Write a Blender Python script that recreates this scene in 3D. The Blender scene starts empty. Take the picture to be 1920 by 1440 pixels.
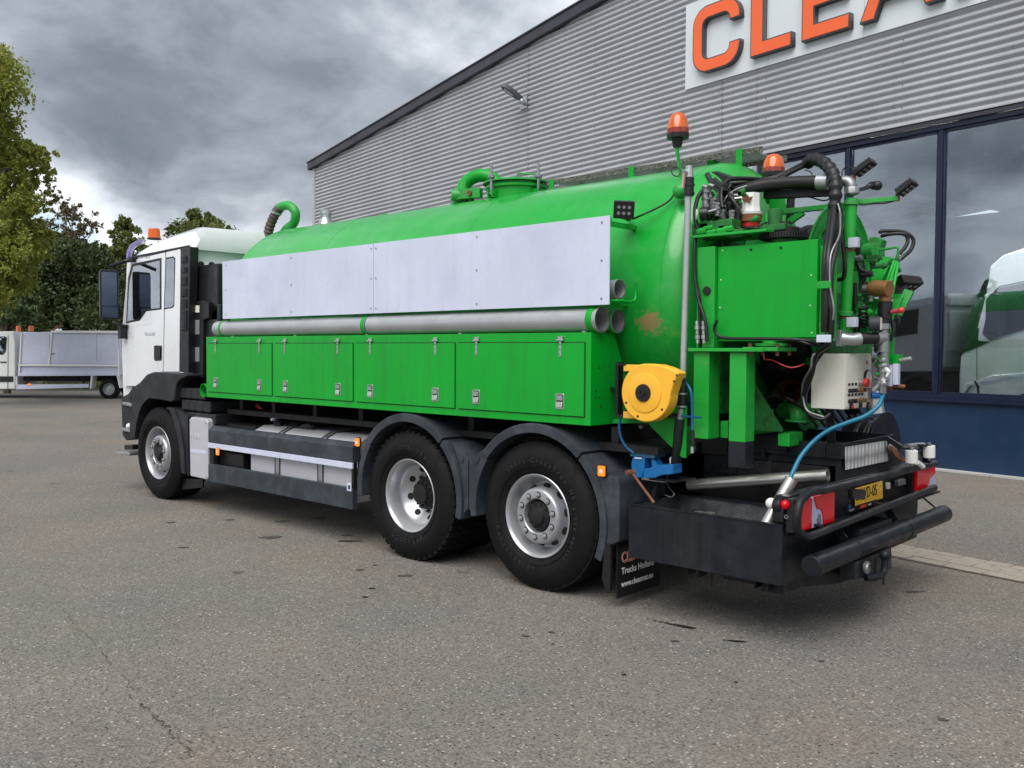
import bpy, bmesh, math, random
import numpy as np
from mathutils import Vector, Matrix
random.seed(7); rng = np.random.default_rng(7)
sc = bpy.context.scene
COL = sc.collection
# ------------------------------------------------------------------ camera
CAMP = Vector((0.0, -6.07, 1.7147))
CF = Vector((-0.67544899, 0.73646749, -0.03720606)).normalized()
CR = Vector((0.73683979, 0.67604815, 0.00510118)).normalized()
CU = CR.cross(CF).normalized()
FPX = 1696.657
cam = bpy.data.cameras.new('camera'); camo = bpy.data.objects.new('camera', cam); COL.objects.link(camo)
cam.sensor_fit = 'HORIZONTAL'; cam.sensor_width = 36.0; cam.lens = FPX / 1920 * 36
cam.clip_start = 0.05; cam.clip_end = 2000
m3 = Matrix((CR, CU, -CF)).transposed()
camo.matrix_world = Matrix.Translation(CAMP) @ m3.to_4x4()
sc.camera = camo
# ------------------------------------------------------------------ light
SUN_EL, SUN_AZ = math.radians(54), math.radians(286)      # azimuth of where the light comes from, from +X
sd = Vector((math.cos(SUN_EL) * math.cos(SUN_AZ), math.cos(SUN_EL) * math.sin(SUN_AZ), math.sin(SUN_EL)))
sun = bpy.data.lights.new('sun', 'SUN'); suno = bpy.data.objects.new('sun', sun); COL.objects.link(suno)
sun.energy = 1.5; sun.angle = math.radians(55); sun.color = (1.0, 0.965, 0.92)
suno.rotation_euler = sd.to_track_quat('Z', 'Y').to_euler()
suno.location = (0, 0, 40)
w = bpy.data.worlds.new('World'); sc.world = w; w.use_nodes = True
nt = w.node_tree; nt.nodes.clear()
def N(t, **k):
    n = nt.nodes.new(t)
    for a, b in k.items(): setattr(n, a, b)
    return n
def link(a, b): nt.links.new(a, b)
def wmath(op, a, b=None, c=None, clamp=False):
    n = N('ShaderNodeMath', operation=op); n.use_clamp = clamp
    for i, v in enumerate((a, b, c)):
        if v is None: continue
        if isinstance(v, (int, float)): n.inputs[i].default_value = v
        else: link(v, n.inputs[i])
    return n.outputs[0]
SKO = (12.2, 3.1, 0)
out = N('ShaderNodeOutputWorld'); bg = N('ShaderNodeBackground'); bg.inputs[1].default_value = 0.074
sky = N('ShaderNodeTexSky', sky_type='NISHITA'); sky.sun_disc = False
sky.sun_elevation = SUN_EL; sky.sun_rotation = math.pi / 2 - SUN_AZ; sky.air_density = 1.0; sky.dust_density = 0.6
tc = N('ShaderNodeTexCoord'); sep = N('ShaderNodeSeparateXYZ'); link(tc.outputs['Generated'], sep.inputs[0])
zc = wmath('MAXIMUM', sep.outputs[2], 0.0)
zz = wmath('ADD', zc, 0.42)
cx = wmath('DIVIDE', sep.outputs[0], zz); cy = wmath('DIVIDE', sep.outputs[1], zz)
comb = N('ShaderNodeCombineXYZ'); link(cx, comb.inputs[0]); link(cy, comb.inputs[1]); comb.inputs[2].default_value = 3.7
def noise(scale, det, rough, dist=0.0, off=(0, 0, 0)):
    mp = N('ShaderNodeMapping'); link(comb.outputs[0], mp.inputs[0]); mp.inputs['Location'].default_value = off
    n = N('ShaderNodeTexNoise'); link(mp.outputs[0], n.inputs['Vector'])
    n.inputs['Scale'].default_value = scale; n.inputs['Detail'].default_value = det; n.inputs['Roughness'].default_value = rough; n.inputs['Distortion'].default_value = dist
    return n.outputs[0]
n1 = noise(1.25, 9, 0.52, 0.25, SKO); n2 = noise(4.2, 9, 0.58, 0.3, (4, 2, 0))
# thick low cloud, thin and broken towards the horizon
lowgap = wmath('SUBTRACT', 1.0, wmath('DIVIDE', wmath('ABSOLUTE', wmath('SUBTRACT', sep.outputs[2], 0.105)), 0.085), clamp=True)
thick = wmath('ADD', wmath('MULTIPLY', n1, 0.72), wmath('MULTIPLY', n2, 0.28))
thick = wmath('SUBTRACT', thick, wmath('MULTIPLY', lowgap, 0.15))
ramp = N('ShaderNodeValToRGB'); link(thick, ramp.inputs[0])
cr = ramp.color_ramp; cr.elements[0].position = 0.30; cr.elements[0].color = (7.2, 7.3, 7.6, 1)
cr.elements[1].position = 0.66; cr.elements[1].color = (0.95, 1.12, 1.42, 1)
for pz, c in ((0.40, (6.4, 6.7, 7.1, 1)), (0.455, (4.4, 4.7, 5.2, 1)), (0.515, (2.6, 2.85, 3.25, 1)), (0.58, (1.55, 1.75, 2.1, 1))):
    e = cr.elements.new(pz); e.color = c
cover = N('ShaderNodeMapRange'); link(thick, cover.inputs[0]); cover.inputs[1].default_value = 0.27; cover.inputs[2].default_value = 0.36
mix = N('ShaderNodeMix', data_type='RGBA'); link(cover.outputs[0], mix.inputs[0]); link(sky.outputs[0], mix.inputs[6]); link(ramp.outputs[0], mix.inputs[7])
link(mix.outputs[2], bg.inputs[0]); link(bg.outputs[0], out.inputs[0])
sc.view_settings.view_transform = 'Standard'; sc.view_settings.look = 'None'; sc.view_settings.gamma = 1.0
sc.view_settings.exposure = 1.22; sc.view_settings.use_curve_mapping = False
# ------------------------------------------------------------------ placing helpers
def at(px, py, x=None, y=None, z=None):
    d = CF + CR * ((px - 960) / FPX) - CU * ((py - 720) / FPX)
    if x is not None: t = (x - CAMP.x) / d.x
    elif y is not None: t = (y - CAMP.y) / d.y
    else: t = (z - CAMP.z) / d.z
    return CAMP + d * t
# ------------------------------------------------------------------ materials
def mat(name, col, rough=0.5, metal=0.0, var=0.12, vs=3.0, bump=0.0, bs=60.0, coat=0.0, dirt=0.0, dcol=(0.12, 0.10, 0.08), spec=0.5, rv=0.1, dscale=1.2, streak=0, scol=(0.02, 0.15, 0.03)):
    m = bpy.data.materials.new(name); m.use_nodes = True; t = m.node_tree; b = t.nodes['Principled BSDF']
    b.inputs['Base Color'].default_value = (*col, 1); b.inputs['Roughness'].default_value = rough; b.inputs['Metallic'].default_value = metal
    b.inputs['Coat Weight'].default_value = coat; b.inputs['Coat Roughness'].default_value = 0.08; b.inputs['Specular IOR Level'].default_value = spec
    co = t.nodes.new('ShaderNodeTexCoord')
    n = t.nodes.new('ShaderNodeTexNoise'); n.inputs['Scale'].default_value = vs; n.inputs['Detail'].default_value = 8; n.inputs['Roughness'].default_value = 0.6
    t.links.new(co.outputs['Object'], n.inputs['Vector'])
    mr = t.nodes.new('ShaderNodeMapRange'); mr.inputs[1].default_value = 0.3; mr.inputs[2].default_value = 0.7; mr.inputs[3].default_value = 1 - var; mr.inputs[4].default_value = 1 + var
    t.links.new(n.outputs[0], mr.inputs[0])
    mx = t.nodes.new('ShaderNodeMix'); mx.data_type = 'RGBA'; mx.blend_type = 'MULTIPLY'; mx.inputs[0].default_value = 1; mx.inputs[6].default_value = (*col, 1)
    t.links.new(mr.outputs[0], mx.inputs[7])
    last = mx.outputs[2]
    if dirt > 0:
        n2 = t.nodes.new('ShaderNodeTexNoise'); n2.inputs['Scale'].default_value = dscale; n2.inputs['Detail'].default_value = 12; n2.inputs['Roughness'].default_value = 0.72
        t.links.new(co.outputs['Object'], n2.inputs['Vector'])
        r2 = t.nodes.new('ShaderNodeMapRange'); r2.inputs[1].default_value = 0.48; r2.inputs[2].default_value = 0.75; r2.inputs[4].default_value = dirt
        t.links.new(n2.outputs[0], r2.inputs[0])
        m2 = t.nodes.new('ShaderNodeMix'); m2.data_type = 'RGBA'; t.links.new(r2.outputs[0], m2.inputs[0]); t.links.new(last, m2.inputs[6]); m2.inputs[7].default_value = (*dcol, 1)
        last = m2.outputs[2]
    if streak:
        mp = t.nodes.new('ShaderNodeMapping'); mp.inputs['Scale'].default_value = (11, 11, .9); t.links.new(co.outputs['Object'], mp.inputs[0])
        n5 = t.nodes.new('ShaderNodeTexNoise'); n5.inputs['Scale'].default_value = 1; n5.inputs['Detail'].default_value = 9; n5.inputs['Roughness'].default_value = 0.7; t.links.new(mp.outputs[0], n5.inputs['Vector'])
        r5 = t.nodes.new('ShaderNodeMapRange'); r5.inputs[1].default_value = 0.50; r5.inputs[2].default_value = 0.78; r5.inputs[4].default_value = streak; t.links.new(n5.outputs[0], r5.inputs[0])
        m5 = t.nodes.new('ShaderNodeMix'); m5.data_type = 'RGBA'; t.links.new(r5.outputs[0], m5.inputs[0]); t.links.new(last, m5.inputs[6]); m5.inputs[7].default_value = (*scol, 1); last = m5.outputs[2]
    t.links.new(last, b.inputs['Base Color'])
    if rv > 0:
        r3 = t.nodes.new('ShaderNodeMapRange'); r3.inputs[1].default_value = 0.3; r3.inputs[2].default_value = 0.7
        r3.inputs[3].default_value = max(0.02, rough - rv); r3.inputs[4].default_value = min(1, rough + rv)
        n3 = t.nodes.new('ShaderNodeTexNoise'); n3.inputs['Scale'].default_value = vs * 2.3; n3.inputs['Detail'].default_value = 5
        t.links.new(co.outputs['Object'], n3.inputs['Vector']); t.links.new(n3.outputs[0], r3.inputs[0]); t.links.new(r3.outputs[0], b.inputs['Roughness'])
    if bump > 0:
        n4 = t.nodes.new('ShaderNodeTexNoise'); n4.inputs['Scale'].default_value = bs; n4.inputs['Detail'].default_value = 4
        bp = t.nodes.new('ShaderNodeBump'); bp.inputs['Strength'].default_value = bump; bp.inputs['Distance'].default_value = 0.01
        t.links.new(co.outputs['Object'], n4.inputs['Vector']); t.links.new(n4.outputs[0], bp.inputs['Height']); t.links.new(bp.outputs[0], b.inputs['Normal'])
    m['last'] = 1
    return m
def nodes_of(m): return m.node_tree, m.node_tree.nodes['Principled BSDF']
G = (0.0012, 0.335, 0.024)
M = dict(
 green=mat('green_paint', G, 0.36, var=0.08, vs=1.4, coat=0.0, spec=0.35, bump=0.03, bs=5, dirt=0.40, dcol=(0.014, 0.24, 0.038), dscale=2.2, streak=0.55),
 green_old=mat('worn_green_paint', (0.018, 0.33, 0.05), 0.45, var=0.2, vs=9, dirt=0.65, dcol=(0.10, 0.14, 0.06), dscale=8, bump=0.1, bs=40),
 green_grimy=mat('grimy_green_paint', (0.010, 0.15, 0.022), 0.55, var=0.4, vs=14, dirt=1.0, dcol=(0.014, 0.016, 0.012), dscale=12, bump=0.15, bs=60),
 white=mat('white_cab_paint', (0.74, 0.77, 0.79), 0.25, var=0.03, vs=2, coat=0.5, dirt=0.10, dcol=(0.45, 0.42, 0.36), dscale=2, streak=0.22, scol=(0.42, 0.40, 0.36)),
 film=mat('white_sheet_metal', (0.575, 0.61, 0.755), 0.33, var=0.09, vs=1.1, dirt=0.8, dcol=(0.455, 0.49, 0.635), dscale=1.5, bump=0.25, bs=1.8, rv=0.1, streak=0.35, scol=(0.40, 0.42, 0.50)),
 black=mat('black_painted_steel', (0.011, 0.013, 0.017), 0.42, var=0.35, vs=4, streak=0.4, scol=(0.05, 0.048, 0.045), dirt=0.45, dcol=(0.034, 0.035, 0.038), dscale=4, bump=0.06, bs=30, spec=0.25),
 grime=mat('greasy_dark_steel', (0.005, 0.005, 0.006), 0.65, var=0.4, vs=9, dirt=0.5, dcol=(0.018, 0.016, 0.014), dscale=8, bump=0.2, bs=40),
 plastic=mat('dark_grey_plastic', (0.019, 0.020, 0.024), 0.5, var=0.15, vs=5, dirt=0.45, dcol=(0.055, 0.058, 0.066), dscale=5, bump=0.08, bs=220, spec=0.3),
 plastic2=mat('slate_grey_plastic', (0.036, 0.043, 0.052), 0.55, var=0.22, vs=5, dirt=0.6, dcol=(0.085, 0.098, 0.115), dscale=5, bump=0.08, bs=220, spec=0.25),
 bplastic=mat('black_plastic', (0.008, 0.008, 0.010), 0.4, var=0.2, vs=8, bump=0.05, bs=200),
 tyre=mat('tyre_rubber', (0.006, 0.006, 0.007), 0.70, var=0.25, vs=7, dirt=0.45, dcol=(0.018, 0.017, 0.017), dscale=9, bump=0.1, bs=120, spec=0.18),
 tyre_mark=mat('raised_tyre_lettering', (0.017, 0.017, 0.018), 0.6, rv=0),
 rim=mat('silver_wheel_paint', (0.44, 0.45, 0.47), 0.34, metal=0.6, var=0.04, vs=6, dirt=0.22, dcol=(0.34, 0.33, 0.31), dscale=7, rv=0.04),
 dark=mat('hollow_black', (0.006, 0.006, 0.006), 0.8, rv=0),
 steel=mat('bright_steel', (0.60, 0.59, 0.56), 0.33, metal=0.9, var=0.06, vs=5, rv=0.04),
 galv=mat('galvanised_pipe', (0.46, 0.475, 0.49), 0.42, metal=0.55, var=0.08, vs=5, dirt=0.22, dcol=(0.24, 0.25, 0.26), dscale=3),
 alu=mat('dull_aluminium', (0.50, 0.52, 0.53), 0.38, metal=0.8, var=0.12, vs=8, dirt=0.45, dcol=(0.16, 0.16, 0.17), dscale=6),
 aluw=mat('pale_aluminium_panel', (0.56, 0.56, 0.60), 0.45, metal=0.3, var=0.06, vs=4, dirt=0.4, dcol=(0.33, 0.33, 0.38), dscale=4),
 hose=mat('black_hose_rubber', (0.008, 0.008, 0.009), 0.45, var=0.2, vs=12, bump=0.05, bs=100),
 yellow=mat('yellow_plastic', (0.88, 0.46, 0.035), 0.38, var=0.05, vs=6, dirt=0.12, dcol=(0.6, 0.4, 0.12), dscale=8),
 blue=mat('blue_vise_paint', (0.008, 0.15, 0.42), 0.38, var=0.15, vs=12, dirt=0.25, dcol=(0.02, 0.05, 0.12), dscale=14),
 teal=mat('teal_hose', (0.003, 0.16, 0.27), 0.35, var=0.06),
 bluehose=mat('blue_air_hose', (0.012, 0.10, 0.26), 0.4, var=0.05),
 rust=mat('rusty_steel', (0.20, 0.075, 0.035), 0.75, var=0.4, vs=20, dirt=0.6, dcol=(0.07, 0.03, 0.02), dscale=18, bump=0.2, bs=80),
 brass=mat('worn_brass', (0.30, 0.15, 0.06), 0.45, metal=0.5, var=0.35, vs=20, dirt=0.5, dcol=(0.12, 0.06, 0.03), dscale=20),
 fitting=mat('zinc_fitting', (0.30, 0.31, 0.32), 0.4, metal=0.7, var=0.3, vs=20, dirt=0.5, dcol=(0.10, 0.10, 0.09), dscale=20),
 boxw=mat('cream_enclosure', (0.74, 0.72, 0.65), 0.45, var=0.05, vs=6, dirt=0.3, dcol=(0.42, 0.39, 0.32), dscale=5),
 paper=mat('white_plastic', (0.78, 0.78, 0.76), 0.4, var=0.05),
 redp=mat('red_plastic', (0.62, 0.03, 0.03), 0.35, var=0.05),
 plate=mat('yellow_plate', (0.90, 0.52, 0.04), 0.3, var=0.04, vs=20),
 ink=mat('black_print', (0.01, 0.01, 0.01), 0.5, rv=0), inkw=mat('white_print', (0.8, 0.8, 0.8), 0.5, rv=0), inkr=mat('red_print', (0.62, 0.06, 0.04), 0.5, rv=0),
 navy=mat('navy_facade_paint', (0.005, 0.025, 0.070), 0.42, var=0.1, vs=1.5, bump=0.03, bs=150, dirt=0.3, dcol=(0.02, 0.04, 0.075), dscale=1.2, streak=0.35, scol=(0.02, 0.038, 0.07)),
 navyf=mat('navy_window_frame', (0.003, 0.008, 0.032), 0.45, var=0.06, vs=2),
 roofm=mat('dark_fascia_metal', (0.032, 0.033, 0.045), 0.45, var=0.08, vs=1),
 signw=mat('sign_board_white', (0.66, 0.71, 0.74), 0.42, var=0.04, vs=1.2, dirt=0.18, dcol=(0.50, 0.52, 0.50), dscale=1.6),
 orange=mat('orange_sign_face', (0.86, 0.135, 0.035), 0.42, var=0.03, vs=2), signg=mat('sign_letter_side', (0.055, 0.062, 0.068), 0.5, var=0.1),
 trunk=mat('bark', (0.07, 0.055, 0.04), 0.9, var=0.4, vs=8, bump=0.4, bs=30),
 kerb=mat('pale_concrete', (0.42, 0.42, 0.41), 0.8, var=0.1, vs=4, bump=0.2, bs=60, dirt=0.4, dcol=(0.28, 0.27, 0.25), dscale=4),
 paver=mat('worn_paver', (0.33, 0.29, 0.24), 0.85, var=0.25, vs=3, bump=0.35, bs=90, dirt=0.4, dcol=(0.17, 0.15, 0.125), dscale=9),
 joint=mat('sand_joint', (0.065, 0.057, 0.046), 0.95, var=0.3, vs=20, bump=0.3, bs=90),
 floor=mat('showroom_floor', (0.12, 0.12, 0.12), 0.3, var=0.1), inner=mat('showroom_wall', (0.10, 0.10, 0.10), 0.7, var=0.1),
 cream=mat('cream_van_paint', (0.72, 0.74, 0.72), 0.4, var=0.04, coat=0.3),
 purple=mat('purple_visor', (0.09, 0.03, 0.30), 0.12, var=0.1, coat=0.5),
 gauge=mat('gauge_face', (0.72, 0.70, 0.58), 0.4), corr=mat('brown_flex_hose', (0.085, 0.055, 0.045), 0.6, var=0.15, vs=10),
 grille=mat('light_lens', (0.28, 0.30, 0.31), 0.2, metal=0.3, var=0.2, vs=60),
)
M['traym'] = mat('worn_tray_metal', (0.07, 0.077, 0.08), 0.55, metal=0.2, var=0.4, vs=9, dirt=0.9, dcol=(0.22, 0.23, 0.23), dscale=6)
M['tread'] = mat('speckled_tread_plate', (0.07, 0.068, 0.06), 0.55, metal=0.3, var=0.7, vs=90, dirt=1.0, dcol=(0.42, 0.41, 0.37), dscale=70)
def lens(name, col, em=0.0, tr=0.35):
    m = mat(name, col, 0.12, var=0.12, vs=30, coat=0.6); t, b = nodes_of(m)
    b.inputs['Transmission Weight'].default_value = tr
    if em: b.inputs['Emission Color'].default_value = (*col, 1); b.inputs['Emission Strength'].default_value = em
    return m
M['amber'] = lens('amber_lens', (0.95, 0.16, 0.01)); M['amberd'] = lens('dark_amber_lens', (0.35, 0.03, 0.008), tr=0.2)
M['marker'] = lens('amber_marker', (0.95, 0.24, 0.01), 0.25, tr=0.1); M['tail'] = lens('red_lens', (0.52, 0.002, 0.008), 0.06, tr=0.0)
nt_, bs_ = nodes_of(M['tail']); bs_.inputs['Coat Weight'].default_value = 0.15; bs_.inputs['Specular IOR Level'].default_value = 0.3
M['tailw'] = lens('clear_lamp_lens', (0.42, 0.48, 0.72), tr=0.1)
def mirror_glass(name, tint, refl, ior_rough=0.0):
    m = bpy.data.materials.new(name); m.use_nodes = True; t = m.node_tree; t.nodes.clear()
    o = t.nodes.new('ShaderNodeOutputMaterial'); mx = t.nodes.new('ShaderNodeMixShader'); tr = t.nodes.new('ShaderNodeBsdfTransparent'); gl = t.nodes.new('ShaderNodeBsdfGlossy')
    tr.inputs[0].default_value = (*tint, 1); gl.inputs['Roughness'].default_value = ior_rough; gl.inputs['Color'].default_value = (0.86, 0.92, 1.0, 1)
    lw = t.nodes.new('ShaderNodeLayerWeight'); lw.inputs[0].default_value = 0.35
    mr = t.nodes.new('ShaderNodeMapRange'); mr.inputs[3].default_value = refl; mr.inputs[4].default_value = 1.0
    t.links.new(lw.outputs['Fresnel'], mr.inputs[0]); t.links.new(mr.outputs[0], mx.inputs[0])
    nz = t.nodes.new('ShaderNodeTexNoise'); nz.inputs['Scale'].default_value = 0.8; bp = t.nodes.new('ShaderNodeBump'); bp.inputs['Strength'].default_value = 0.05; bp.inputs['Distance'].default_value = 0.05
    c = t.nodes.new('ShaderNodeTexCoord'); t.links.new(c.outputs['Object'], nz.inputs['Vector']); t.links.new(nz.outputs[0], bp.inputs['Height']); t.links.new(bp.outputs[0], gl.inputs['Normal'])
    t.links.new(tr.outputs[0], mx.inputs[1]); t.links.new(gl.outputs[0], mx.inputs[2]); t.links.new(mx.outputs[0], o.inputs[0])
    return m
M['pane'] = mirror_glass('coated_window_glass', (0.96, 1.0, 1.0), 0.13)
M['cabglass'] = mirror_glass('cab_glass', (0.50, 0.60, 0.62), 0.30)
M['mirror'] = mat('mirror_face', (0.10, 0.12, 0.16), 0.02, metal=1.0, var=0, rv=0)
# cladding: pale silver grey paint
M['clad'] = mat('silver_grey_cladding', (0.45, 0.466, 0.49), 0.36, metal=0.25, var=0.08, vs=0.7, streak=0.3, scol=(0.27, 0.28, 0.29), dirt=0.25, dcol=(0.28, 0.29, 0.31), dscale=0.9)
# chequer / polished steel with swirl marks
def swirl():
    m = mat('engine_turned_steel', (0.62, 0.63, 0.66), 0.42, metal=0.1, var=0.05); t, b = nodes_of(m)
    co = t.nodes.new('ShaderNodeTexCoord'); mp = t.nodes.new('ShaderNodeMapping'); mp.inputs['Scale'].default_value = (1, 1, 0.55)
    v = t.nodes.new('ShaderNodeTexVoronoi'); v.inputs['Scale'].default_value = 17; v.inputs['Randomness'].default_value = 0.1
    t.links.new(co.outputs['Object'], mp.inputs[0]); t.links.new(mp.outputs[0], v.inputs['Vector'])
    mr = t.nodes.new('ShaderNodeMapRange'); mr.inputs[1].default_value = 0; mr.inputs[2].default_value = 0.62; mr.inputs[3].default_value = 1.0; mr.inputs[4].default_value = 0.28
    t.links.new(v.outputs['Distance'], mr.inputs[0])
    cb = t.nodes.new('ShaderNodeCombineColor'); [t.links.new(mr.outputs[0], cb.inputs[i]) for i in range(3)]
    t.links.new(cb.outputs[0], b.inputs['Base Color'])
    bp = t.nodes.new('ShaderNodeBump'); bp.inputs['Strength'].default_value = 0.35; bp.inputs['Distance'].default_value = 0.01; t.links.new(v.outputs['Distance'], bp.inputs['Height']); t.links.new(bp.outputs[0], b.inputs['Normal'])
    return m
M['swirl'] = swirl()
# tank paint with a worn-through, rusty patch and weld seams of its own
def tank_paint():
    m = mat('tank_green_paint', (0.006, 0.34, 0.034), 0.30, var=0.07, vs=1.3, coat=0.3, streak=0.35, dirt=0.7, dcol=(0.07, 0.37, 0.11), dscale=2.2, bump=0.02, bs=6); t, b = nodes_of(m)
    last = b.inputs['Base Color'].links[0].from_socket
    g = t.nodes.new('ShaderNodeNewGeometry')
    pc = at(1222, 604, y=-0.90)
    sub = t.nodes.new('ShaderNodeVectorMath'); sub.operation = 'SUBTRACT'; sub.inputs[1].default_value = pc; t.links.new(g.outputs['Position'], sub.inputs[0])
    sc_ = t.nodes.new('ShaderNodeVectorMath'); sc_.operation = 'MULTIPLY'; sc_.inputs[1].default_value = (6.6, 3.2, 9.5); t.links.new(sub.outputs[0], sc_.inputs[0])
    ln = t.nodes.new('ShaderNodeVectorMath'); ln.operation = 'LENGTH'; t.links.new(sc_.outputs[0], ln.inputs[0])
    nz = t.nodes.new('ShaderNodeTexNoise'); nz.inputs['Scale'].default_value = 26; nz.inputs['Detail'].default_value = 9; nz.inputs['Roughness'].default_value = 0.75; t.links.new(g.outputs['Position'], nz.inputs['Vector'])
    a = t.nodes.new('ShaderNodeMath'); a.operation = 'SUBTRACT'; t.links.new(nz.outputs[0], a.inputs[0])
    c = t.nodes.new('ShaderNodeMath'); c.operation = 'MULTIPLY'; c.inputs[1].default_value = 0.25; t.links.new(ln.outputs['Value'], c.inputs[0]); t.links.new(c.outputs[0], a.inputs[1])
    mr = t.nodes.new('ShaderNodeMapRange'); mr.inputs[1].default_value = 0.33; mr.inputs[2].default_value = 0.37; t.links.new(a.outputs[0], mr.inputs[0])
    mx = t.nodes.new('ShaderNodeMix'); mx.data_type = 'RGBA'; t.links.new(mr.outputs[0], mx.inputs[0]); t.links.new(last, mx.inputs[6]); mx.inputs[7].default_value = (0.27, 0.21, 0.08, 1)
    mr2 = t.nodes.new('ShaderNodeMapRange'); mr2.inputs[1].default_value = 0.56; mr2.inputs[2].default_value = 0.59; t.links.new(a.outputs[0], mr2.inputs[0])
    mx2 = t.nodes.new('ShaderNodeMix'); mx2.data_type = 'RGBA'; t.links.new(mr2.outputs[0], mx2.inputs[0]); t.links.new(mx.outputs[2], mx2.inputs[6]); mx2.inputs[7].default_value = (0.12, 0.02, 0.012, 1)
    # small chips elsewhere
    nz2 = t.nodes.new('ShaderNodeTexNoise'); nz2.inputs['Scale'].default_value = 17; nz2.inputs['Detail'].default_value = 10; nz2.inputs['Roughness'].default_value = 0.8; t.links.new(g.outputs['Position'], nz2.inputs['Vector'])
    mr3 = t.nodes.new('ShaderNodeMapRange'); mr3.inputs[1].default_value = 0.735; mr3.inputs[2].default_value = 0.76; t.links.new(nz2.outputs[0], mr3.inputs[0])
    mx3 = t.nodes.new('ShaderNodeMix'); mx3.data_type = 'RGBA'; t.links.new(mr3.outputs[0], mx3.inputs[0]); t.links.new(mx2.outputs[2], mx3.inputs[6]); mx3.inputs[7].default_value = (0.20, 0.15, 0.06, 1)
    t.links.new(mx3.outputs[2], b.inputs['Base Color'])
    return m
M['tank'] = tank_paint()
def frame_paint():   # green paint rubbed through along edges and handled places
    m = mat('rubbed_green_paint', (0.010, 0.34, 0.035), 0.4, var=0.12, vs=5, dirt=0.12, dcol=(0.05, 0.18, 0.04), dscale=6, bump=0.04, bs=30); t, b = nodes_of(m)
    last = b.inputs['Base Color'].links[0].from_socket
    g = t.nodes.new('ShaderNodeNewGeometry'); mp = t.nodes.new('ShaderNodeMapping'); mp.inputs['Scale'].default_value = (14, 14, 3.5); t.links.new(g.outputs['Position'], mp.inputs[0])
    nz = t.nodes.new('ShaderNodeTexNoise'); nz.inputs['Scale'].default_value = 1.0; nz.inputs['Detail'].default_value = 10; nz.inputs['Roughness'].default_value = 0.75; t.links.new(mp.outputs[0], nz.inputs['Vector'])
    mr = t.nodes.new('ShaderNodeMapRange'); mr.inputs[1].default_value = 0.615; mr.inputs[2].default_value = 0.655; t.links.new(nz.outputs[0], mr.inputs[0])
    mx = t.nodes.new('ShaderNodeMix'); mx.data_type = 'RGBA'; t.links.new(mr.outputs[0], mx.inputs[0]); t.links.new(last, mx.inputs[6]); mx.inputs[7].default_value = (0.26, 0.24, 0.10, 1)
    t.links.new(mx.outputs[2], b.inputs['Base Color']); return m
M['frame'] = frame_paint()
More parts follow.
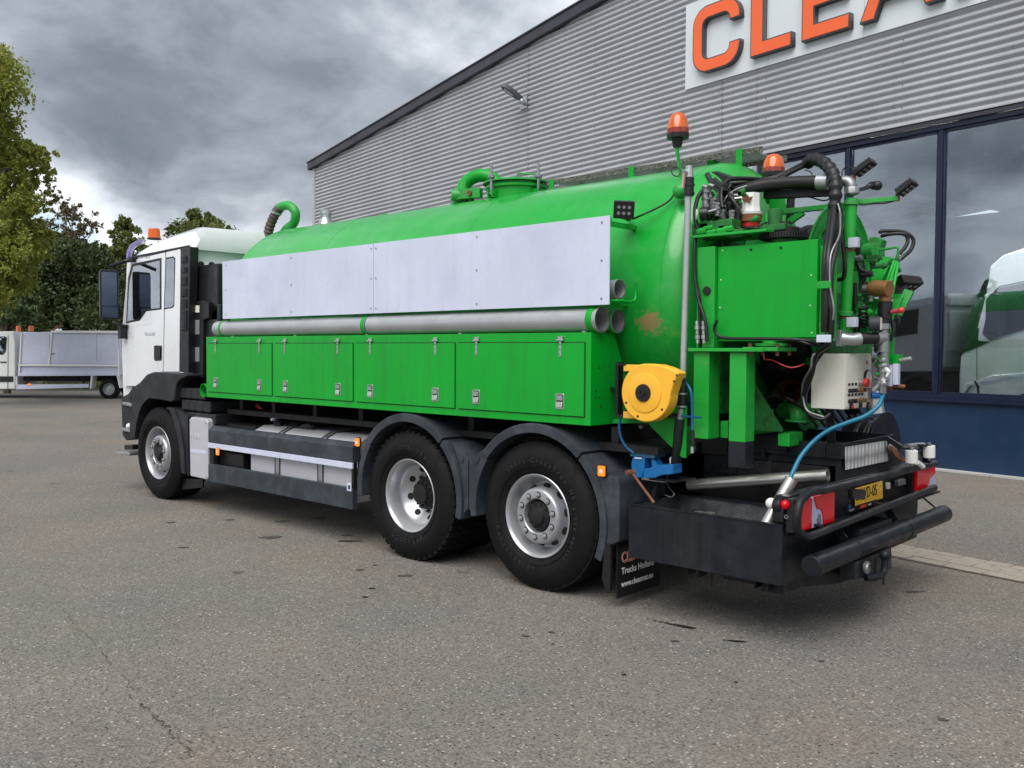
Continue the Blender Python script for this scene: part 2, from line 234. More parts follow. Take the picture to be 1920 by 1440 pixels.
def asphalt():
    m = bpy.data.materials.new('asphalt'); m.use_nodes = True; t, b = nodes_of(m)
    def n(k, **kw):
        x = t.nodes.new(k)
        for a, v in kw.items(): setattr(x, a, v)
        return x
    L = t.links.new; g = n('ShaderNodeNewGeometry')
    def nz(s, d=6, r=0.6, sc=None):
        q = n('ShaderNodeTexNoise'); q.inputs['Scale'].default_value = s; q.inputs['Detail'].default_value = d; q.inputs['Roughness'].default_value = r
        if sc: mp = n('ShaderNodeMapping'); mp.inputs['Scale'].default_value = sc; L(g.outputs['Position'], mp.inputs[0]); L(mp.outputs[0], q.inputs['Vector'])
        else: L(g.outputs['Position'], q.inputs['Vector'])
        return q.outputs[0]
    def rng_(v, a, b_, c=0., d=1.):
        q = n('ShaderNodeMapRange'); L(v, q.inputs[0]); q.inputs[1].default_value = a; q.inputs[2].default_value = b_; q.inputs[3].default_value = c; q.inputs[4].default_value = d; return q.outputs[0]
    def mixc(f, a, c, bt='MIX'):
        q = n('ShaderNodeMix', data_type='RGBA', blend_type=bt)
        for i, v in ((0, f), (6, a), (7, c)):
            if isinstance(v, (int, float)): q.inputs[i].default_value = v
            elif isinstance(v, tuple): q.inputs[i].default_value = (*v, 1)
            else: L(v, q.inputs[i])
        return q.outputs[2]
    base = mixc(rng_(nz(0.55, 5), 0.35, 0.65), (0.150, 0.142, 0.130), (0.184, 0.166, 0.144))
    base = mixc(rng_(nz(0.38, 4), 0.5, 0.68), base, (0.190, 0.156, 0.125))
    base = mixc(rng_(nz(0.5, 4, .5, (1.0, 1.3, 1)), 0.56, 0.72, 0, .7), base, (0.138, 0.142, 0.118))
    base = mixc(rng_(nz(0.25, 6, .6, (0.5, 2.2, 1)), 0.52, 0.75, 0, .5), base, (0.110, 0.107, 0.106))
    v = n('ShaderNodeTexVoronoi'); v.inputs['Scale'].default_value = 95; L(g.outputs['Position'], v.inputs['Vector'])
    sepc = n('ShaderNodeSeparateColor'); L(v.outputs['Color'], sepc.inputs[0])
    base = mixc(1.0, base, rng_(sepc.outputs[0], 0, 1, 0.68, 1.42), 'MULTIPLY')
    v2 = n('ShaderNodeTexVoronoi'); v2.inputs['Scale'].default_value = 60; L(g.outputs['Position'], v2.inputs['Vector'])
    s2 = n('ShaderNodeSeparateColor'); L(v2.outputs['Color'], s2.inputs[0])
    stone = n('ShaderNodeMath', operation='MULTIPLY'); L(rng_(s2.outputs[0], 0.925, 0.935), stone.inputs[0]); L(rng_(v2.outputs['Distance'], 0.42, 0.33), stone.inputs[1])
    base = mixc(stone.outputs[0], base, mixc(s2.outputs[1], (0.36, 0.33, 0.29), (0.52, 0.50, 0.46)))
    pit = n('ShaderNodeMath', operation='MULTIPLY'); L(rng_(s2.outputs[1], 0.93, 0.94), pit.inputs[0]); L(rng_(v2.outputs['Distance'], 0.45, 0.3), pit.inputs[1])
    base = mixc(pit.outputs[0], base, (0.035, 0.032, 0.03))
    sp = nz(2.3, 3, .5); base = mixc(rng_(sp, 0.715, 0.735, 0, .55), base, (0.045, 0.043, 0.042))
    L(base, b.inputs['Base Color']); b.inputs['Roughness'].default_value = 0.85; b.inputs['Specular IOR Level'].default_value = 0.3
    bp = n('ShaderNodeBump'); bp.inputs['Strength'].default_value = 0.55; bp.inputs['Distance'].default_value = 0.006
    add = n('ShaderNodeMath', operation='ADD'); L(v.outputs['Distance'], add.inputs[0]); L(nz(150, 3), add.inputs[1]); L(add.outputs[0], bp.inputs['Height']); L(bp.outputs[0], b.inputs['Normal'])
    return m
M['asphalt'] = asphalt()
M['oil'] = mat('oil_stain', (0.022, 0.020, 0.018), 0.35, var=0.3, vs=30, bump=0.3, bs=120)
M['damp'] = mat('old_stain', (0.060, 0.058, 0.055), 0.8, var=0.3, vs=40, bump=0.4, bs=150)
M['crackm'] = mat('crack_dark', (0.066, 0.060, 0.054), 0.95, rv=0)
M['grass'] = mat('grass', (0.060, 0.085, 0.022), 0.9, var=0.4, vs=2, bump=0.5, bs=30)
def leafmat(name, c1, c2, tr=0.35):
    m = bpy.data.materials.new(name); m.use_nodes = True; t, b = nodes_of(m); g = t.nodes.new('ShaderNodeNewGeometry')
    mx = t.nodes.new('ShaderNodeMix'); mx.data_type = 'RGBA'; mx.inputs[6].default_value = (*c1, 1); mx.inputs[7].default_value = (*c2, 1)
    t.links.new(g.outputs['Random Per Island'], mx.inputs[0]); t.links.new(mx.outputs[2], b.inputs['Base Color'])
    b.inputs['Roughness'].default_value = 0.55
    tl = t.nodes.new('ShaderNodeBsdfTranslucent'); t.links.new(mx.outputs[2], tl.inputs[0]); ms = t.nodes.new('ShaderNodeMixShader'); ms.inputs[0].default_value = tr
    t.links.new(b.outputs[0], ms.inputs[1]); t.links.new(tl.outputs[0], ms.inputs[2]); t.links.new(ms.outputs[0], t.nodes['Material Output'].inputs[0])
    return m
M['leaf_y'] = leafmat('yellow_green_leaf', (0.17, 0.23, 0.035), (0.42, 0.42, 0.085), .5)
M['leaf_d'] = leafmat('dark_green_leaf', (0.028, 0.050, 0.014), (0.085, 0.115, 0.034))
M['leaf_m'] = leafmat('mid_green_leaf', (0.09, 0.13, 0.03), (0.22, 0.24, 0.065), .45)
M['leaf_p'] = leafmat('pale_green_leaf', (0.06, 0.11, 0.035), (0.16, 0.22, 0.09))
M['leaf_r'] = leafmat('reddish_leaf', (0.07, 0.07, 0.025), (0.17, 0.12, 0.055))
# ------------------------------------------------------------------ mesh helpers
def catmull(P, n=6):
    P = [Vector(p) for p in P]
    if len(P) < 3: return P
    Q = [P[0] * 2 - P[1]] + P + [P[-1] * 2 - P[-2]]; o = []
    for i in range(1, len(Q) - 2):
        a, b, c, d = Q[i - 1:i + 3]
        for k in range(n):
            t = k / n; o.append(0.5 * ((2 * b) + (c - a) * t + (2 * a - 5 * b + 4 * c - d) * t * t + (3 * b - a - 3 * c + d) * t ** 3))
    o.append(P[-1]); return o
def fillet(P, r, n=5):      # round the corners of a polyline
    P = [Vector(p) for p in P]; o = [P[0]]
    for i in range(1, len(P) - 1):
        a = (P[i - 1] - P[i]); b = (P[i + 1] - P[i]); q = min(r, a.length * .48, b.length * .48)
        A = P[i] + a.normalized() * q; B = P[i] + b.normalized() * q
        for k in range(n + 1):
            t = k / n; o.append(A * (1 - t) ** 2 + P[i] * 2 * t * (1 - t) + B * t * t)
    o.append(P[-1]); return o
class MB:
    def __init__(s): s.v = []; s.f = []
    def add(s, v, f):
        o = len(s.v); s.v += [tuple(p) for p in v]; s.f += [tuple(i + o for i in q) for q in f]; return s
    def box(s, x0, y0, z0, x1, y1, z1):
        if x0 > x1: x0, x1 = x1, x0
        if y0 > y1: y0, y1 = y1, y0
        if z0 > z1: z0, z1 = z1, z0
        v = [(x, y, z) for z in (z0, z1) for y in (y0, y1) for x in (x0, x1)]
        return s.add(v, [(0, 2, 3, 1), (4, 5, 7, 6), (0, 1, 5, 4), (2, 6, 7, 3), (0, 4, 6, 2), (1, 3, 7, 5)])
    def obox(s, c, ax, ay, az):   # half-axis vectors
        c, ax, ay, az = map(Vector, (c, ax, ay, az))
        if ax.cross(ay).dot(az) < 0: ax = -ax
        v = [c + ax * i + ay * j + az * k for k in (-1, 1) for j in (-1, 1) for i in (-1, 1)]
        return s.add(v, [(0, 2, 3, 1), (4, 5, 7, 6), (0, 1, 5, 4), (2, 6, 7, 3), (0, 4, 6, 2), (1, 3, 7, 5)])
    def beam(s, a, b, w, h, up=(0, 0, 1)):
        a, b = Vector(a), Vector(b); d = b - a; u = Vector(up); l = d.cross(u)
        if l.length < 1e-6: l = d.cross(Vector((1, 0, 0)))
        l.normalize(); u = l.cross(d).normalized()
        return s.obox((a + b) / 2, d / 2, l * w / 2, u * h / 2)
    def prism(s, poly, off):      # poly: 3D points, off: extrusion vector
        P = [Vector(p) for p in poly]; off = Vector(off); n = len(P)
        nn = Vector((0, 0, 0))
        for i in range(n): nn += P[i].cross(P[(i + 1) % n])
        if nn.dot(off) > 0: P = P[::-1]
        v = P + [p + off for p in P]
        f = [tuple(range(n)), tuple(range(2 * n - 1, n - 1, -1))] + [(i, i + n, (i + 1) % n + n, (i + 1) % n) for i in range(n)]
        return s.add(v, f)
    def ring(s, c, u, v, r, n): return [Vector(c) + (Vector(u) * math.cos(2 * math.pi * i / n) + Vector(v) * math.sin(2 * math.pi * i / n)) * r for i in range(n)]
    def cyl(s, a, b, r, r2=None, n=16, caps=True, hollow=0):
        a, b = Vector(a), Vector(b); d = (b - a).normalized(); u = d.orthogonal().normalized(); w_ = d.cross(u); r2 = r if r2 is None else r2
        v = s.ring(a, u, w_, r, n) + s.ring(b, u, w_, r2, n); f = [(i, (i + 1) % n, (i + 1) % n + n, i + n) for i in range(n)]
        if hollow:
            k = 2 * n; v += s.ring(a, u, w_, r - hollow, n) + s.ring(b, u, w_, r2 - hollow, n)
            f += [(i + k, i + n + k, (i + 1) % n + n + k, (i + 1) % n + k) for i in range(n)]
            f += [(i, i + k, (i + 1) % n + k, (i + 1) % n) for i in range(n)] + [(i + n, (i + 1) % n + n, (i + 1) % n + n + k, i + n + k) for i in range(n)]
        elif caps: f += [tuple(range(n - 1, -1, -1)), tuple(range(n, 2 * n))]
        return s.add(v, f)
    def tube(s, P, r, n=10, sm=6, caps=True, rf=None):
        P = catmull(P, sm) if sm else [Vector(p) for p in P]
        vs = []; k = len(P); u = None
        for i in range(k):
            d = (P[min(i + 1, k - 1)] - P[max(i - 1, 0)]).normalized()
            if u is None: u = d.orthogonal().normalized()
            u = (u - d * u.dot(d)).normalized(); w_ = d.cross(u)
            rr = rf(i / (k - 1), i) if rf else r
            vs += s.ring(P[i], u, w_, rr, n)
        f = [(j * n + i, j * n + (i + 1) % n, (j + 1) * n + (i + 1) % n, (j + 1) * n + i) for j in range(k - 1) for i in range(n)]
        if caps: f += [tuple(range(n - 1, -1, -1)), tuple(range((k - 1) * n, k * n))]
        return s.add(vs, f)
    def lathe(s, prof, o, ax, n=32, a0=0.0, a1=2 * math.pi, ref=None):    # prof: (along, radius)
        o = Vector(o); ax = Vector(ax).normalized(); u = Vector(ref).normalized() if ref else ax.orthogonal().normalized(); w_ = ax.cross(u)
        full = abs(a1 - a0 - 2 * math.pi) < 1e-6; m_ = n if full else n + 1; v = []; f = []
        for (t, r) in prof:
            for i in range(m_):
                a = a0 + (a1 - a0) * i / n; v.append(o + ax * t + (u * math.cos(a) + w_ * math.sin(a)) * max(r, 1e-5))
        for j in range(len(prof) - 1):
            for i in range(n):
                i2 = (i + 1) % m_ if full else i + 1
                f.append((j * m_ + i, j * m_ + i2, (j + 1) * m_ + i2, (j + 1) * m_ + i))
        return s.add(v, f)
    def sphere(s, c, r, n=12): 
        return s.lathe([(-r * math.cos(math.pi * i / 8), r * math.sin(math.pi * i / 8)) for i in range(9)], c, (0, 0, 1), n)
    def split(s, name, m, parent=None, **k):      # every loose piece becomes an object of its own
        pr = list(range(len(s.v)))
        def fd(i):
            while pr[i] != i: pr[i] = pr[pr[i]]; i = pr[i]
            return i
        for q in s.f:
            for j in q[1:]: pr[fd(j)] = fd(q[0])
        gs = {}
        for q in s.f: gs.setdefault(fd(q[0]), []).append(q)
        for fs in gs.values():
            ids = sorted({i for q in fs for i in q}); mp = {i: n for n, i in enumerate(ids)}; b = MB(); b.v = [s.v[i] for i in ids]; b.f = [tuple(mp[i] for i in q) for q in fs]; b.build(name, m, parent, **k)
    def build(s, name, m, parent=None, loc=None, bevel=0.0, smooth=35, seg=2, label=None):
        o_ = Vector(loc) if loc is not None else (Vector(parent['o3']) if parent is not None and 'o3' in parent.keys() else Vector((0, 0, 0)))
        me = bpy.data.meshes.new(name); me.from_pydata([tuple(Vector(p) - o_) for p in s.v], [], s.f)
        bm = bmesh.new(); bm.from_mesh(me); bmesh.ops.remove_doubles(bm, verts=bm.verts, dist=1e-5)
        bmesh.ops.recalc_face_normals(bm, faces=bm.faces)
        if bevel > 0:
            ed = [e for e in bm.edges if len(e.link_faces) == 2 and e.calc_face_angle(0) > 0.6]
            bmesh.ops.bevel(bm, geom=ed, offset=bevel, segments=seg, profile=0.5, affect='EDGES', clamp_overlap=True)
        bm.to_mesh(me); bm.free()
        me.materials.append(M[m] if isinstance(m, str) else m)
        if smooth:
            me.shade_smooth(); me.set_sharp_from_angle(angle=math.radians(smooth))
        o = bpy.data.objects.new(name, me); COL.objects.link(o); o['o3'] = tuple(o_)
        if bevel > 0 and smooth:
            wn = o.modifiers.new('weighted_normal', 'WEIGHTED_NORMAL'); wn.mode = 'FACE_AREA'; wn.weight = 100; wn.keep_sharp = True
        if parent is not None:
            o.parent = parent; pl = Vector(parent['o3']); o.location = o_ - pl
        else: o.location = o_
        if label: o['label'] = label
        return o
def empty(name, loc, label, cat, group=None):
    o = bpy.data.objects.new(name, None); COL.objects.link(o); o.location = loc; o['o3'] = tuple(loc); o['label'] = label; o['category'] = cat
    o.empty_display_size = 0.2
    if group: o['group'] = group
    return o
def tag(o, label=None, cat=None, group=None, kind=None):
    for k, v in (('label', label), ('category', cat), ('group', group), ('kind', kind)):
        if v: o[k] = v
    return o
def mesh_from_curve(cu, name, m, parent, mw, label=None):
    ob = bpy.data.objects.new(name, cu); COL.objects.link(ob); dg = bpy.context.evaluated_depsgraph_get()
    me = bpy.data.meshes.new_from_object(ob.evaluated_get(dg)); COL.objects.unlink(ob); bpy.data.objects.remove(ob)
    me.name = name; pl = Vector(parent['o3']) if parent is not None else Vector((0, 0, 0))
    me.transform(Matrix.Translation(-pl) @ mw); me.materials.clear(); me.materials.append(M[m])
    o = bpy.data.objects.new(name, me); COL.objects.link(o); o['o3'] = tuple(pl); o.parent = parent
    if label: o['label'] = label
    return o
def frame_mat(o, r, u):
    r, u = Vector(r).normalized(), Vector(u).normalized(); n_ = r.cross(u); mm = Matrix((r, u, n_)).transposed().to_4x4(); mm.translation = Vector(o); return mm
def text(name, s, size, o, r, u, m, parent, ext=0.001, sx=1.0, bold=0.0, align='LEFT', label=None):
    cu = bpy.data.curves.new(name, 'FONT'); cu.body = s; cu.size = size; cu.extrude = ext; cu.offset = bold; cu.align_x = align; cu.resolution_u = 3
    return mesh_from_curve(cu, name, m, parent, frame_mat(o, r, u) @ Matrix.Diagonal((sx, 1, 1, 1)), label)
def ring_text(name, s, rad, ang, step, size, c, m, parent, y, up_out=True):   # lettering round a wheel, seen from -Y
    vs = []; fs = []
    for i, ch in enumerate(s):
        if ch == ' ': continue
        a = math.radians(ang - step * i)
        cu = bpy.data.curves.new('t', 'FONT'); cu.body = ch; cu.size = size; cu.extrude = 0.0022; cu.offset = 0.0008; cu.align_x = 'CENTER'; cu.resolution_u = 2
        ob = bpy.data.objects.new('t', cu); COL.objects.link(ob); dg = bpy.context.evaluated_depsgraph_get(); me = bpy.data.meshes.new_from_object(ob.evaluated_get(dg)); COL.objects.unlink(ob)
        rad_v = Vector((math.cos(a), 0, math.sin(a))); tan = Vector((math.sin(a), 0, -math.cos(a)))
        if not up_out: rad_v2, tan2 = -rad_v, -tan
        else: rad_v2, tan2 = rad_v, tan
        mw = frame_mat(Vector(c) + rad_v * rad + Vector((0, y - c[1], 0)), tan2, rad_v2)
        o0 = len(vs); vs += [tuple(mw @ q.co) for q in me.vertices]; fs += [tuple(k + o0 for k in p.vertices) for p in me.polygons]
    b = MB(); b.v = vs; b.f = fs
    o = b.build(name, m, parent, smooth=0); o['kind'] = 'stuff'; return o
def rrect(x0, y0, x1, y1, r, n=4):     # rounded rectangle, 2D
    o = []
    for cx_, cy_, a in ((x1 - r, y1 - r, 0), (x0 + r, y1 - r, 90), (x0 + r, y0 + r, 180), (x1 - r, y0 + r, 270)):
        for k in range(n + 1):
            t = math.radians(a + 90 * k / n); o.append((cx_ + r * math.cos(t), cy_ + r * math.sin(t)))
    return o
# ================================================================== ground
g = MB(); S = 400
xs = [-S, -60, -20, -8, 0, 8, 40, S]
g.add([(x, y, 0) for y in xs for x in xs], [(j * 8 + i, j * 8 + i + 1, (j + 1) * 8 + i + 1, (j + 1) * 8 + i) for j in range(7) for i in range(7)])
tag(g.build('asphalt_yard', 'asphalt', smooth=0), kind='structure')
def strip(name, pts, wd, z, m, jit=0.0, parent=None, kind='structure'):
    b = MB(); P = [Vector((p[0], p[1], 0)) for p in pts]; v = []
    for i, p in enumerate(P):
        d = (P[min(i + 1, len(P) - 1)] - P[max(i - 1, 0)]).normalized(); nn = Vector((-d.y, d.x, 0)); q = wd * (1 + jit * (random.random() - .5)) * (0.25 if i in (0, len(P) - 1) else 1)
        v += [(p + nn * q / 2) + Vector((0, 0, z)), (p - nn * q / 2) + Vector((0, 0, z))]
    b.add(v, [(2 * i, 2 * i + 1, 2 * i + 3, 2 * i + 2) for i in range(len(P) - 1)])
    o = b.build(name, m, smooth=0); tag(o, kind=kind); return o
# crack running across the near yard
ck = [(35, 1025), (60, 1060), (100, 1110), (125, 1150), (150, 1180), (180, 1212), (205, 1245), (225, 1262), (245, 1290), (262, 1308), (280, 1335), (300, 1350), (322, 1380), (345, 1400), (358, 1420), (376, 1450)]
P = [at(x, y, z=0) for x, y in ck]; Q = []
for a, b in zip(P, P[1:]):
    for k in range(9):
        t = k / 9; q = a.lerp(b, t); Q.append((q.x + random.gauss(0, .010), q.y + random.gauss(0, .010)))
for i in range(0, len(Q) - 12, 7):
    if i > len(Q) * .12 and (random.random() < .72 or i > len(Q) * .7): strip('ground_crack', Q[i:i + random.randint(6, 9)], 0.0055 if i > len(Q) * .6 else .003, 0.004, 'crackm', 1.6)
def blob(name, px, py, rx, ry, m, seed=0, lab=None):
    c = at(px, py, z=0); rr = random.Random(seed); v = [(c.x, c.y, 0.004)]; n_ = 26
    ph = [rr.random() * 6.28 for _ in range(5)]
    for i in range(n_):
        a = 2 * math.pi * i / n_; k = 1 + .16 * math.sin(2 * a + ph[0]) + .13 * math.sin(3 * a + ph[1]) + .09 * math.sin(5 * a + ph[2]) + .07 * math.sin(8 * a + ph[3])
        q = CR * (rx * k * math.cos(a)) + Vector((CF.x, CF.y, 0)).normalized() * (ry * k * math.sin(a)); v.append((c.x + q.x, c.y + q.y, 0.004))
    b = MB(); b.add(v, [(0, 1 + i, 1 + (i + 1) % n_) for i in range(n_)]); o = b.build(name, m, smooth=0); tag(o, kind='structure'); return o
for i, (x, y, rx, ry, m) in enumerate([(507, 1008, .11, .055, 'damp'), (343, 1027, .04, .03, 'damp'), (528, 978, .07, .04, 'damp'), (600, 972, .06, .05, 'damp'), (655, 1015, .10, .03, 'oil'), (650, 1004, .06, .02, 'damp'),
        (675, 1069, .035, .025, 'damp'), (697, 1104, .022, .02, 'oil'), (684, 1120, .02, .02, 'oil'), (703, 1060, .02, .02, 'damp'), (985, 1193, .024, .02, 'damp'), (1034, 1186, .022, .02, 'damp'), (1037, 1208, .01, .012, 'damp'),
        (1266, 1203, .022, .02, 'damp'), (1170, 1266, .012, .012, 'oil'), (1380, 1280, .01, .01, 'oil'), (1768, 1350, .022, .02, 'damp'), (1485, 1133, .03, .012, 'damp'),
        (355, 1018, .02, .01, 'damp'), (320, 980, .05, .03, 'damp'), (430, 975, .05, .03, 'damp'), (760, 1080, .05, .03, 'damp'), (1714, 1110, .07, .02, 'damp'), (1540, 1240, .02, .012, 'damp')]):
    blob('ground_stain', x, y, rx, ry, m, i)
def streak(px0, py0, px1, py1, n_, m, seed):
    rr = random.Random(seed)
    for k in range(n_):
        t = (k + .5) / n_; t2 = t ** 0.8; blob('ground_stain', px0 + (px1 - px0) * t2, py0 + (py1 - py0) * t2, .006 + .03 * t2, .004 + .011 * t2, m, seed + k)
streak(1205, 1160, 1300, 1179, 9, 'oil', 50); streak(1350, 1200, 1392, 1204, 4, 'oil', 70)
# grass verge and bank beyond the yard
cD = Vector((CF.x, CF.y, 0)).normalized(); cR = Vector((CR.x, CR.y, 0)).normalized()
def far(px, dist, z=0):      # point on the ground at a distance along the view
    q = Vector((CAMP.x, CAMP.y, 0)) + cD * dist + cR * ((px - 960) / FPX * dist); return Vector((q.x, q.y, z))
b = MB(); b.add([far(-900, 38, .004), far(900, 38, .004), far(900, 120, .004), far(-900, 120, .004)], [(0, 1, 2, 3)])
tag(b.build('grass_verge', 'grass', smooth=0), kind='structure')
b = MB(); b.add([far(-900, 36.2, .008), far(900, 36.2, .008), far(900, 38, .06), far(-900, 38, .06)], [(0, 1, 2, 3)])
tag(b.build('verge_edge', 'joint', smooth=0), kind='structure')
# grass blades at the verge
bl = MB(); vs = []; fs = []
for k in range(9000):
    p = far(rng.uniform(-300, 500), 37.0 + rng.uniform(0, 1) ** 2 * 6, .02); h = rng.uniform(.12, .45); a = rng.uniform(0, 6.28); d = Vector((math.cos(a), math.sin(a), 0)) * .05; tpt = Vector((rng.normal(0, .08), rng.normal(0, .08), h))
    o = len(vs); vs += [p - d, p + d, p + tpt]; fs.append((o, o + 1, o + 2))
bl.v = [tuple(q) for q in vs]; bl.f = fs; tag(bl.build('tall_grass', 'leaf_m', smooth=0), 'tall grass along the far edge of the yard', 'grass', kind='stuff')
# ================================================================== warehouse
WY = 0.17506; P0 = Vector((-4.395, 7.851, 0)); WU = Vector((-math.cos(WY), math.sin(WY), 0)); WN = Vector((-math.sin(WY), -math.cos(WY), 0))
def wp(s, z, d=0.0): return P0 + WU * s + WN * d + Vector((0, 0, z))
def wbox(b, s0, s1, z0, z1, d0, d1): 
    return b.obox(wp((s0 + s1) / 2, (z0 + z1) / 2, (d0 + d1) / 2), WU * (s1 - s0) / 2, WN * (d1 - d0) / 2, Vector((0, 0, (z1 - z0) / 2)))
bld = empty('warehouse', P0, 'long grey corrugated metal warehouse with dark sloping roof edge and navy window band', 'building')
def roofz(s): return 7.62 + (20.7 - s) * .0914 if s > -2 else 7.62 + 22.7 * .0914 - (-2 - s) * .0914
def clad(s0, s1, z0):
    b = MB(); ns = max(2, int((s1 - s0) / .5)); pitch = .111; nz = int((10.2 - z0) / pitch * 8); v = []; f = []
    for j in range(nz + 1):
        zq = z0 + j * pitch / 8; ph = 2 * math.pi * zq / pitch; d = .052 - .040 * (.5 - .5 * math.cos(ph)) ** 2.0
        for i in range(ns + 1):
            s_ = s0 + (s1 - s0) * i / ns; v.append(wp(s_, min(zq, roofz(s_)), d))
    f = [(j * (ns + 1) + i, j * (ns + 1) + i + 1, (j + 1) * (ns + 1) + i + 1, (j + 1) * (ns + 1) + i) for j in range(nz) for i in range(ns)]
    f = [q for q in f if v[q[0]].z < v[q[3]].z - 1e-6 or v[q[1]].z < v[q[2]].z - 1e-6]
    b.add(v, f); b.build('cladding_sheet', 'clad', bld, smooth=50)
clad(15.045, 20.7, .25); clad(9.545, 15.035, .25); clad(3.965, 9.535, .25); clad(3.21, 3.955, .25)
clad(-1.60, 3.205, 5.09); clad(-7.2, -1.61, 5.09); clad(-12.8, -7.21, 5.09)
# screws along the purlins
b = MB()
for s_ in [19.4, 17.0, 14.6, 12.2, 9.6, 7.3, 4.9, 4.02, 3.0, .55, -1.9, -4.3]:
    z_ = 5.2 if s_ < 3.2 else .4
    k = int(z_ / .333)
    while k * .333 < roofz(s_) - .3:
        q = k * .333 + .0277
        if not (6.5 < q < 8.12 and s_ < 4.85): b.cyl(wp(s_, q, .054), wp(s_, q, .064), .008, n=6)
        k += 1
b.build('cladding_screws', 'roofm', bld)['kind'] = 'stuff'
b = MB(); wbox(b, -14, 20.62, 0, 5.0, -.30, -.1) if False else None
wbox(b, 3.2, 20.62, 0.02, 7.5, -.25, 0.012); b.build('wall', 'inner', bld)
b = MB(); wbox(b, -13, 3.2, 5.05, 8.9, -.25, .012); b.build('wall', 'inner', bld)
b = MB()  # gable infill above the wall blocks
b.prism([wp(20.62, 7.5, .010), wp(20.62, 7.56, .010), wp(-2, 9.62, .010), wp(-13, 8.6, .010), wp(-13, 7.5, .010)], -WN * .2); b.build('gable_wall', 'inner', bld)
b = MB(); wbox(b, 20.62, 20.86, 0.02, 7.6, -30, -.02); b.build('side_wall', 'clad', bld)
b = MB(); wbox(b, 20.66, 20.84, 0.25, 7.64, -.05, .075); b.build('corner_trim', 'clad', bld, bevel=.01)
def rslab(sa, sb, name, t0, t1, d0, d1, m):
    b = MB(); za, zb = roofz(sa) + .22, roofz(sb) + .22
    b.prism([wp(sa, za - t0, d0), wp(sb, zb - t0, d0), wp(sb, zb - t1, d0), wp(sa, za - t1, d0)], WN * (d1 - d0)); b.build(name, m, bld, bevel=.008, seg=1)
rslab(21.0, -2, 'roof_fascia', 0, .25, .02, .16, 'roofm'); rslab(21.02, -2, 'roof_trim', -.015, .03, .02, .185, 'roofm'); rslab(-2, -14, 'roof_fascia', 0, .25, .02, .16, 'roofm')
rslab(21.0, -2, 'roof', .02, .24, -30, .01, 'roofm'); rslab(-2, -14, 'roof', .02, .24, -30, .01, 'roofm')
b = MB(); wbox(b, -13, 3.2, 5.0, 5.04, -9, -.26); b.build('ceiling', 'inner', bld)
b = MB(); wbox(b, -13, 7, .004, .02, -9, -.02); b.build('showroom_floor', 'floor', bld)
b = MB(); wbox(b, -13, 7, .02, 5, -9.2, -9); b.build('back_wall', 'inner', bld); b = MB(); wbox(b, 7, 7.2, .02, 5, -9, -.26); b.build('partition', 'inner', bld); b = MB(); wbox(b, -13.2, -13, .02, 5, -9, 0); b.build('partition', 'inner', bld)
lm = mat('lit_lamp', (1, 1, 1), .5, rv=0); lm.node_tree.nodes['Principled BSDF'].inputs['Emission Color'].default_value = (1, .98, .94, 1); lm.node_tree.nodes['Principled BSDF'].inputs['Emission Strength'].default_value = 70; M['litlamp'] = lm
for s_ in (.6, -1.4, -3.4):
    b = MB(); wbox(b, s_ - .7, s_ + .7, 4.978, 4.998, -.34, -.262); b.build('ceiling_lamp', 'litlamp', bld)
# navy base, sill, posts, head flashing
b = MB(); wbox(b, -13, 3.12, .03, 1.0, -.1, .03); b.build('base_panel', 'navy', bld)
b = MB(); wbox(b, -13, 3.2, 1.0, 1.035, -.1, .09); wbox(b, -13, 3.2, 1.035, 1.105, -.1, .05); b.build('window_sill', 'navyf', bld, bevel=.004)
b = MB(); wbox(b, 3.03, 3.2, .03, 1.0, -.1, .05); wbox(b, 3.03, 3.2, 1.108, 5.0, -.1, .05); b.build('corner_post', 'navyf', bld, bevel=.004)
b = MB(); wbox(b, -13, 3.2, 5.005, 5.06, -.1, .075); b.build('head_flashing', 'roofm', bld, bevel=.004)
b = MB(); wbox(b, -13, 3.03, 4.93, 5.0, -.1, .04); b.build('head_rail', 'navyf', bld, bevel=.004)
jm = [2.95, 1.447, -.04, -1.55, -3.05, -4.55, -6.05, -7.55, -9.05]
for i in range(len(jm) - 1):
    a, c = jm[i] - .036, jm[i + 1] + .036
    fr = MB(); wbox(fr, c - .004, c + .03, 1.107, 4.928, -.05, .012); wbox(fr, a - .03, a + .004, 1.107, 4.928, -.05, .012); wbox(fr, c + .03, a - .03, 4.885, 4.928, -.05, .012); wbox(fr, c + .03, a - .03, 1.107, 1.14, -.05, .012)
    fo = fr.build('window_frame', 'navyf', bld, bevel=.003)
    p_ = MB(); wbox(p_, c + .028, a - .028, 1.135, 4.89, -.022, -.010); p_.build('window_pane', 'pane', fo, smooth=0)
for s_ in jm:
    b = MB(); wbox(b, s_ - .034, s_ + .034, 1.108, 4.928, -.06, .03); b.build('mullion', 'navyf', bld, bevel=.004)
# kerb slabs at the foot of the wall
for k in range(16):
    b = MB(); s1 = 3.1 - k * 1.0; wbox(b, s1 - .992, s1, .002, .035, .032, .145); b.build('kerb_slab', 'kerb', bld, bevel=.004)
